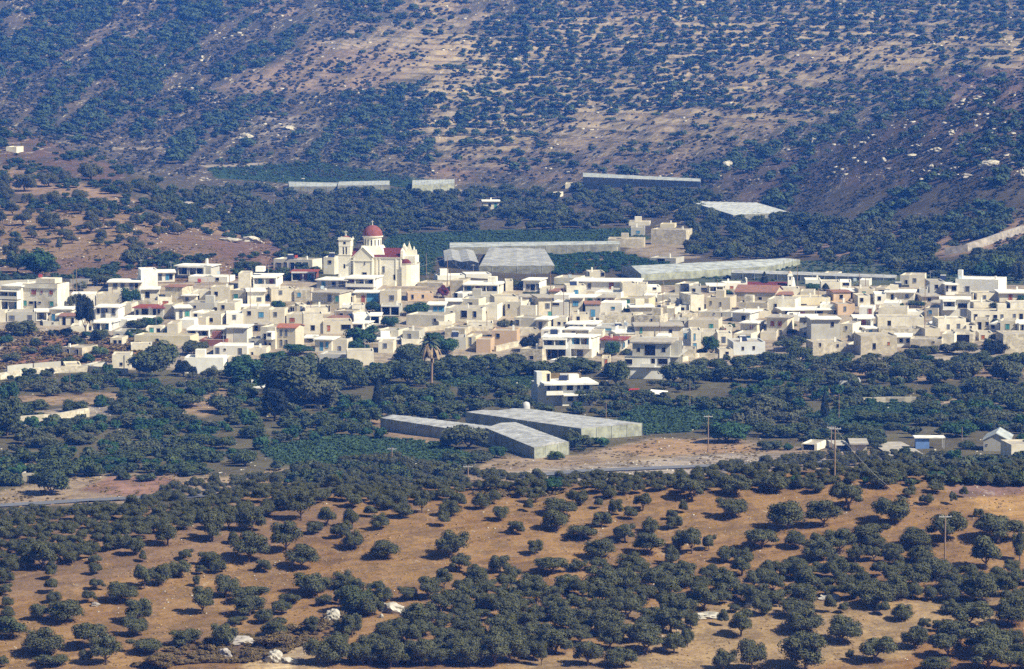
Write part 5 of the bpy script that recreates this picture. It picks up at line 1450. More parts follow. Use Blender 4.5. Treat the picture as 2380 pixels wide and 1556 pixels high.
H(C_,1080,1250,0,632,797,'C','p',[(1110,665,18,38)],look='tall blank-fronted cream house')
H(C_,1226,1440,0,577,662,'B','f',[(1270,620,18,45),(1350,605,78,50,'b')])
H(C_,1440,1590,0,582,792,'B','f',[(1520,655,38,48,'s'),(1550,745,33,45,'g')])
H(C_,1242,1412,1500,672,805,'C','p',[(1295,780,25,22)])
H(C_,1175,1412,0,806,908,'C','p',[(1195,840,33,55,'s')])
H(C_,1590,1762,0,637,792,'W','p',[(1600,650,60,20)])
H(C_,1780,1922,1950,582,788,'C','f',[(1820,630,48,45,'b'),(1835,740,28,45)])
H(C_,1924,2052,0,582,652,'W','f',[(1980,600,40,50,'g')])
H(C_,2056,2270,0,584,652,'B','f',[(2085,600,23,40),(2135,600,28,33),(2205,605,38,30,'o')])
H(C_,1952,2110,0,662,800,'G','t',[(2015,725,38,72,'b')],rh=14)  # stone gable in shade, the shade put into its grey
H(C_,2112,2350,0,642,762,'W','p',[(2240,690,30,25,'b')])
H(C_,440,605,0,622,697,'G','f',[(490,675,28,20,'g')])
H(C_,607,790,0,602,692,'C','p',[(680,645,38,42,'s')])
H(C_,236,420,435,662,758,'L','f',[(300,690,38,52,'b'),(360,690,48,52,'b')])
H(C_,427,830,0,702,852,'C','p',[(490,740,15,20),(605,735,52,65),(735,740,28,55)])
H(C_,832,992,0,667,832,'C','p',[(855,740,20,15)])
H(C_,0,420,0,777,902,'C','p',[(305,815,20,33)],label='long cream house above the date palm')
H(C_,662,950,0,867,925,'C','p',[(800,890,20,20)])
H(C_,420,640,0,922,1000,'S','p',[])
H(C_,932,1205,1240,947,1110,'P','p',[])
H(C_,1125,1450,0,936,1002,'S','p',[(1140,945,90,30)])
H(C_,762,920,962,1042,1188,'P','p',[])
H(C_,520,650,0,1022,1152,'G','p',[])
H(C_,650,758,0,1012,1142,'Y','p',[(690,1030,20,80,'s')])
H(C_,1602,1745,0,817,927,'C','p',[(1655,855,23,28),(1720,860,22,60)])
H(C_,1752,2065,2130,872,957,'C','f',[(1785,895,22,48,'b'),(1840,900,22,52,'b'),(1900,895,22,48,'b')],label='pale house with three blue doors above the blue-curtained balcony house')
H(C_,2092,2330,0,897,952,'L','p',[(2150,920,40,20,'b')])
H(C_,1492,1790,0,1012,1262,'L','f',[(1500,1040,250,92,'Q'),(1510,1148,60,105,'X'),(1585,1148,60,105,'X'),(1660,1150,68,88)],label='two-storey white house with full-width balcony and dark ground floor')
H(C_,1800,2020,2110,1012,1242,'C','f',[(1825,1018,192,112,'Q'),(1870,1165,48,55,'s')],label='two-storey cream house with blue-curtained balcony',parts=[('curtain',1828,1850,1018,1095,-1.8,-1.7,'bluep'),('curtain',1990,2012,1018,1095,-1.8,-1.7,'bluep')])
H(C_,1242,1480,0,1147,1292,'S','p',[(1350,1225,33,33),(1280,1230,18,38,'o')])
H(C_,2130,2222,0,1247,1335,'Y','p',[(2165,1265,23,68,'o')])
H(C_,1565,1720,0,1268,1335,'W','p',[(1630,1285,22,40)])
H(C_,150,400,0,1060,1085,'C','p',[])
# crop D
H(D_,-230,495,0,408,525,'W','f',[(175,430,38,66,'o'),(-60,440,30,50,'s')],label='long bright white house with broad flat roof and orange door',L=9,parts=[('rail',-200,480,500,503,-0.3,-0.25,'metal')])
H(D_,50,130,0,452,522,'C','p',[(80,475,15,25)])
H(D_,315,465,0,432,588,'C','p',[],label='left and taller of the twin cream blocks',yaw=4)
H(D_,466,580,602,442,588,'C','p',[],label='right one of the twin cream blocks, brightly lit')
H(D_,295,600,0,596,712,'Y','p',[(365,615,28,75,'g'),(530,640,18,60,'s')])
H(D_,590,735,0,470,530,'W','p',[(650,480,30,20)])
H(D_,692,945,0,562,642,'C','p',[])
H(D_,694,830,0,644,705,'B','p',[(800,655,20,25)])
H(D_,840,945,0,610,700,'G','p',[])
H(D_,886,1040,1160,442,548,'C','p',[(955,445,78,73,'s')])
H(D_,1242,1430,0,452,527,'C','f',[(1260,462,150,55,'P')])
H(D_,1432,1670,0,432,500,'W','p',[(1490,465,28,25,'o')])
H(D_,1055,1205,945,557,738,'C','p',[(1145,700,18,30)],label='bright cream cube with shaded left side and tiny door')
H(D_,1225,1485,1575,587,722,'B','p',[(1270,630,15,35,'s'),(1375,640,15,35,'s')])
H(D_,1542,1975,0,532,642,'S','t',[(1800,585,28,30)],rh=60,label='long stone house with broad weathered tiled roof below the chapel',L=9)
H(D_,1975,2170,0,560,642,'S','t',[],rh=14)
H(D_,1580,1890,0,642,745,'S','p',[])
H(D_,1895,2190,0,607,748,'C','p',[(1970,660,23,35)])
H(D_,2197,2580,0,588,668,'Y','p',[(2240,658,70,10),(2480,640,40,25)])
H(D_,2048,2620,0,717,777,'Y','f',[(2090,735,60,35),(2210,745,80,25,'o'),(2420,740,70,25)],label='long yellowish house with grey slab roof right of centre')
H(D_,1512,1700,1842,747,852,'L','f',[(1615,790,35,40)])  # white front given the bluish plaster as painted shade
H(D_,1600,1775,0,862,1002,'C','f',[(1705,895,23,33,'o'),(1650,945,18,42)])
H(D_,1885,2105,2205,802,992,'B','f',[(1930,850,33,48,'o'),(2010,850,33,48,'o'),(2025,945,23,45,'s')],label='beige two-storey house with two arched orange windows')
H(D_,2242,2430,0,792,1005,'G','f',[(2290,850,15,15),(2300,940,80,60,'X')],label='grey house with outdoor stair beside the arched orange windows house',parts=[('stair',2270,2360,930,960,-1.2,0,'W')])
H(D_,60,438,0,782,882,'S','p',[])
H(D_,442,720,0,782,888,'S','p',[(625,820,15,25)])
H(D_,802,880,0,705,802,'C','p',[])
H(D_,890,1000,0,767,803,'C','p',[])
H(D_,962,1138,0,757,802,'S','p',[])
H(D_,1142,1390,0,742,792,'C','p',[(1310,755,12,12)])
H(D_,1400,1500,0,745,800,'G','p',[])
H(D_,822,1030,0,832,935,'G','p',[(965,850,18,60)])  # shaded front, its shade painted as grey wall colour
H(D_,1032,1360,1420,832,945,'B','p',[(1265,880,35,62,'g')],label='beige house with curved roof edge and green door')
H(D_,452,970,0,892,1025,'B','f',[(505,920,23,50,'g'),(825,940,28,33)],label='wide beige house with white roof behind the concrete house')
H(D_,250,450,0,970,1025,'C','f',[])
H(D_,75,325,400,1042,1165,'L','fr',[(345,1075,15,50,'b')])
H(D_,972,1058,0,948,1135,'L','p',[(990,980,23,55,'b')])
H(D_,1060,1172,0,942,1152,'C','p',[(1095,985,13,60,'b'),(1090,1090,28,55,'b')])
H(D_,1175,1350,0,960,1060,'C','p',[])
H(D_,1352,1510,0,977,1102,'C','p',[(1400,1020,33,62,'s')])
H(D_,1520,1870,0,1072,1210,'L','p',[(1615,1125,20,33),(1735,1120,20,33)],label='pale grey-blue box house with two small windows, lower right of centre',L=9)
H(D_,1370,1518,0,1152,1245,'C','p',[(1440,1180,28,25)])
H(D_,972,1110,0,1152,1275,'S','p',[])
H(D_,1420,1520,0,908,965,'C','p',[(1425,925,15,40,'o')])
H(D_,1760,1880,0,880,960,'L','p',[(1800,890,30,30)])
H(D_,130,320,0,1160,1210,'C','p',[])
H(D_,20,240,0,905,985,'L','p',[(60,925,120,20,'b')])
H(D_,250,450,0,900,960,'G','p',[(360,935,50,25)])
# crop E
H(E_,175,325,0,327,392,'C','p',[(200,345,23,33),(265,365,30,20,'o')])
H(E_,0,170,0,395,440,'W','p',[])
H(E_,172,378,0,418,508,'C','p',[])
H(E_,380,500,0,417,492,'W','p',[(415,430,55,25)])
H(E_,590,695,0,397,462,'W','p',[])
H(E_,305,495,250,532,655,'P','t',[],rh=10)
H(E_,350,540,0,658,775,'P','p',[(420,690,22,45,'s')])
H(E_,430,570,0,517,602,'W','f',[(500,525,65,70,'X')])
H(E_,577,760,0,492,612,'B','p',[(625,525,28,42,'g')])
H(E_,762,870,0,482,565,'S','p',[(810,510,45,45)])
H(E_,1032,1130,0,345,452,'C','p',[(1090,400,20,40)])
H(E_,1132,1300,1348,342,475,'B','p',[])
H(E_,870,1180,1235,527,645,'C','f',[(935,560,23,50),(1090,555,28,38,'s')])
H(E_,1240,1332,0,497,605,'G','p',[])
H(E_,1352,1518,0,412,545,'G','p',[])
H(E_,1528,1650,0,442,562,'W','f',[(1530,458,20,55),(1600,470,50,40)])
H(E_,1640,2092,0,388,555,'W','p',[(1750,475,35,75,'s')],label='large blank white modern house with sloping parapet at upper right',L=9,parts=[('chimney',1645,1690,300,400,2.0,3.2,'W')])
H(E_,2112,2500,0,532,635,'C','f',[(2215,560,33,70,'o'),(2320,570,55,50,'g')])
H(E_,1472,1790,0,602,805,'W','f',[(1500,625,130,85,'Q'),(1670,655,80,42),(1550,720,60,10),(1700,720,90,78,'s')],label='white two-storey house with balcony and arched grey shutter, far right')
H(E_,1802,2500,0,738,855,'C','p',[(1840,775,28,62),(1970,785,28,33,'s'),(2050,780,33,33),(2130,775,23,33,'s'),(2265,770,23,33,'s'),(2335,770,30,58)],label='long bright cream house with six openings at the right edge')
H(E_,2230,2500,0,645,720,'C','p',[])
H(E_,1830,2060,0,640,700,'C','p',[])
H(E_,1442,1750,1410,817,955,'C','p',[(1545,885,23,50,'s'),(1655,880,28,60,'s')])
H(E_,1752,1880,0,892,955,'C','p',[(1795,900,15,20)])
H(E_,2122,2285,0,842,968,'C','p',[(2185,880,33,50,'g')])
H(E_,2002,2110,0,872,962,'L','p',[(2025,890,33,35)])
H(E_,2290,2500,0,860,960,'C','f',[(2300,870,150,80,'P')])
H(E_,585,740,790,692,802,'W','p',[(685,715,32,78,'o'),(592,772,28,26,'s')])
H(E_,530,740,0,804,965,'W','f',[(560,815,150,110,'Q')],label='white house with pink-trimmed balcony left of the stone ruin')
H(E_,795,1110,0,702,798,'C','p',[])
H(E_,790,1292,0,802,925,'C','p',[(900,845,28,58,'d')])
H(E_,800,1300,0,927,1015,'S','p',[(1105,975,18,45,'s')])
H(E_,1110,1292,0,740,790,'W','p',[])
H(E_,62,378,0,817,1062,'G','f',[(280,860,28,42)],label='tall plain grey-beige house left of the stone ruin')
H(E_,380,512,0,872,1032,'C','p',[(435,900,20,35,'s'),(465,1000,15,25)])
H(E_,78,440,0,1072,1205,'S','p',[(150,1085,18,33),(345,1100,18,28)])
H(E_,445,600,0,1102,1165,'C','p',[(520,1110,10,10)])
H(E_,600,1000,555,1002,1205,'S','p',[(735,1090,28,55),(900,1075,18,28,'o')],label='old stone ruin with arched window at the village edge, lower right',L=8)
H(E_,1142,1480,0,1042,1140,'S','p',[(1385,1065,18,15)])
H(E_,1487,1620,0,985,1110,'C','p',[])
H(E_,1630,1850,0,965,1080,'S','p',[(1650,1000,120,75,'X')],label='stone ruin with a big dark vault at lower right')
H(E_,1890,2040,0,972,1055,'C','p',[(1920,1000,28,40,'o')])
H(E_,2150,2500,0,985,1190,'S','p',[],label='pale rough stone wall block at the lower right edge')
H(E_,1310,1420,0,870,935,'W','p',[])
# buildings of the valley behind
FV = 'f'
H(FV,1990,2085,0,712,768,'G','p',[(2030,735,20,15,'b')],label='small grey hut with blue panel above the greenhouses')
H(FV,1975,2120,0,672,700,'C','p',[],label='low pale shed behind the grey hut')
H(FV,2192,2292,0,688,725,'Y','p',[],label='bright yellow shed on the bank behind the village')
H(FV,2130,2370,0,725,830,'S','p',[],label='broad stone ruin on the bank behind the village')
H(FV,1830,2080,0,790,850,'S','p',[],label='long low stone enclosure wall behind the greenhouses')
H(FV,965,1080,0,528,585,'C','f',[(1005,545,15,20),(1045,545,15,32,'g')],label='small cream farmhouse with turquoise door in the valley wood')
H(FV,1535,1580,0,410,442,'C','p',[],label='tiny cream hut beside the far greenhouse')
H(FV,1430,1475,0,470,510,'C','p',[(1450,485,12,20)],label='tiny cream hut among the valley trees')
H(FV,1825,1898,0,848,888,'Y','p',[],label='tiny bright yellow hut at the end of the long greenhouse')
H(FV,2120,2300,0,922,962,'G','p',[(2180,930,40,30)],label='grey shed with dark doorway behind the village greenhouse')
H('e',40,115,0,155,190,'C','p',[],label='lone small cream chapel on the left hillside')
H('e',1180,1360,0,128,162,'S','p',[],label='pale quarry wall on the left hillside') if False else None
# right edge and mid valley sheds
H('o',2290,2460,2250,590,690,'B','p',[],label='plain cream wall of a building at the right edge, below the valley')
H('o',2100,2270,0,560,640,'G','tgg',[(2120,590,8,8)],rh=45,label='grey greenhouse-like barn with pitched roof at right')
H('o',840,945,0,585,635,'C','p',[(860,595,60,35,'X')],label='small white shed with dark opening behind the right crest')
H('o',1185,1290,0,582,645,'S','f',[],label='small pale stone shed behind the right crest')
H('o',1070,1180,0,592,630,'G','p',[(1090,600,60,25)],label='low grey shed behind the right crest')
H('o',1095,1250,0,150,182,'L','p',[],label='small pale shed among the trees at right')
H('k',1705,1835,0,195,225,'W','f',[],label='small white shed roof half hidden in the valley trees')
H('k',150,300,0,790,850,'S','p',[(200,810,40,30)],label='ruined stone hut beside the dark tree at left')
print('houses', HOUSES)

# ---- lesser houses and outbuildings crowding the lanes between
fr_n = random.Random(77)
VB = lambda u: float(np.interp(u, [0, 240, 300, 560, 700, 850, 1000, 1250, 1600, 1800, 2000, 2380], [760, 800, 820, 840, 820, 835, 800, 800, 830, 800, 815, 815]))
added = 0
for _ in range(6000):
    if added >= 95:
        break
    u = fr_n.uniform(10, 2370); vb = fr_n.uniform(690, VB(u))
    w = fr_n.uniform(24, 62); h = fr_n.uniform(15, 29)
    if 1000 > u > 820 and vb < 700:
        continue
    pts = [(u + (i - 3) / 6 * w, vb - (j + 0.5) / 6 * h) for i in range(7) for j in range(6)]
    cov = sum(any(a < x < b and c_ < y < d for a, b, c_, d in RECTS) for x, y in pts) / 42.0
    foot = any(a < u < b and c_ < vb + 2 < d for a, b, c_, d in RECTS)
    tree = any(abs(t[0] - u) < (t[2] + w) * 0.42 and abs((t[1] - t[3] / 2) - (vb - h / 2)) < (t[3] + h) * 0.42 for t in VT)
    if cov > 0.32 or tree:
        continue
    added += 1
    cl = fr_n.choice('WWCCCBBSG')
    ws = []
    k = fr_n.choice([0, 1, 1, 2])
    for q in range(k):
        x = u - w / 2 + w * (0.2 + 0.5 * q + fr_n.uniform(0, 0.15))
        if fr_n.random() < 0.4:
            ws.append((x, vb - 17, 6.5, 16, fr_n.choice('sswb')))
        else:
            ws.append((x, vb - h + 6, 6, 7.5, fr_n.choice('wwwsb')))
    H('z', u - w / 2, u + w / 2, (u + w / 2 + w * 0.3) if fr_n.random() < 0.35 else 0, vb - h, vb, cl, fr_n.choice('pppf'), ws)
print('added', added)
gp = 0  # small trees added to make dark gaps between the pale houses
for _ in range(3000):
    if gp >= 34:
        break
    u = fr_n.uniform(10, 2370); vb = fr_n.uniform(690, VB(u) + 5); w = fr_n.uniform(12, 26); h = w * fr_n.uniform(0.6, 1.0)
    pts = [(u + (i - 2) / 4 * w, vb - (j + 0.5) / 4 * h) for i in range(5) for j in range(4)]
    if sum(any(a < x < b and c_ < y < d for a, b, c_, d in RECTS) for x, y in pts) / 20.0 > 0.45:
        continue
    gp += 1
    place_tree('added_yard_tree', fr_n.choice([VAV, GRV, DKV]), u, vb, w, h, 'small added dark yard tree, %s' % where(u, vb - h / 2), 'tree', 'small trees added as dark gaps in the village lanes')

# ---- unfinished concrete house
e, (X, Y, Z, s, m, lx, lz, Hh, L, hw, a) = H(D_,338,830,960,1225,1475,'W','p',[(350,1265,63,45),(712,1255,83,50)],label='unfinished concrete house with big square opening at the front of the village',L=15,name='unfinished_house')
q = MB(); q.box(lx(420), lx(830), 0.3, L, lz(1225), lz(1085)); q.build('upper_storey', M['G'], e)
q = MB(); q.box(lx(392), lx(850), -0.15, 9.5, lz(1085), lz(1068)); q.build('roof_slab', M['roofg'], e)
for x, y, w, h in ((555, 1105, 115, 112), (470, 1135, 35, 45), (740, 1130, 40, 50)):
    add_window(e, lx(x), lx(x + w), lz(y + h), lz(y), 'x', 0.3, 'opening')  # dark panels painted as the shade inside the bare openings
add_window(e, lx(628), lx(668), lz(1305), lz(1250), 'x', 0.0, 'opening')
q = MB(); q.box(lx(520), lx(675), -1.5, 0.0, lz(1340), lz(1332)); q.box(lx(520), lx(675), -1.5, -1.4, lz(1332), lz(1300)); q.build('balcony', M['W'], e)
q = MB(); q.box(lx(335), lx(835), -0.25, 0.02, lz(1350), lz(1343)); q.box(lx(335), lx(835), -0.12, 0.02, lz(1232), lz(1222)); q.build('cornice', M['G'], e)
q = MB()
for yy in (1.5, 4.5, 7.5):
    q.box(lx(830) + 0.02, lx(830) + 1.6, yy, yy + 0.3, -1.5, lz(1085)); 
q.box(lx(830) + 0.02, lx(830) + 1.8, 0, L, lz(1235), lz(1225)); q.build('frame', M['G'], e)
# ---- lone villa
e, (X, Y, Z, s, m, lx, lz, Hh, L, hw, a) = H('n',1515,1725,0,170,322,'W','p',[(1550,180,33,30),(1620,175,14,28),(1665,172,33,33),(1555,260,30,28)],label='lone white two-storey villa standing among trees below the village',L=9,yaw=10,name='villa')
q = MB(); q.box(lx(1352), lx(1516), 1.5, L - 0.5, -2.5, Hh - 0.1); q.build('wing', M['L'], e)  # white wing in shade, painted with the bluish plaster
add_window(e, lx(1420), lx(1437), lz(225), lz(180), 'w', 1.5); add_window(e, lx(1485), lx(1502), lz(225), lz(180), 'w', 1.5)
q = MB(); q.box(lx(1380), lx(1760), -1.2, L + 0.5, Hh - 0.1 + 0.003, Hh + 0.25); q.build('roof_slab', M['roofw'], e)
q = MB(); q.box(lx(1515), lx(1765), -1.2, 0, lz(250), lz(240)); q.box(lx(1400), lx(1515), -0.6, 1.5, lz(245), lz(236)); q.box(lx(1400), lx(1515), -0.6, -0.5, lz(236), lz(215)); q.build('balcony', M['W'], e)
q = MB(); q.box(lx(1390), lx(1450), 2.5, 5.5, Hh + 0.25, lz(95)); q.build('stair_head', M['Y'], e); add_window(e, lx(1424), lx(1443), Hh + 0.3, lz(105), 'w', 2.5)
q = MB(); q.box(lx(1352), lx(1390), 2.5, 5.5, Hh - 0.1, lz(93)); q.build('chimney', M['L'], e)
q = MB(); q.box(lx(1480), lx(1700), L - 1.2, L + 0.3, Hh + 0.25, Hh + 1.2); q.build('pergola', M['brownbush'], e)

# ---- the church
def church():
    c = 'B'
    u, vb = T(c, 1800, 632); X, Y, Z = g1(u, vb); s = F / Y; m = K / CROPS[c][2] / s
    a = math.radians(-10)
    e = empty('church', (X, Y, Z), a)
    tag(e, 'cream church with red dome, red roofs and slender bell tower', 'church')
    lx = lambda p: (p - 1800) * m / math.cos(a); lz = lambda p: (632 - p) * m
    D = 6.2
    b = MB(); b.box(lx(1562), lx(2040), 0, D, -3, lz(372)); b.build('wall', M['churchw'], e)
    # roofs of the nave
    def gable_x(x0, x1, y0, y1, z, r, o=0.2):
        g = MB(); ym = (y0 + y1) / 2
        g.add([(x0, y0 - o, z), (x1, y0 - o, z), (x1, ym, z + r), (x0, ym, z + r), (x1, y1 + o, z), (x0, y1 + o, z)], [(0, 1, 2, 3), (3, 2, 4, 5), (0, 3, 5), (1, 4, 2), (0, 5, 4, 1)])
        return g
    gable_x(lx(1775), lx(2048), 0, D, lz(368), lz(285) - lz(368)).build('roof', M['churchr'], e)
    gable_x(lx(1562), lx(1600), 0, D, lz(360), lz(293) - lz(360)).build('roof', M['churchr'], e)
    b = MB(); b.box(lx(1562), lx(2045), -0.18, 0.0, lz(376), lz(366)); b.box(lx(1562), lx(1775), -1.10, -0.9, lz(402), lz(394)); b.build('cornice', M['churcht'], e)
    # transept with gable facing the viewer
    x0, x1 = lx(1588), lx(1772); pk = (x0 + x1) / 2
    b = MB(); b.prism([(x0, -3), (x1, -3), (x1, lz(365)), (pk, lz(275)), (x0, lz(365))], -0.9, D + 0.9); b.build('transept', M['churchw'], e)
    b = MB()
    for sg, xe in ((-1, x0), (1, x1)):
        b.add([(pk, -1.1, lz(272)), (xe + sg * 0.2, -1.1, lz(368)), (xe + sg * 0.2, D + 1.1, lz(368)), (pk, D + 1.1, lz(272))], [(0, 1, 2, 3)])
        b.add([(pk, -1.1, lz(272) + 0.18), (xe + sg * 0.2, -1.1, lz(368) + 0.18), (xe + sg * 0.2, D + 1.1, lz(368) + 0.18), (pk, D + 1.1, lz(272) + 0.18)], [(0, 1, 2, 3)])
        b.add([(pk, -1.1, lz(272)), (xe + sg * 0.2, -1.1, lz(368)), (xe + sg * 0.2, -1.1, lz(368) + 0.18), (pk, -1.1, lz(272) + 0.18)], [(0, 1, 2, 3)])
    b.build('transept_roof', M['churcht'], e)
    for p in (1592, 1768, 1800, 1835, 1990, 2035):
        b = MB(); yy = -1.05 if 1588 <= p <= 1772 else -0.14
        b.box(lx(p) - 0.14, lx(p) + 0.14, yy, yy + 0.17, -0.5, lz(376))
        b.build('pilaster', M['churcht'], e)
    # square base and drum
    dx, dy = lx(1738), D / 2
    b = MB(); b.add([(dx - 2.6, dy - 2.6, lz(345)), (dx + 3.4, dy - 2.6, lz(345)), (dx + 3.4, dy + 2.6, lz(345)), (dx - 2.6, dy + 2.6, lz(345)), (dx - 2.2, dy - 2.2, lz(262)), (dx + 2.2, dy - 2.2, lz(262)), (dx + 2.2, dy + 2.2, lz(262)), (dx - 2.2, dy + 2.2, lz(262))],
                    [(0, 1, 5, 4), (1, 2, 6, 5), (2, 3, 7, 6), (3, 0, 4, 7), (4, 5, 6, 7)]); b.build('drum_base', M['churcht'], e)
    R = 98 * m
    b = MB(); b.lathe(dx, dy, [(R * 0.93, lz(290)), (R * 0.93, lz(268)), (R * 0.90, lz(266)), (R * 0.90, lz(184)), (R * 1.02, lz(182)), (R * 1.04, lz(170)), (R * 0.9, lz(169))], 32)
    drum = b.build('drum', M['churcht'], e, False)
    n = 16
    for k in range(n):
        an = 2 * math.pi * k / n - math.pi / 2 + 0.1
        ca, sa = math.cos(an), math.sin(an)
        w_, r1, r0 = 0.13, R * 0.915, R * 0.85
        q = MB()
        vs = []
        for zz in (lz(262), lz(205)):
            for rr_ in (r0, r1):
                for sg in (-1, 1):
                    vs.append((dx + rr_ * ca - sg * w_ * sa, dy + rr_ * sa + sg * w_ * ca, zz))
        q.add(vs, [(0, 1, 3, 2), (4, 6, 7, 5), (2, 3, 7, 6), (0, 2, 6, 4), (1, 5, 7, 3)])
        q.build('window', M['dark'] if k % 2 == 0 else M['greyp'], drum)
    b = MB(); pr = [(R * math.cos(t) * 0.985, lz(170) + R * 1.03 * math.sin(t)) for t in [math.pi / 2 * i / 12 for i in range(12)]] + [(0.02, lz(170) + R * 1.03)]
    b.lathe(dx, dy, pr, 36); dome = b.build('dome', M['dome'], e, True)
    def cross(x, y, z0, h, par, sc=1.0):
        q = MB(); q.tube([(x, y, z0 - 0.1), (x, y, z0 + h * 0.35)], [0.16 * sc, 0.05 * sc], 8); q.box(x - 0.05 * sc, x + 0.05 * sc, y - 0.05 * sc, y + 0.05 * sc, z0 + h * 0.3, z0 + h)
        q.box(x - 0.32 * sc, x + 0.32 * sc, y - 0.04 * sc, y + 0.04 * sc, z0 + h * 0.68, z0 + h * 0.78); q.build('cross', M['churcht'], par)
    cross(dx, dy, lz(170) + R * 1.02, 1.15, dome)
    # bell tower
    tx0, tx1 = lx(1440), lx(1560); w = tx1 - tx0; tc = (tx0 + tx1) / 2
    b = MB(); b.box(tx0, tx1, -0.6, -0.6 + w, -3, lz(350)); b.box(tx0 - 0.1, tx1 + 0.1, -0.7, -0.5 + w, lz(350), lz(343))
    # belfry: corner piers and mid piers
    zb, zt = lz(343), lz(268)
    for px in (tx0 + 0.1, tc - 0.14, tx1 - 0.95):
        pw = 0.85 if px != tc - 0.14 else 0.28
        b.box(px, px + pw, -0.5, -0.1, zb, zt); b.box(px, px + pw, w - 1.1, w - 0.7, zb, zt)
    for py in (-0.5 + 0.42, w / 2 - 0.7):
        b.box(tx0 + 0.1, tx0 + 0.5, py, py + 0.5, zb, zt); b.box(tx1 - 0.5, tx1 - 0.1, py, py + 0.5, zb, zt)
    b.box(tx0 + 0.05, tx1 - 0.05, -0.55, w - 0.65, zt, lz(205)); b.box(tx0 - 0.15, tx1 + 0.15, -0.75, w - 0.45, lz(205), lz(196))
    # small gables round the top
    b.prism([(tc + (tx1 - tx0 + 0.2) / 2 * math.cos(t), lz(196) + 0.52 * math.sin(t)) for t in [math.pi * i / 10 for i in range(11)]], -0.7, -0.5)
    for cx_ in (tx0, tx1 - 0.25):
        b.box(cx_, cx_ + 0.25, -0.68, -0.4, lz(196), lz(180)); b.box(cx_, cx_ + 0.25, w - 0.8, w - 0.5, lz(196), lz(180))
    tower = b.build('bell_tower', M['churchw'], e)
    q = MB(); q.box(tc - 0.8, tc + 0.8, 0.0, w - 1.2, zb + 0.3, zb + 0.35); q.lathe(tc, 0.6, [(0.42, zb + 0.55), (0.33, zb + 0.75), (0.25, zb + 1.15), (0.05, zb + 1.3)], 12); q.build('bell', M['dark'], tower)
    q = MB(); q.box(tc - 0.28, tc + 0.28, -0.585, -0.5, lz(246), lz(222)); q.build('clock_opening', M['dark'], tower)
    q = MB(); q.box(lx(1490), lx(1506), -0.63, -0.55, lz(476), lz(436)); q.build('window', M['dark'], tower)
    q = MB(); q.lathe(tc, w / 2 - 0.6, [(w * 0.40, lz(196)), (w * 0.36, lz(186)), (w * 0.2, lz(172)), (0.03, lz(165))], 16); q.build('tower_dome', M['dome'], tower, True)
    cross(tc, w / 2 - 0.6, lz(168), 1.25, tower, 1.3)
    # apse end with stepped finials
    ax = lx(2085); ar = D / 2 * 0.96
    b = MB(); b.lathe(lx(2045), D / 2, [(ar + 0.6, -3), (ar + 0.6, lz(432)), (ar + 0.75, lz(430)), (ar + 0.75, lz(425))], 10, -math.pi / 2, math.pi / 2); b.build('apse', M['churchw'], e)
    b = MB()
    for k in range(3):
        an = -math.pi / 3 + k * math.pi / 3
        px, py = lx(2045) + 1.55 * math.cos(an), D / 2 + 1.75 * math.sin(an)
        b.lathe(px, py, [(1.55, lz(428)), (1.4, lz(405)), (1.0, lz(388)), (0.5, lz(376)), (0.02, lz(372))], 14)
    b.build('apse_roof', M['churchr'], e, True)
    b = MB(); b.box(lx(2032), lx(2032) + 0.6, -0.1, D + 0.1, lz(380), lz(330))
    for yy, hh in ((0.1, 285), (D * 0.5 - 0.4, 248), (D - 0.9, 285), (D * 0.25, 300), (D * 0.75 - 0.4, 300)):
        b.box(lx(2032), lx(2032) + 0.6, yy, yy + 0.8, lz(335), lz(hh + 20))
        b.add([(lx(2032), yy, lz(hh + 20)), (lx(2032) + 0.6, yy, lz(hh + 20)), (lx(2032) + 0.6, yy + 0.8, lz(hh + 20)), (lx(2032), yy + 0.8, lz(hh + 20)), (lx(2032) + 0.3, yy + 0.4, lz(hh - 12))], [(0, 1, 4), (1, 2, 4), (2, 3, 4), (3, 0, 4)])
    b.prism([(lx(2045), lz(360)), (lx(2165), lz(360)), (lx(2160), lz(300)), (lx(2145), lz(300)), (lx(2136), lz(268)), (lx(2126), lz(305)), (lx(2112), lz(298)), (lx(2090), lz(235)), (lx(2070), lz(300)), (lx(2060), lz(320))], D / 2 - 0.2, D / 2 + 0.3)
    b.box(lx(2045), lx(2165), 0.8, D - 0.8, lz(425), lz(355))
    b.build('finial_wall', M['churcht'], e)
    cross(lx(2090), D / 2, lz(240), 0.5, e, 0.6)
    add_window(e, lx(1858), lx(1880), lz(515), lz(455), 's', 0.0)
    add_window(e, lx(1966), lx(1990), lz(582), lz(532), 'w', 0.0, 'door')
    add_window(e, lx(1672), lx(1715), lz(560), lz(512), 'w', -0.9, 'door')
    add_window(e, lx(1688), lx(1700), lz(440), lz(415), 's', -0.9)
    b = MB()
    for k in range(8):
        b.box(lx(1990) - 0.3 - k * 0.28, lx(1990) - k * 0.28, -1.2, 0, -1, lz(590) - k * 0.17)
    b.build('stair', M['churcht'], e)
church()

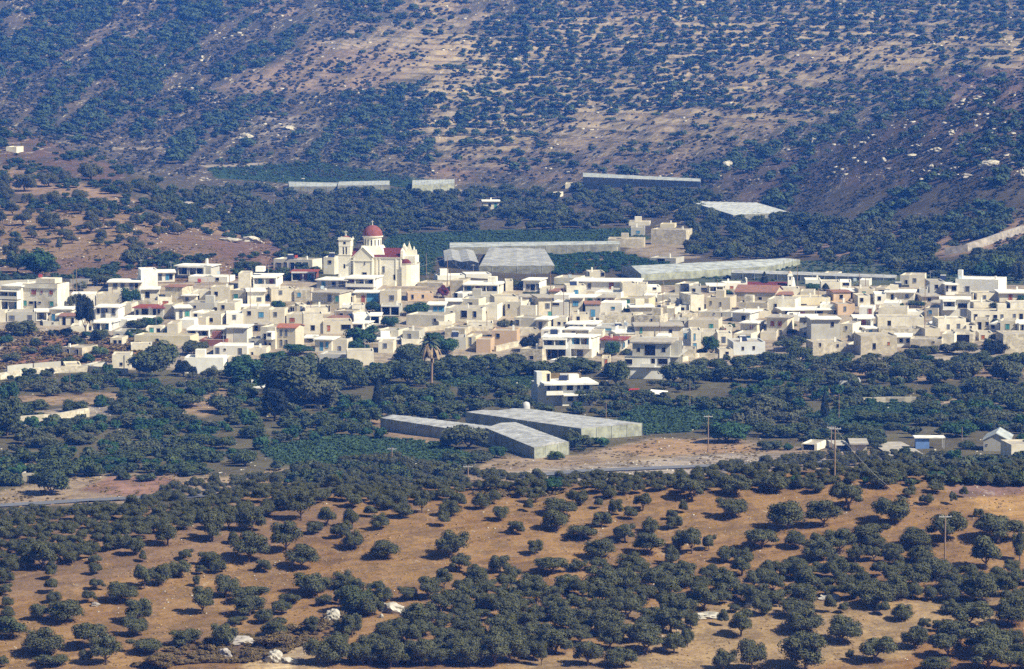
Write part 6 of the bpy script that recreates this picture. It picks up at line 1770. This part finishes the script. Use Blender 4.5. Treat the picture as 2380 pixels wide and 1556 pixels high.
# ---- the small chapel at right
def chapel():
    c = 'D'
    u, vb = T(c, 1900, 492); X, Y, Z = g1(u, vb); s = F / Y; m = K / CROPS[c][2] / s
    e = empty('chapel', (X, Y, Z), 0); tag(e, 'small white chapel with dark red roof and slim pink-capped bell tower', 'chapel')
    lx = lambda p: (p - 1900) * m; lz = lambda p: (492 - p) * m
    b = MB(); b.box(lx(1665), lx(2112), 0, 5, -3, lz(462)); b.box(lx(1660), lx(1672), -0.1, 5, lz(462), lz(385)); b.build('wall', M['W'], e)
    b = MB(); b.add([(lx(1672), -0.2, lz(462)), (lx(2112), -0.2, lz(462)), (lx(2112), 2.5, lz(425)), (lx(1672), 2.5, lz(425)), (lx(2112), 5.2, lz(462)), (lx(1672), 5.2, lz(462))], [(0, 1, 2, 3), (3, 2, 4, 5), (1, 4, 2), (0, 3, 5)]); b.build('roof', M['churchr'], e)
    b = MB(); x0, x1 = lx(2112), lx(2165)
    b.box(x0, x1, -0.8, 0.6, -3, lz(400))
    for px in (x0, x1 - 0.3):
        b.box(px, px + 0.3, -0.8, -0.5, lz(400), lz(355)); b.box(px, px + 0.3, 0.3, 0.6, lz(400), lz(355))
    b.box(x0 - 0.08, x1 + 0.08, -0.88, 0.68, lz(355), lz(342)); b.box(x0 + 0.15, x1 - 0.15, -0.6, 0.4, lz(342), lz(322))
    t = b.build('bell_tower', M['W'], e)
    b = MB(); b.lathe((x0 + x1) / 2, -0.1, [(0.55, lz(322)), (0.4, lz(312)), (0.05, lz(300))], 10); b.tube([((x0 + x1) / 2, -0.1, lz(302)), ((x0 + x1) / 2, -0.1, lz(285))], [0.04, 0.04], 5); b.build('tower_cap', M['P'], t)
    b = MB(); b.box(x1, lx(2200), -0.2, 4.5, -3, lz(470)); b.add([(x1, -0.2, lz(470)), (lx(2200), -0.2, lz(470)), (lx(2190), 2, lz(380)), (lx(2178), 2, lz(370)), (x1, 4.5, lz(470)), (lx(2200), 4.5, lz(470))], [(0, 1, 2, 3), (4, 3, 2, 5), (0, 3, 4), (1, 5, 2)]); b.build('facade', M['W'], e)
    add_window(e, lx(2130), lx(2146), lz(485), lz(450), 'w', -0.8)
chapel()

# ---- rubble ground walls of the village
def low_wall(name, c, pts, h, th, mat, label, cat='wall'):
    q = MB()
    P_ = [Vector(g1(*T(c, x, y))) for x, y in pts]
    for k in range(len(P_) - 1):
        a, b = P_[k], P_[k + 1]
        d = (b - a); d.z = 0; n = Vector((-d.y, d.x, 0)).normalized() * th
        q.add([tuple(a - Vector((0, 0, 1.5))), tuple(b - Vector((0, 0, 1.5))), tuple(b + n - Vector((0, 0, 1.5))), tuple(a + n - Vector((0, 0, 1.5))), tuple(a + Vector((0, 0, h))), tuple(b + Vector((0, 0, h))), tuple(b + n + Vector((0, 0, h))), tuple(a + n + Vector((0, 0, h)))],
              [(0, 3, 2, 1), (4, 5, 6, 7), (0, 1, 5, 4), (1, 2, 6, 5), (2, 3, 7, 6), (3, 0, 4, 7)])
    o = q.build(name, M[mat], None, jit=0.02)
    tag(o, label, cat)
low_wall('retaining_wall', 'A', [(0,1545),(200,1510),(400,1480),(700,1465),(1000,1455),(1250,1475),(1430,1490)], 1.3, 0.6, 'S', 'long rubble retaining wall under the leftmost houses')
low_wall('garden_wall', 'A', [(85,1470),(240,1450),(370,1440)], 1.5, 0.3, 'G', 'grey garden wall panel at the far left, below the houses')
low_wall('garden_wall', 'A', [(385,1440),(540,1425),(690,1415)], 1.5, 0.3, 'G', 'grey garden wall panel right of its twin, below the houses')
low_wall('terrace_wall', 'C', [(0,955),(150,970),(330,945),(500,935),(700,955),(900,950)], 1.0, 0.6, 'S', 'broken rubble terrace above the date palm')
low_wall('terrace_wall', 'D', [(970,1290),(1150,1240),(1360,1245)], 0.9, 0.5, 'S', 'stone terrace right of the concrete house')
low_wall('terrace_wall', 'C', [(980,1180),(1100,1150),(1240,1120)], 1.2, 0.5, 'S', 'stone terrace below the pinkish house')
low_wall('terrace_wall', 'k', [(130,460),(400,440),(620,400)], 1.6, 0.8, 'S', 'pale stone terrace among the trees at far left')
low_wall('aqueduct_wall', 'g', [(1830,905),(1990,880),(2130,835),(2250,790),(2380,750)], 1.9, 1.0, 'rockg', 'old sloping stone wall climbing to the right edge behind the village')
low_wall('roadside_wall', 'A', [(0,470),(400,455),(620,440),(800,450),(1000,455)], 1.0, 0.3, 'G', 'grey roadside wall behind the leftmost houses')
low_wall('riverbank_wall', 'o', [(1220,305),(1420,300),(1630,300)], 1.0, 0.6, 'S', 'stone field wall in the valley at right')
# ---------------------------------------------------------------- roof tanks, solar heaters
def roof_thing(c, x, y, kind, label, size=0.72, back=2.5):
    """stands on a roof seen at x, y"""
    u, v = T(c, x, y)
    dg = bpy.context.evaluated_depsgraph_get()
    d = Vector((0, CP, -SP)) + Vector((1, 0, 0)) * ((u - CU) / F) + Vector((0, SP, CP)) * ((CV - v) / F)
    hit, loc, nrm, idx, ob, mx = SC.ray_cast(dg, Vector((0, 0, 0)), d.normalized())
    if not hit:
        return
    X, Y, Z = loc.x, loc.y + 0.5, loc.z
    e = empty(kind, (X, Y, Z), random.uniform(-0.3, 0.3))
    if kind == 'water_tank':
        q = MB(); w = 0.62 * size; q.box(-w, w, -0.45, 0.45, 0.25, 1.15 * size + 0.2); q.build('tank', M['redtank' if 'red' in label else 'tank'], e)
        q = MB()
        for sx in (-w + 0.08, w - 0.08):
            for sy in (-0.38, 0.38):
                q.box(sx - 0.04, sx + 0.04, sy - 0.04, sy + 0.04, -0.3, 0.25)
        q.build('stand', M['metal'], e)
    else:
        q = MB(); q.add([(-0.95, -0.5, 0.1), (0.95, -0.5, 0.1), (0.95, 0.6, 1.05), (-0.95, 0.6, 1.05), (-0.95, -0.45, 0.02), (0.95, -0.45, 0.02), (0.95, 0.65, 0.97), (-0.95, 0.65, 0.97)], [(0, 1, 2, 3), (7, 6, 5, 4), (0, 4, 5, 1), (1, 5, 6, 2), (2, 6, 7, 3), (3, 7, 4, 0)]); q.build('collector', M['panel'], e)
        q = MB(); q.tube([(-0.8, 0.75, 1.25), (0.8, 0.75, 1.25)], [0.25, 0.25], 10); q.build('boiler', M['metal'], e)
        q = MB(); q.box(-0.8, -0.72, 0.6, 0.68, -0.4, 1.1); q.box(0.72, 0.8, 0.6, 0.68, -0.4, 1.1); q.build('stand', M['metal'], e)
    e.scale = (0.85, 0.85, 0.85)
    tag(e, label, 'water tank' if kind == 'water_tank' else 'solar heater')
bpy.context.view_layer.update()
for c, x, y, k, lab in [('A',455,395,'water_tank','blue-grey water tank on the orange-shuttered apartment block'),('A',1075,470,'water_tank','pale water tank on a stand behind the blank white wall'),('A',2255,450,'water_tank','red water tank on a roof at the upper left of the village'),
    ('B',110,610,'water_tank','red water tank left of a beige blank house, upper left'),('B',205,600,'water_tank','larger red water tank beside a utility pole, upper left'),('B',295,540,'water_tank','pale water tank on the white house at upper left'),
    ('B',980,390,'solar_heater','dark solar heater on the five-doored cream house'),('B',1035,385,'water_tank','small red water tank on the five-doored cream house'),('B',1370,375,'solar_heater','solar heater on the house left of the bell tower'),
    ('C',1785,380,'water_tank','steel water tank on a cream roof left of the long white house'),('C',1820,462,'solar_heater','dark solar heater on a cream house below the water tank'),('C',820,378,'water_tank','small tank on the penthouse right of the bougainvillea'),
    ('C',1610,990,'solar_heater','solar heater on the two-storey white balcony house'),('C',530,1020,'solar_heater','solar heater on a low roof right of the date palm'),('D',275,925,'solar_heater','solar heater left of the wide beige house'),('D',1630,1065,'solar_heater','solar heater on the pale box house'),
    ('E',540,420,'water_tank','twin-looking white tank on a roof right of the chapel'),('E',1010,480,'solar_heater','solar heater on the cream house left of the sloping parapet house'),('E',1500,400,'solar_heater','solar heater beside the tall white chimney, upper right'),('E',1680,395,'water_tank','small tank beside the tall white chimney, upper right'),
    ('n',1520,150,'solar_heater','solar heater on the lone white villa'),('D',350,905,'water_tank','blue water tank on a roof above the concrete house'),('B',1280,680,'water_tank','small pale tank under the white balcony house')]:
    roof_thing(c, x, y, k, lab)

# ---------------------------------------------------------------- utility poles
def pole(u, vb, vt, label, arms=1, name='utility_pole', lean=0.0, r=0.11):
    X, Y, Z = g1(u, vb)
    h = row_to_z(vt, Y) - Z
    e = empty(name, (X, Y, Z)); tag(e, label, 'utility pole')
    q = MB(); q.tube([(0, 0, -0.4), (lean * h, 0, h)], [r, r * 0.65], 8); q.build('pole', M['wood'], e)
    if arms:
        q = MB(); q.box(lean * h - 0.75, lean * h + 0.75, -0.06, 0.03, h - 0.33, h - 0.24)
        cb = q.build('crossarm', M['metal'], e)
        q = MB()
        for x in (-0.66, -0.25, 0.25, 0.66):
            q.tube([(lean * h + x, -0.02, h - 0.24), (lean * h + x, -0.02, h - 0.1)], [0.03, 0.04], 6)
        q.build('insulator', M['metal'], cb)
    return Vector((X + lean * h, Y, Z + h))
p1 = pole(911, 1087, 1040, 'utility pole with crossarm left of the front greenhouse')
p2 = pole(1088, 1125, 1081, 'utility pole with crossarm on the crest, centre')
p3 = pole(1646, 1052, 965, 'brown utility pole beside the round green tree on the flat')
p4 = pole(1940, 1121, 992, 'tall wooden utility pole on the crest at right')
p5 = pole(2196, 1310, 1196, 'nearest tall utility pole standing among olives at right')
p6 = pole(1932, 1046, 990, 'thin utility pole just behind the tall crest pole', r=0.1)
VP = []
for c, x, yb, yt, lab in [('A',565,760,400,'brown pole against the apartment block with orange shutters'),('A',828,560,230,'left one of two thin poles by the road at left'),('A',868,560,250,'right one of two thin poles by the road at left'),('A',1272,700,500,'thin pole left of the round green tree, upper left'),
    ('B',600,1000,640,'tall dark pole rising in the left half of the village'),('B',215,800,600,'pole with stay wires at upper left of the village'),('B',400,650,400,'thin pole at the left skyline of the village'),('B',1175,900,660,'thin pole below left of the church'),('B',2275,560,330,'wooden pole standing behind the church to the right'),
    ('C',450,460,150,'tall thin pole right of the church'),('C',480,600,300,'pole beside the bougainvillea'),('C',945,560,420,'pole before the wide dark balcony'),('C',880,940,770,'short pole in the middle of the village'),('C',1715,800,470,'tall pole left of the twin cream blocks'),('C',1572,560,260,'thin pole behind the small white three-door house'),
    ('D',755,760,400,'tall pole right of the twin cream blocks'),('D',722,1030,850,'pole in front of the wide beige house'),('D',880,890,700,'pole above the wide beige house'),('D',1345,540,390,'thin pole left of the chapel'),('D',2218,520,240,'thin pole right of the chapel bell tower'),('D',1515,1100,900,'pole left of the pale box house'),
    ('E',1300,1010,380,'tallest pole in the right part of the village'),('E',140,660,490,'dark pole right of the chapel'),('E',655,470,370,'short pole on the skyline right of the chapel'),('E',590,500,320,'pale thin pole on the skyline right of the chapel')]:
    u, vb = T(c, x, yb); u2, vt = T(c, x, yt)
    VP.append((pole(u, vb, vt, lab, arms=0, r=0.09), lab))
for c, x, yb, yt, lab in [('n',1818,440,290,'thin pole standing by the rear greenhouse'),('o',65,340,150,'thin pole among valley trees right of the concrete house'),('o',1098,420,240,'thin pole among the valley trees at right'),('k',485,230,80,'thin pole among the trees at lower left of the village'),('o',1950,600,470,'thin pole near the blue shed')]:
    u, vb = T(c, x, yb); u2, vt = T(c, x, yt)
    pole(u, vb, vt, lab, arms=0, r=0.08)
def wire(a, b, sag, label):
    pts = []
    for k in range(17):
        t = k / 16
        p = a.lerp(b, t); p.z -= sag * 4 * t * (1 - t); pts.append(p)
    q = MB(); q.tube(pts, [0.012] * 17, 4)
    o = q.build('power_line', M['metal']); tag(o, label, 'power line')
wire(p2 - Vector((0, 0, 0.1)), p1 - Vector((0, 0, 0.1)), 1.5, 'power line between the two crossarm poles at centre left')
wire(p4 - Vector((0, 0, 0.1)), p5 - Vector((0, 0, 0.1)), 2.0, 'power line between the two tall poles at right')

for i, j in ((0, 3), (4, 7), (7, 9), (9, 11), (13, 15), (15, 17), (16, 20), (18, 19), (22, 23)):
    wire(VP[i][0], VP[j][0], 1.2, 'cable strung from the ' + ' '.join(VP[i][1].split()[:9]))
# ---------------------------------------------------------------- palms
def date_palm():
    u, vb = 1003, 893
    X, Y, Z = g1(u, vb); s = F / Y
    H_ = (vb - 795) / s
    e = empty('date_palm', (X, Y, Z)); tag(e, 'tall date palm with drooping dry fronds at the village foot', 'palm tree')
    q = MB(); q.tube([(0, 0, -0.5), (0.1, 0, H_ * 0.5), (-0.35, 0, H_)], [0.26, 0.2, 0.22], 8); q.build('trunk', M['wood'], e)
    rn = random.Random(4)
    def fr(n, mat, name, emin, emax, ln, droop):
        q = MB()
        for k in range(n):
            a = rn.uniform(0, 6.283); el = rn.uniform(emin, emax); l = ln * rn.uniform(0.8, 1.15)
            p = Vector((-0.35, 0, H_)); d = Vector((math.cos(a) * math.cos(el), math.sin(a) * math.cos(el), math.sin(el)))
            side = Vector((-math.sin(a), math.cos(a), 0)); prev = None
            for j in range(8):
                w = 0.34 * math.sin(math.pi * (j + 0.7) / 8.5)
                A_, B2 = p + side * w - Vector((0, 0, w * 0.5)), p - side * w - Vector((0, 0, w * 0.5))
                if prev:
                    q.add([prev[0], prev[1], tuple(p), tuple(A_)], [(0, 1, 2, 3)]); q.add([prev[1], prev[2], tuple(B2), tuple(p)], [(0, 1, 2, 3)])
                prev = (tuple(A_), tuple(p), tuple(B2))
                p = p + d * l / 8; d = (d + Vector((0, 0, -droop))).normalized()
        q.build(name, M[mat], e)
    fr(26, 'frond', 'green_fronds', -0.1, 1.3, 3.0, 0.22)
    fr(46, 'dryfrond', 'dry_fronds', -1.3, -0.2, 4.6, 0.30)
date_palm()

# ---------------------------------------------------------------- greenhouses
def greenhouse(name, label, base, h, n, axis, roof='plroof', wall='plwall', rise=0.7, c=None, frame=True):
    """base: near-left, near-right, far-right, far-left ground corners (frame units or crop c)"""
    if c:
        base = TP(c, base)
    P_ = [Vector(g1(*p)) for p in base]
    z0 = min(p.z for p in P_); zt = sum(p.z for p in P_) / 4 + h
    cx = sum((p for p in P_), Vector()) / 4
    e = empty(name, (cx.x, cx.y, sum(p.z for p in P_) / 4)); tag(e, label, 'greenhouse')
    o = Vector((cx.x, cx.y, sum(p.z for p in P_) / 4))
    P_ = [p - o for p in P_]
    zt -= o.z
    q = MB()
    for k in range(4):
        a, b = P_[k], P_[(k + 1) % 4]
        q.add([(a.x, a.y, a.z - 0.4), (b.x, b.y, b.z - 0.4), (b.x, b.y, zt), (a.x, a.y, zt)], [(0, 1, 2, 3)])
    q.build('wall', M[wall], e)
    q = MB(); fr = MB()
    a, b, c_, d = P_
    if axis == 'y':
        lerp = lambda s, t: (a.lerp(b, s)).lerp(d.lerp(c_, s), t)      # s across, t along
    else:
        lerp = lambda s, t: (a.lerp(d, s)).lerp(b.lerp(c_, s), t)
    m = 14
    for k in range(n):
        for j in range(m):
            t0, t1 = j / m, (j + 1) / m
            s0, s1, s2 = k / n, (k + 0.5) / n, (k + 1) / n
            g = [lerp(s0, t0), lerp(s1, t0), lerp(s2, t0), lerp(s0, t1), lerp(s1, t1), lerp(s2, t1)]
            zz = [zt, zt + rise, zt] * 2
            g = [(p.x, p.y, z + 0.02) for p, z in zip(g, zz)]
            q.add(g, [(0, 1, 4, 3), (1, 2, 5, 4)])
            if j in (0, m - 1):
                r0 = 0 if j == 0 else 3
                q.add([g[r0], g[r0 + 1], g[r0 + 2]], [(0, 1, 2)])
            if frame:
                for A_, B2 in ((g[0], g[1]), (g[1], g[2])):
                    fr.tube([Vector(A_) + Vector((0, 0, 0.03)), Vector(B2) + Vector((0, 0, 0.03))], [0.025, 0.025], 4)
    if frame:
        for k in range(4):
            A_, B2 = P_[k], P_[(k + 1) % 4]
            nn = max(2, int((B2 - A_).length / 3))
            for j in range(nn + 1):
                p = A_.lerp(B2, j / nn)
                out = Vector((p.x, p.y, 0)).normalized() * 0.06
                fr.tube([(p.x + out.x, p.y + out.y, p.z - 0.3), (p.x + out.x, p.y + out.y, zt)], [0.045, 0.045], 4)
    if fr.v:
        q.join(fr); q.build2('roof', M[roof], M['plwhite'], e)
    else:
        q.build('roof', M[roof], e)
    return e
greenhouse('greenhouse', 'nearest plastic greenhouse with bright striped end, below the villa', [(1320,692),(1560,662),(1190,560),(985,592)], 2.5, 1, 'y', c='n', rise=0.4, wall='plgreen')
greenhouse('greenhouse', 'long low greenhouse running left behind the nearest one', [(1000,590),(1190,560),(420,478),(258,494)], 2.0, 1, 'y', c='n', rise=0.4, wall='plgreen')
greenhouse('greenhouse', 'broad flat greenhouse below the villa, right of the long low one', [(1645,562),(2066,530),(1290,440),(848,462)], 2.3, 2, 'y', c='n', rise=0.25, wall='plgreen')
greenhouse('greenhouse', 'wide multi-span grey greenhouse tent right of the church', [(940,1012),(1462,1030),(1392,915),(1010,900)], 1.8, 5, 'y', c='f', rise=0.12)
greenhouse('greenhouse', 'small tattered grey tunnel left of the multi-span greenhouse', [(700,985),(935,1012),(900,935),(690,925)], 2.0, 2, 'y', c='f', rise=0.5)
greenhouse('greenhouse', 'long narrow greenhouse with bright roof behind the multi-span tent', [(735,893),(1910,885),(1912,862),(735,868)], 2.1, 1, 'x', c='f', roof='plwhite', rise=0.4)
greenhouse('greenhouse', 'long pale greenhouse slanting up to the right behind the village', [(520,405),(1960,305),(2250,225),(300,335)], 1.5, 1, 'x', c='D', rise=1.2, roof='plwhite', wall='plgreen', frame=False)
greenhouse('greenhouse', 'bright white multi-span greenhouse at the foot of the right slope', [(1704,524),(1838,505),(1762,480),(1600,480)], 1.8, 12, 'y', roof='plbright', rise=0.15, frame=False)
greenhouse('greenhouse', 'pale greenhouse, leftmost of the far row', [(672,447),(782,447),(790,434),(670,434)], 1.7, 1, 'x', rise=0.5, roof='plwhite')
greenhouse('greenhouse', 'second pale greenhouse from the left in the far row', [(785,449),(905,443),(905,430),(790,434)], 1.9, 1, 'x', rise=0.5, roof='plwhite')
greenhouse('greenhouse', 'third pale greenhouse from the left in the far row', [(958,448),(1056,443),(1056,430),(960,430)], 2.1, 1, 'x', rise=0.8, roof='plwhite', wall='plgreen')
greenhouse('greenhouse', 'rightmost far greenhouse with dark open bays', [(1355,443),(1628,434),(1628,420),(1355,424)], 2.5, 1, 'x', rise=0.6, roof='plwhite')
greenhouse('greenhouse', 'pale low cloche right of the chapel, at the back of the village', [(1700,651),(2080,652),(2085,645),(1700,644)], 1.2, 1, 'x', rise=0.4)
# dome tank beside the broad greenhouse, blue shed, boulders
def lone(name, u, vb, label, cat):
    X, Y, Z = g1(u, vb); e = empty(name, (X, Y, Z)); tag(e, label, cat); return e, F / Y
u, v = T('n', 1263, 372)
e, s = lone('round_tank', u, v, 'round grey tank behind the broad flat greenhouse', 'tank')
q = MB(); q.lathe(0, 0, [(0.75, -0.5), (0.78, 1.3), (0.6, 1.9), (0.05, 2.1)], 14); q.build('body', M['metal'], e, True)
u, v = T('o', 1675, 622)
e, s = lone('blue_shed', u, v, 'small blue-sided shed with white roof at right', 'shed')
q = MB(); q.box(-1.3, 1.4, 0, 2.5, -0.5, 2.3); q.build('wall', M['vanblue'], e)
q = MB(); q.box(-1.6, 4.6, -0.4, 3.4, 2.3, 2.5); q.build('roof', M['roofw'], e); e.scale = (0.85, 0.85, 0.8)
q = MB(); q.box(4.3, 4.4, 0, 0.1, -0.5, 2.3); q.box(4.3, 4.4, 2.9, 3.0, -0.5, 2.3); q.build('post', M['metal'], e)
u, v = T('n', 2180, 285)
e, s = lone('lean_to', u, v, 'small white sheet roof in the trees right of the villa', 'shed')
q = MB(); q.add([(-1.6, 0, 0.9), (1.5, 0, 0.7), (1.9, 1.8, 1.6), (-1.4, 1.8, 1.9), (-1.6, 0, 0.8), (1.5, 0, 0.6), (1.9, 1.8, 1.5), (-1.4, 1.8, 1.8)], [(0, 1, 2, 3), (7, 6, 5, 4), (0, 4, 5, 1), (1, 5, 6, 2), (2, 6, 7, 3), (3, 7, 4, 0)]); q.build('roof', M['roofw'], e)
q = MB()
for x, y in ((-1.4, 0.1), (1.4, 0.1), (1.7, 1.7), (-1.3, 1.7)):
    q.box(x - 0.05, x + 0.05, y - 0.05, y + 0.05, -0.6, 0.8)
q.build('post', M['wood'], e)
u, v = T('n', 2010, 255)
e, s = lone('parked_car', u, v, 'red parked car half hidden in trees right of the villa', 'car')
q = MB(); q.add([(-1.9, -0.8, 0.3), (1.9, -0.8, 0.3), (1.9, 0.8, 0.3), (-1.9, 0.8, 0.3), (-1.95, -0.8, 0.75), (1.9, -0.8, 0.8), (1.9, 0.8, 0.8), (-1.95, 0.8, 0.75), (-0.9, -0.65, 1.35), (1.0, -0.65, 1.38), (1.0, 0.65, 1.38), (-0.9, 0.65, 1.35), (-1.2, -0.78, 0.82), (1.5, -0.78, 0.86), (1.5, 0.78, 0.86), (-1.2, 0.78, 0.82)],
      [(0, 1, 5, 4), (1, 2, 6, 5), (2, 3, 7, 6), (3, 0, 4, 7), (4, 5, 6, 7), (12, 13, 9, 8), (13, 14, 10, 9), (14, 15, 11, 10), (15, 12, 8, 11), (8, 9, 10, 11)]); q.build('body', M['tarp'], e)
for sx in (-1.2, 1.2):
    for sy in (-0.8, 0.65):
        q = MB(); q.tube([(sx, sy, 0.32), (sx, sy + 0.16, 0.32)], [0.32, 0.32], 12); q.build('wheel', M['dark'], e)
q = MB(); q.box(-0.8, 0.95, -0.74, -0.70, 0.92, 1.22); q.build('side_window', M['dark'], e)

def rock_mesh(seed, sub=3):
    bm = bmesh.new(); bmesh.ops.create_icosphere(bm, subdivisions=sub, radius=0.5)
    rn = np.random.default_rng(seed); o = rn.uniform(0, 40, 3)
    for p in bm.verts:
        c = p.co
        n = 0.35 + 1.35 * float(fbm(c.x * 3.1 + o[0] + c.z * 2.3, c.y * 3.1 + o[1] + c.z * 3.1, 4))
        q = 0.22 * round(n / 0.22)
        p.co = c * (n * 0.4 + q * 0.6); p.co.z *= 0.85
    me = bpy.data.meshes.new('boulder'); bm.to_mesh(me); bm.free()
    return me
ROCKS = [rock_mesh(k) for k in range(5)]
for r in ROCKS:
    r.materials.append(M['rock'])
ROCKG = [recolor(r, M['rockg']) for r in ROCKS]
def boulder(c, x, y, w, h, label, mats=ROCKS, rz=None, group=None):
    u, v = T(c, x, y + h * 0.42); f = K / CROPS[c][2]
    X, Y, Z = g1(u, v); s = F / Y
    o = bpy.data.objects.new('boulder', random.choice(mats)); COL.objects.link(o)
    o.location = (X, Y + w * f / s * 0.3, Z + h * f / s * 0.25); o.scale = (w * f / s, w * f / s * 0.8, h * f / s * 1.1); o.rotation_euler = (0, 0, random.uniform(-0.5, 0.5) if rz is None else rz)
    tag(o, label, 'boulder', group)
boulder('l', 2305, 925, 100, 110, 'white boulder standing in brown scrub, left of the bigger one')
boulder('m', 345, 870, 160, 90, 'largest white boulder, lower centre-left among olives')
boulder('m', 262, 930, 30, 40, 'small white rock beside the largest boulder')
boulder('l', 1560, 1180, 90, 80, 'grey boulder at the lower left end of the grey rock ridge', ROCKG)
boulder('l', 1660, 1105, 220, 60, 'long grey rock ridge slanting up to the right', ROCKG, rz=0.5)
boulder('l', 1900, 1230, 110, 110, 'pale broken rock at the left of the pit', ROCKS)
boulder('l', 2000, 1285, 120, 50, 'pale broken rock at the lower frame edge')
boulder('l', 660, 850, 60, 35, 'small pale rock under the olives at left', ROCKG)
boulder('l', 1215, 1140, 40, 15, 'flat white stone left of the grey ridge')
boulder('r', 1040, 800, 150, 40, 'pale rock shelf below the dense grove at right')
boulder('r', 480, 850, 60, 50, 'pale rock beside a small olive, lower right')
boulder('r', 2240, 700, 40, 50, 'small white rock at the right edge of the grove')
boulder('r', 200, 930, 180, 50, 'low pale rock bank in the lower middle', ROCKS)
boulder('m', 2160, 1010, 60, 40, 'pale rock at the right end of the dense grove')
# outcrops high on the right slope and elsewhere on the hillsides
k = 0
for c, x, y, w, h in [('g',1880,60,60,50),('g',1945,120,110,50),('g',1940,175,80,50),('g',2110,175,130,50),('g',2150,265,150,80),('g',2250,295,60,40),('g',1740,290,40,50),('g',1785,170,80,50),('g',1720,178,25,22),('g',1650,145,25,25),('g',1300,90,25,30),('g',1275,122,30,28),('g',1207,155,25,25),('g',1410,240,40,50),('g',1990,350,90,50),('g',1610,215,80,35),('g',2370,330,50,90),('g',1440,305,50,20),('g',1280,640,0,0),
    ('g',330,270,80,90),('g',930,110,60,60),('g',1340,735,130,40),
    ('e',290,520,0,0),('e',1700,80,110,70),('e',1990,20,110,50),('e',1290,550,130,50),('e',1740,790,160,70),('e',1590,800,180,40),('e',230,940,90,90),('e',200,350,0,0),
    ('f',160,170,60,30),('f',930,-160+0,0,0)]:
    if w == 0:
        continue
    u, v = T(c, x, y)
    k += 1
    boulder(c, x, y, w * 0.9, h * 0.8, 'pale limestone outcrop %s' % where(u, v), ROCKS if k % 3 else ROCKG, group='pale outcrops on the hillsides')
haze_box_top = float(ZG.max()) + 14
def haze_box():
    m = bpy.data.materials.new('haze')
    m.use_nodes = True
    nt = m.node_tree
    for n in list(nt.nodes):
        if n.type == 'BSDF_PRINCIPLED':
            nt.nodes.remove(n)
    out = [n for n in nt.nodes if n.type == 'OUTPUT_MATERIAL'][0]
    pv = nt.nodes.new('ShaderNodeVolumePrincipled')
    pv.inputs['Color'].default_value = (*HAZE_COLOR, 1)
    pv.inputs['Absorption Color'].default_value = (1, 1, 1, 1)
    pv.inputs['Density'].default_value = HAZE_DENSITY
    pv.inputs['Density Attribute'].default_value = ''
    pv.inputs['Anisotropy'].default_value = 0.0
    nt.links.new(pv.outputs[0], out.inputs['Volume'])
    b = MB()
    b.box(-1150, 1150, -80, 2780, -95, haze_box_top)
    o = b.build('haze', m)
    return tag(o, 'thin bluish haze filling the valley air', kind='stuff')
haze_box()

for o in list(COL.objects):
    lb = o.get('label')
    if lb and len(lb.replace('-', ' ').split()) > 16:
        print('LONG', o.name, lb)
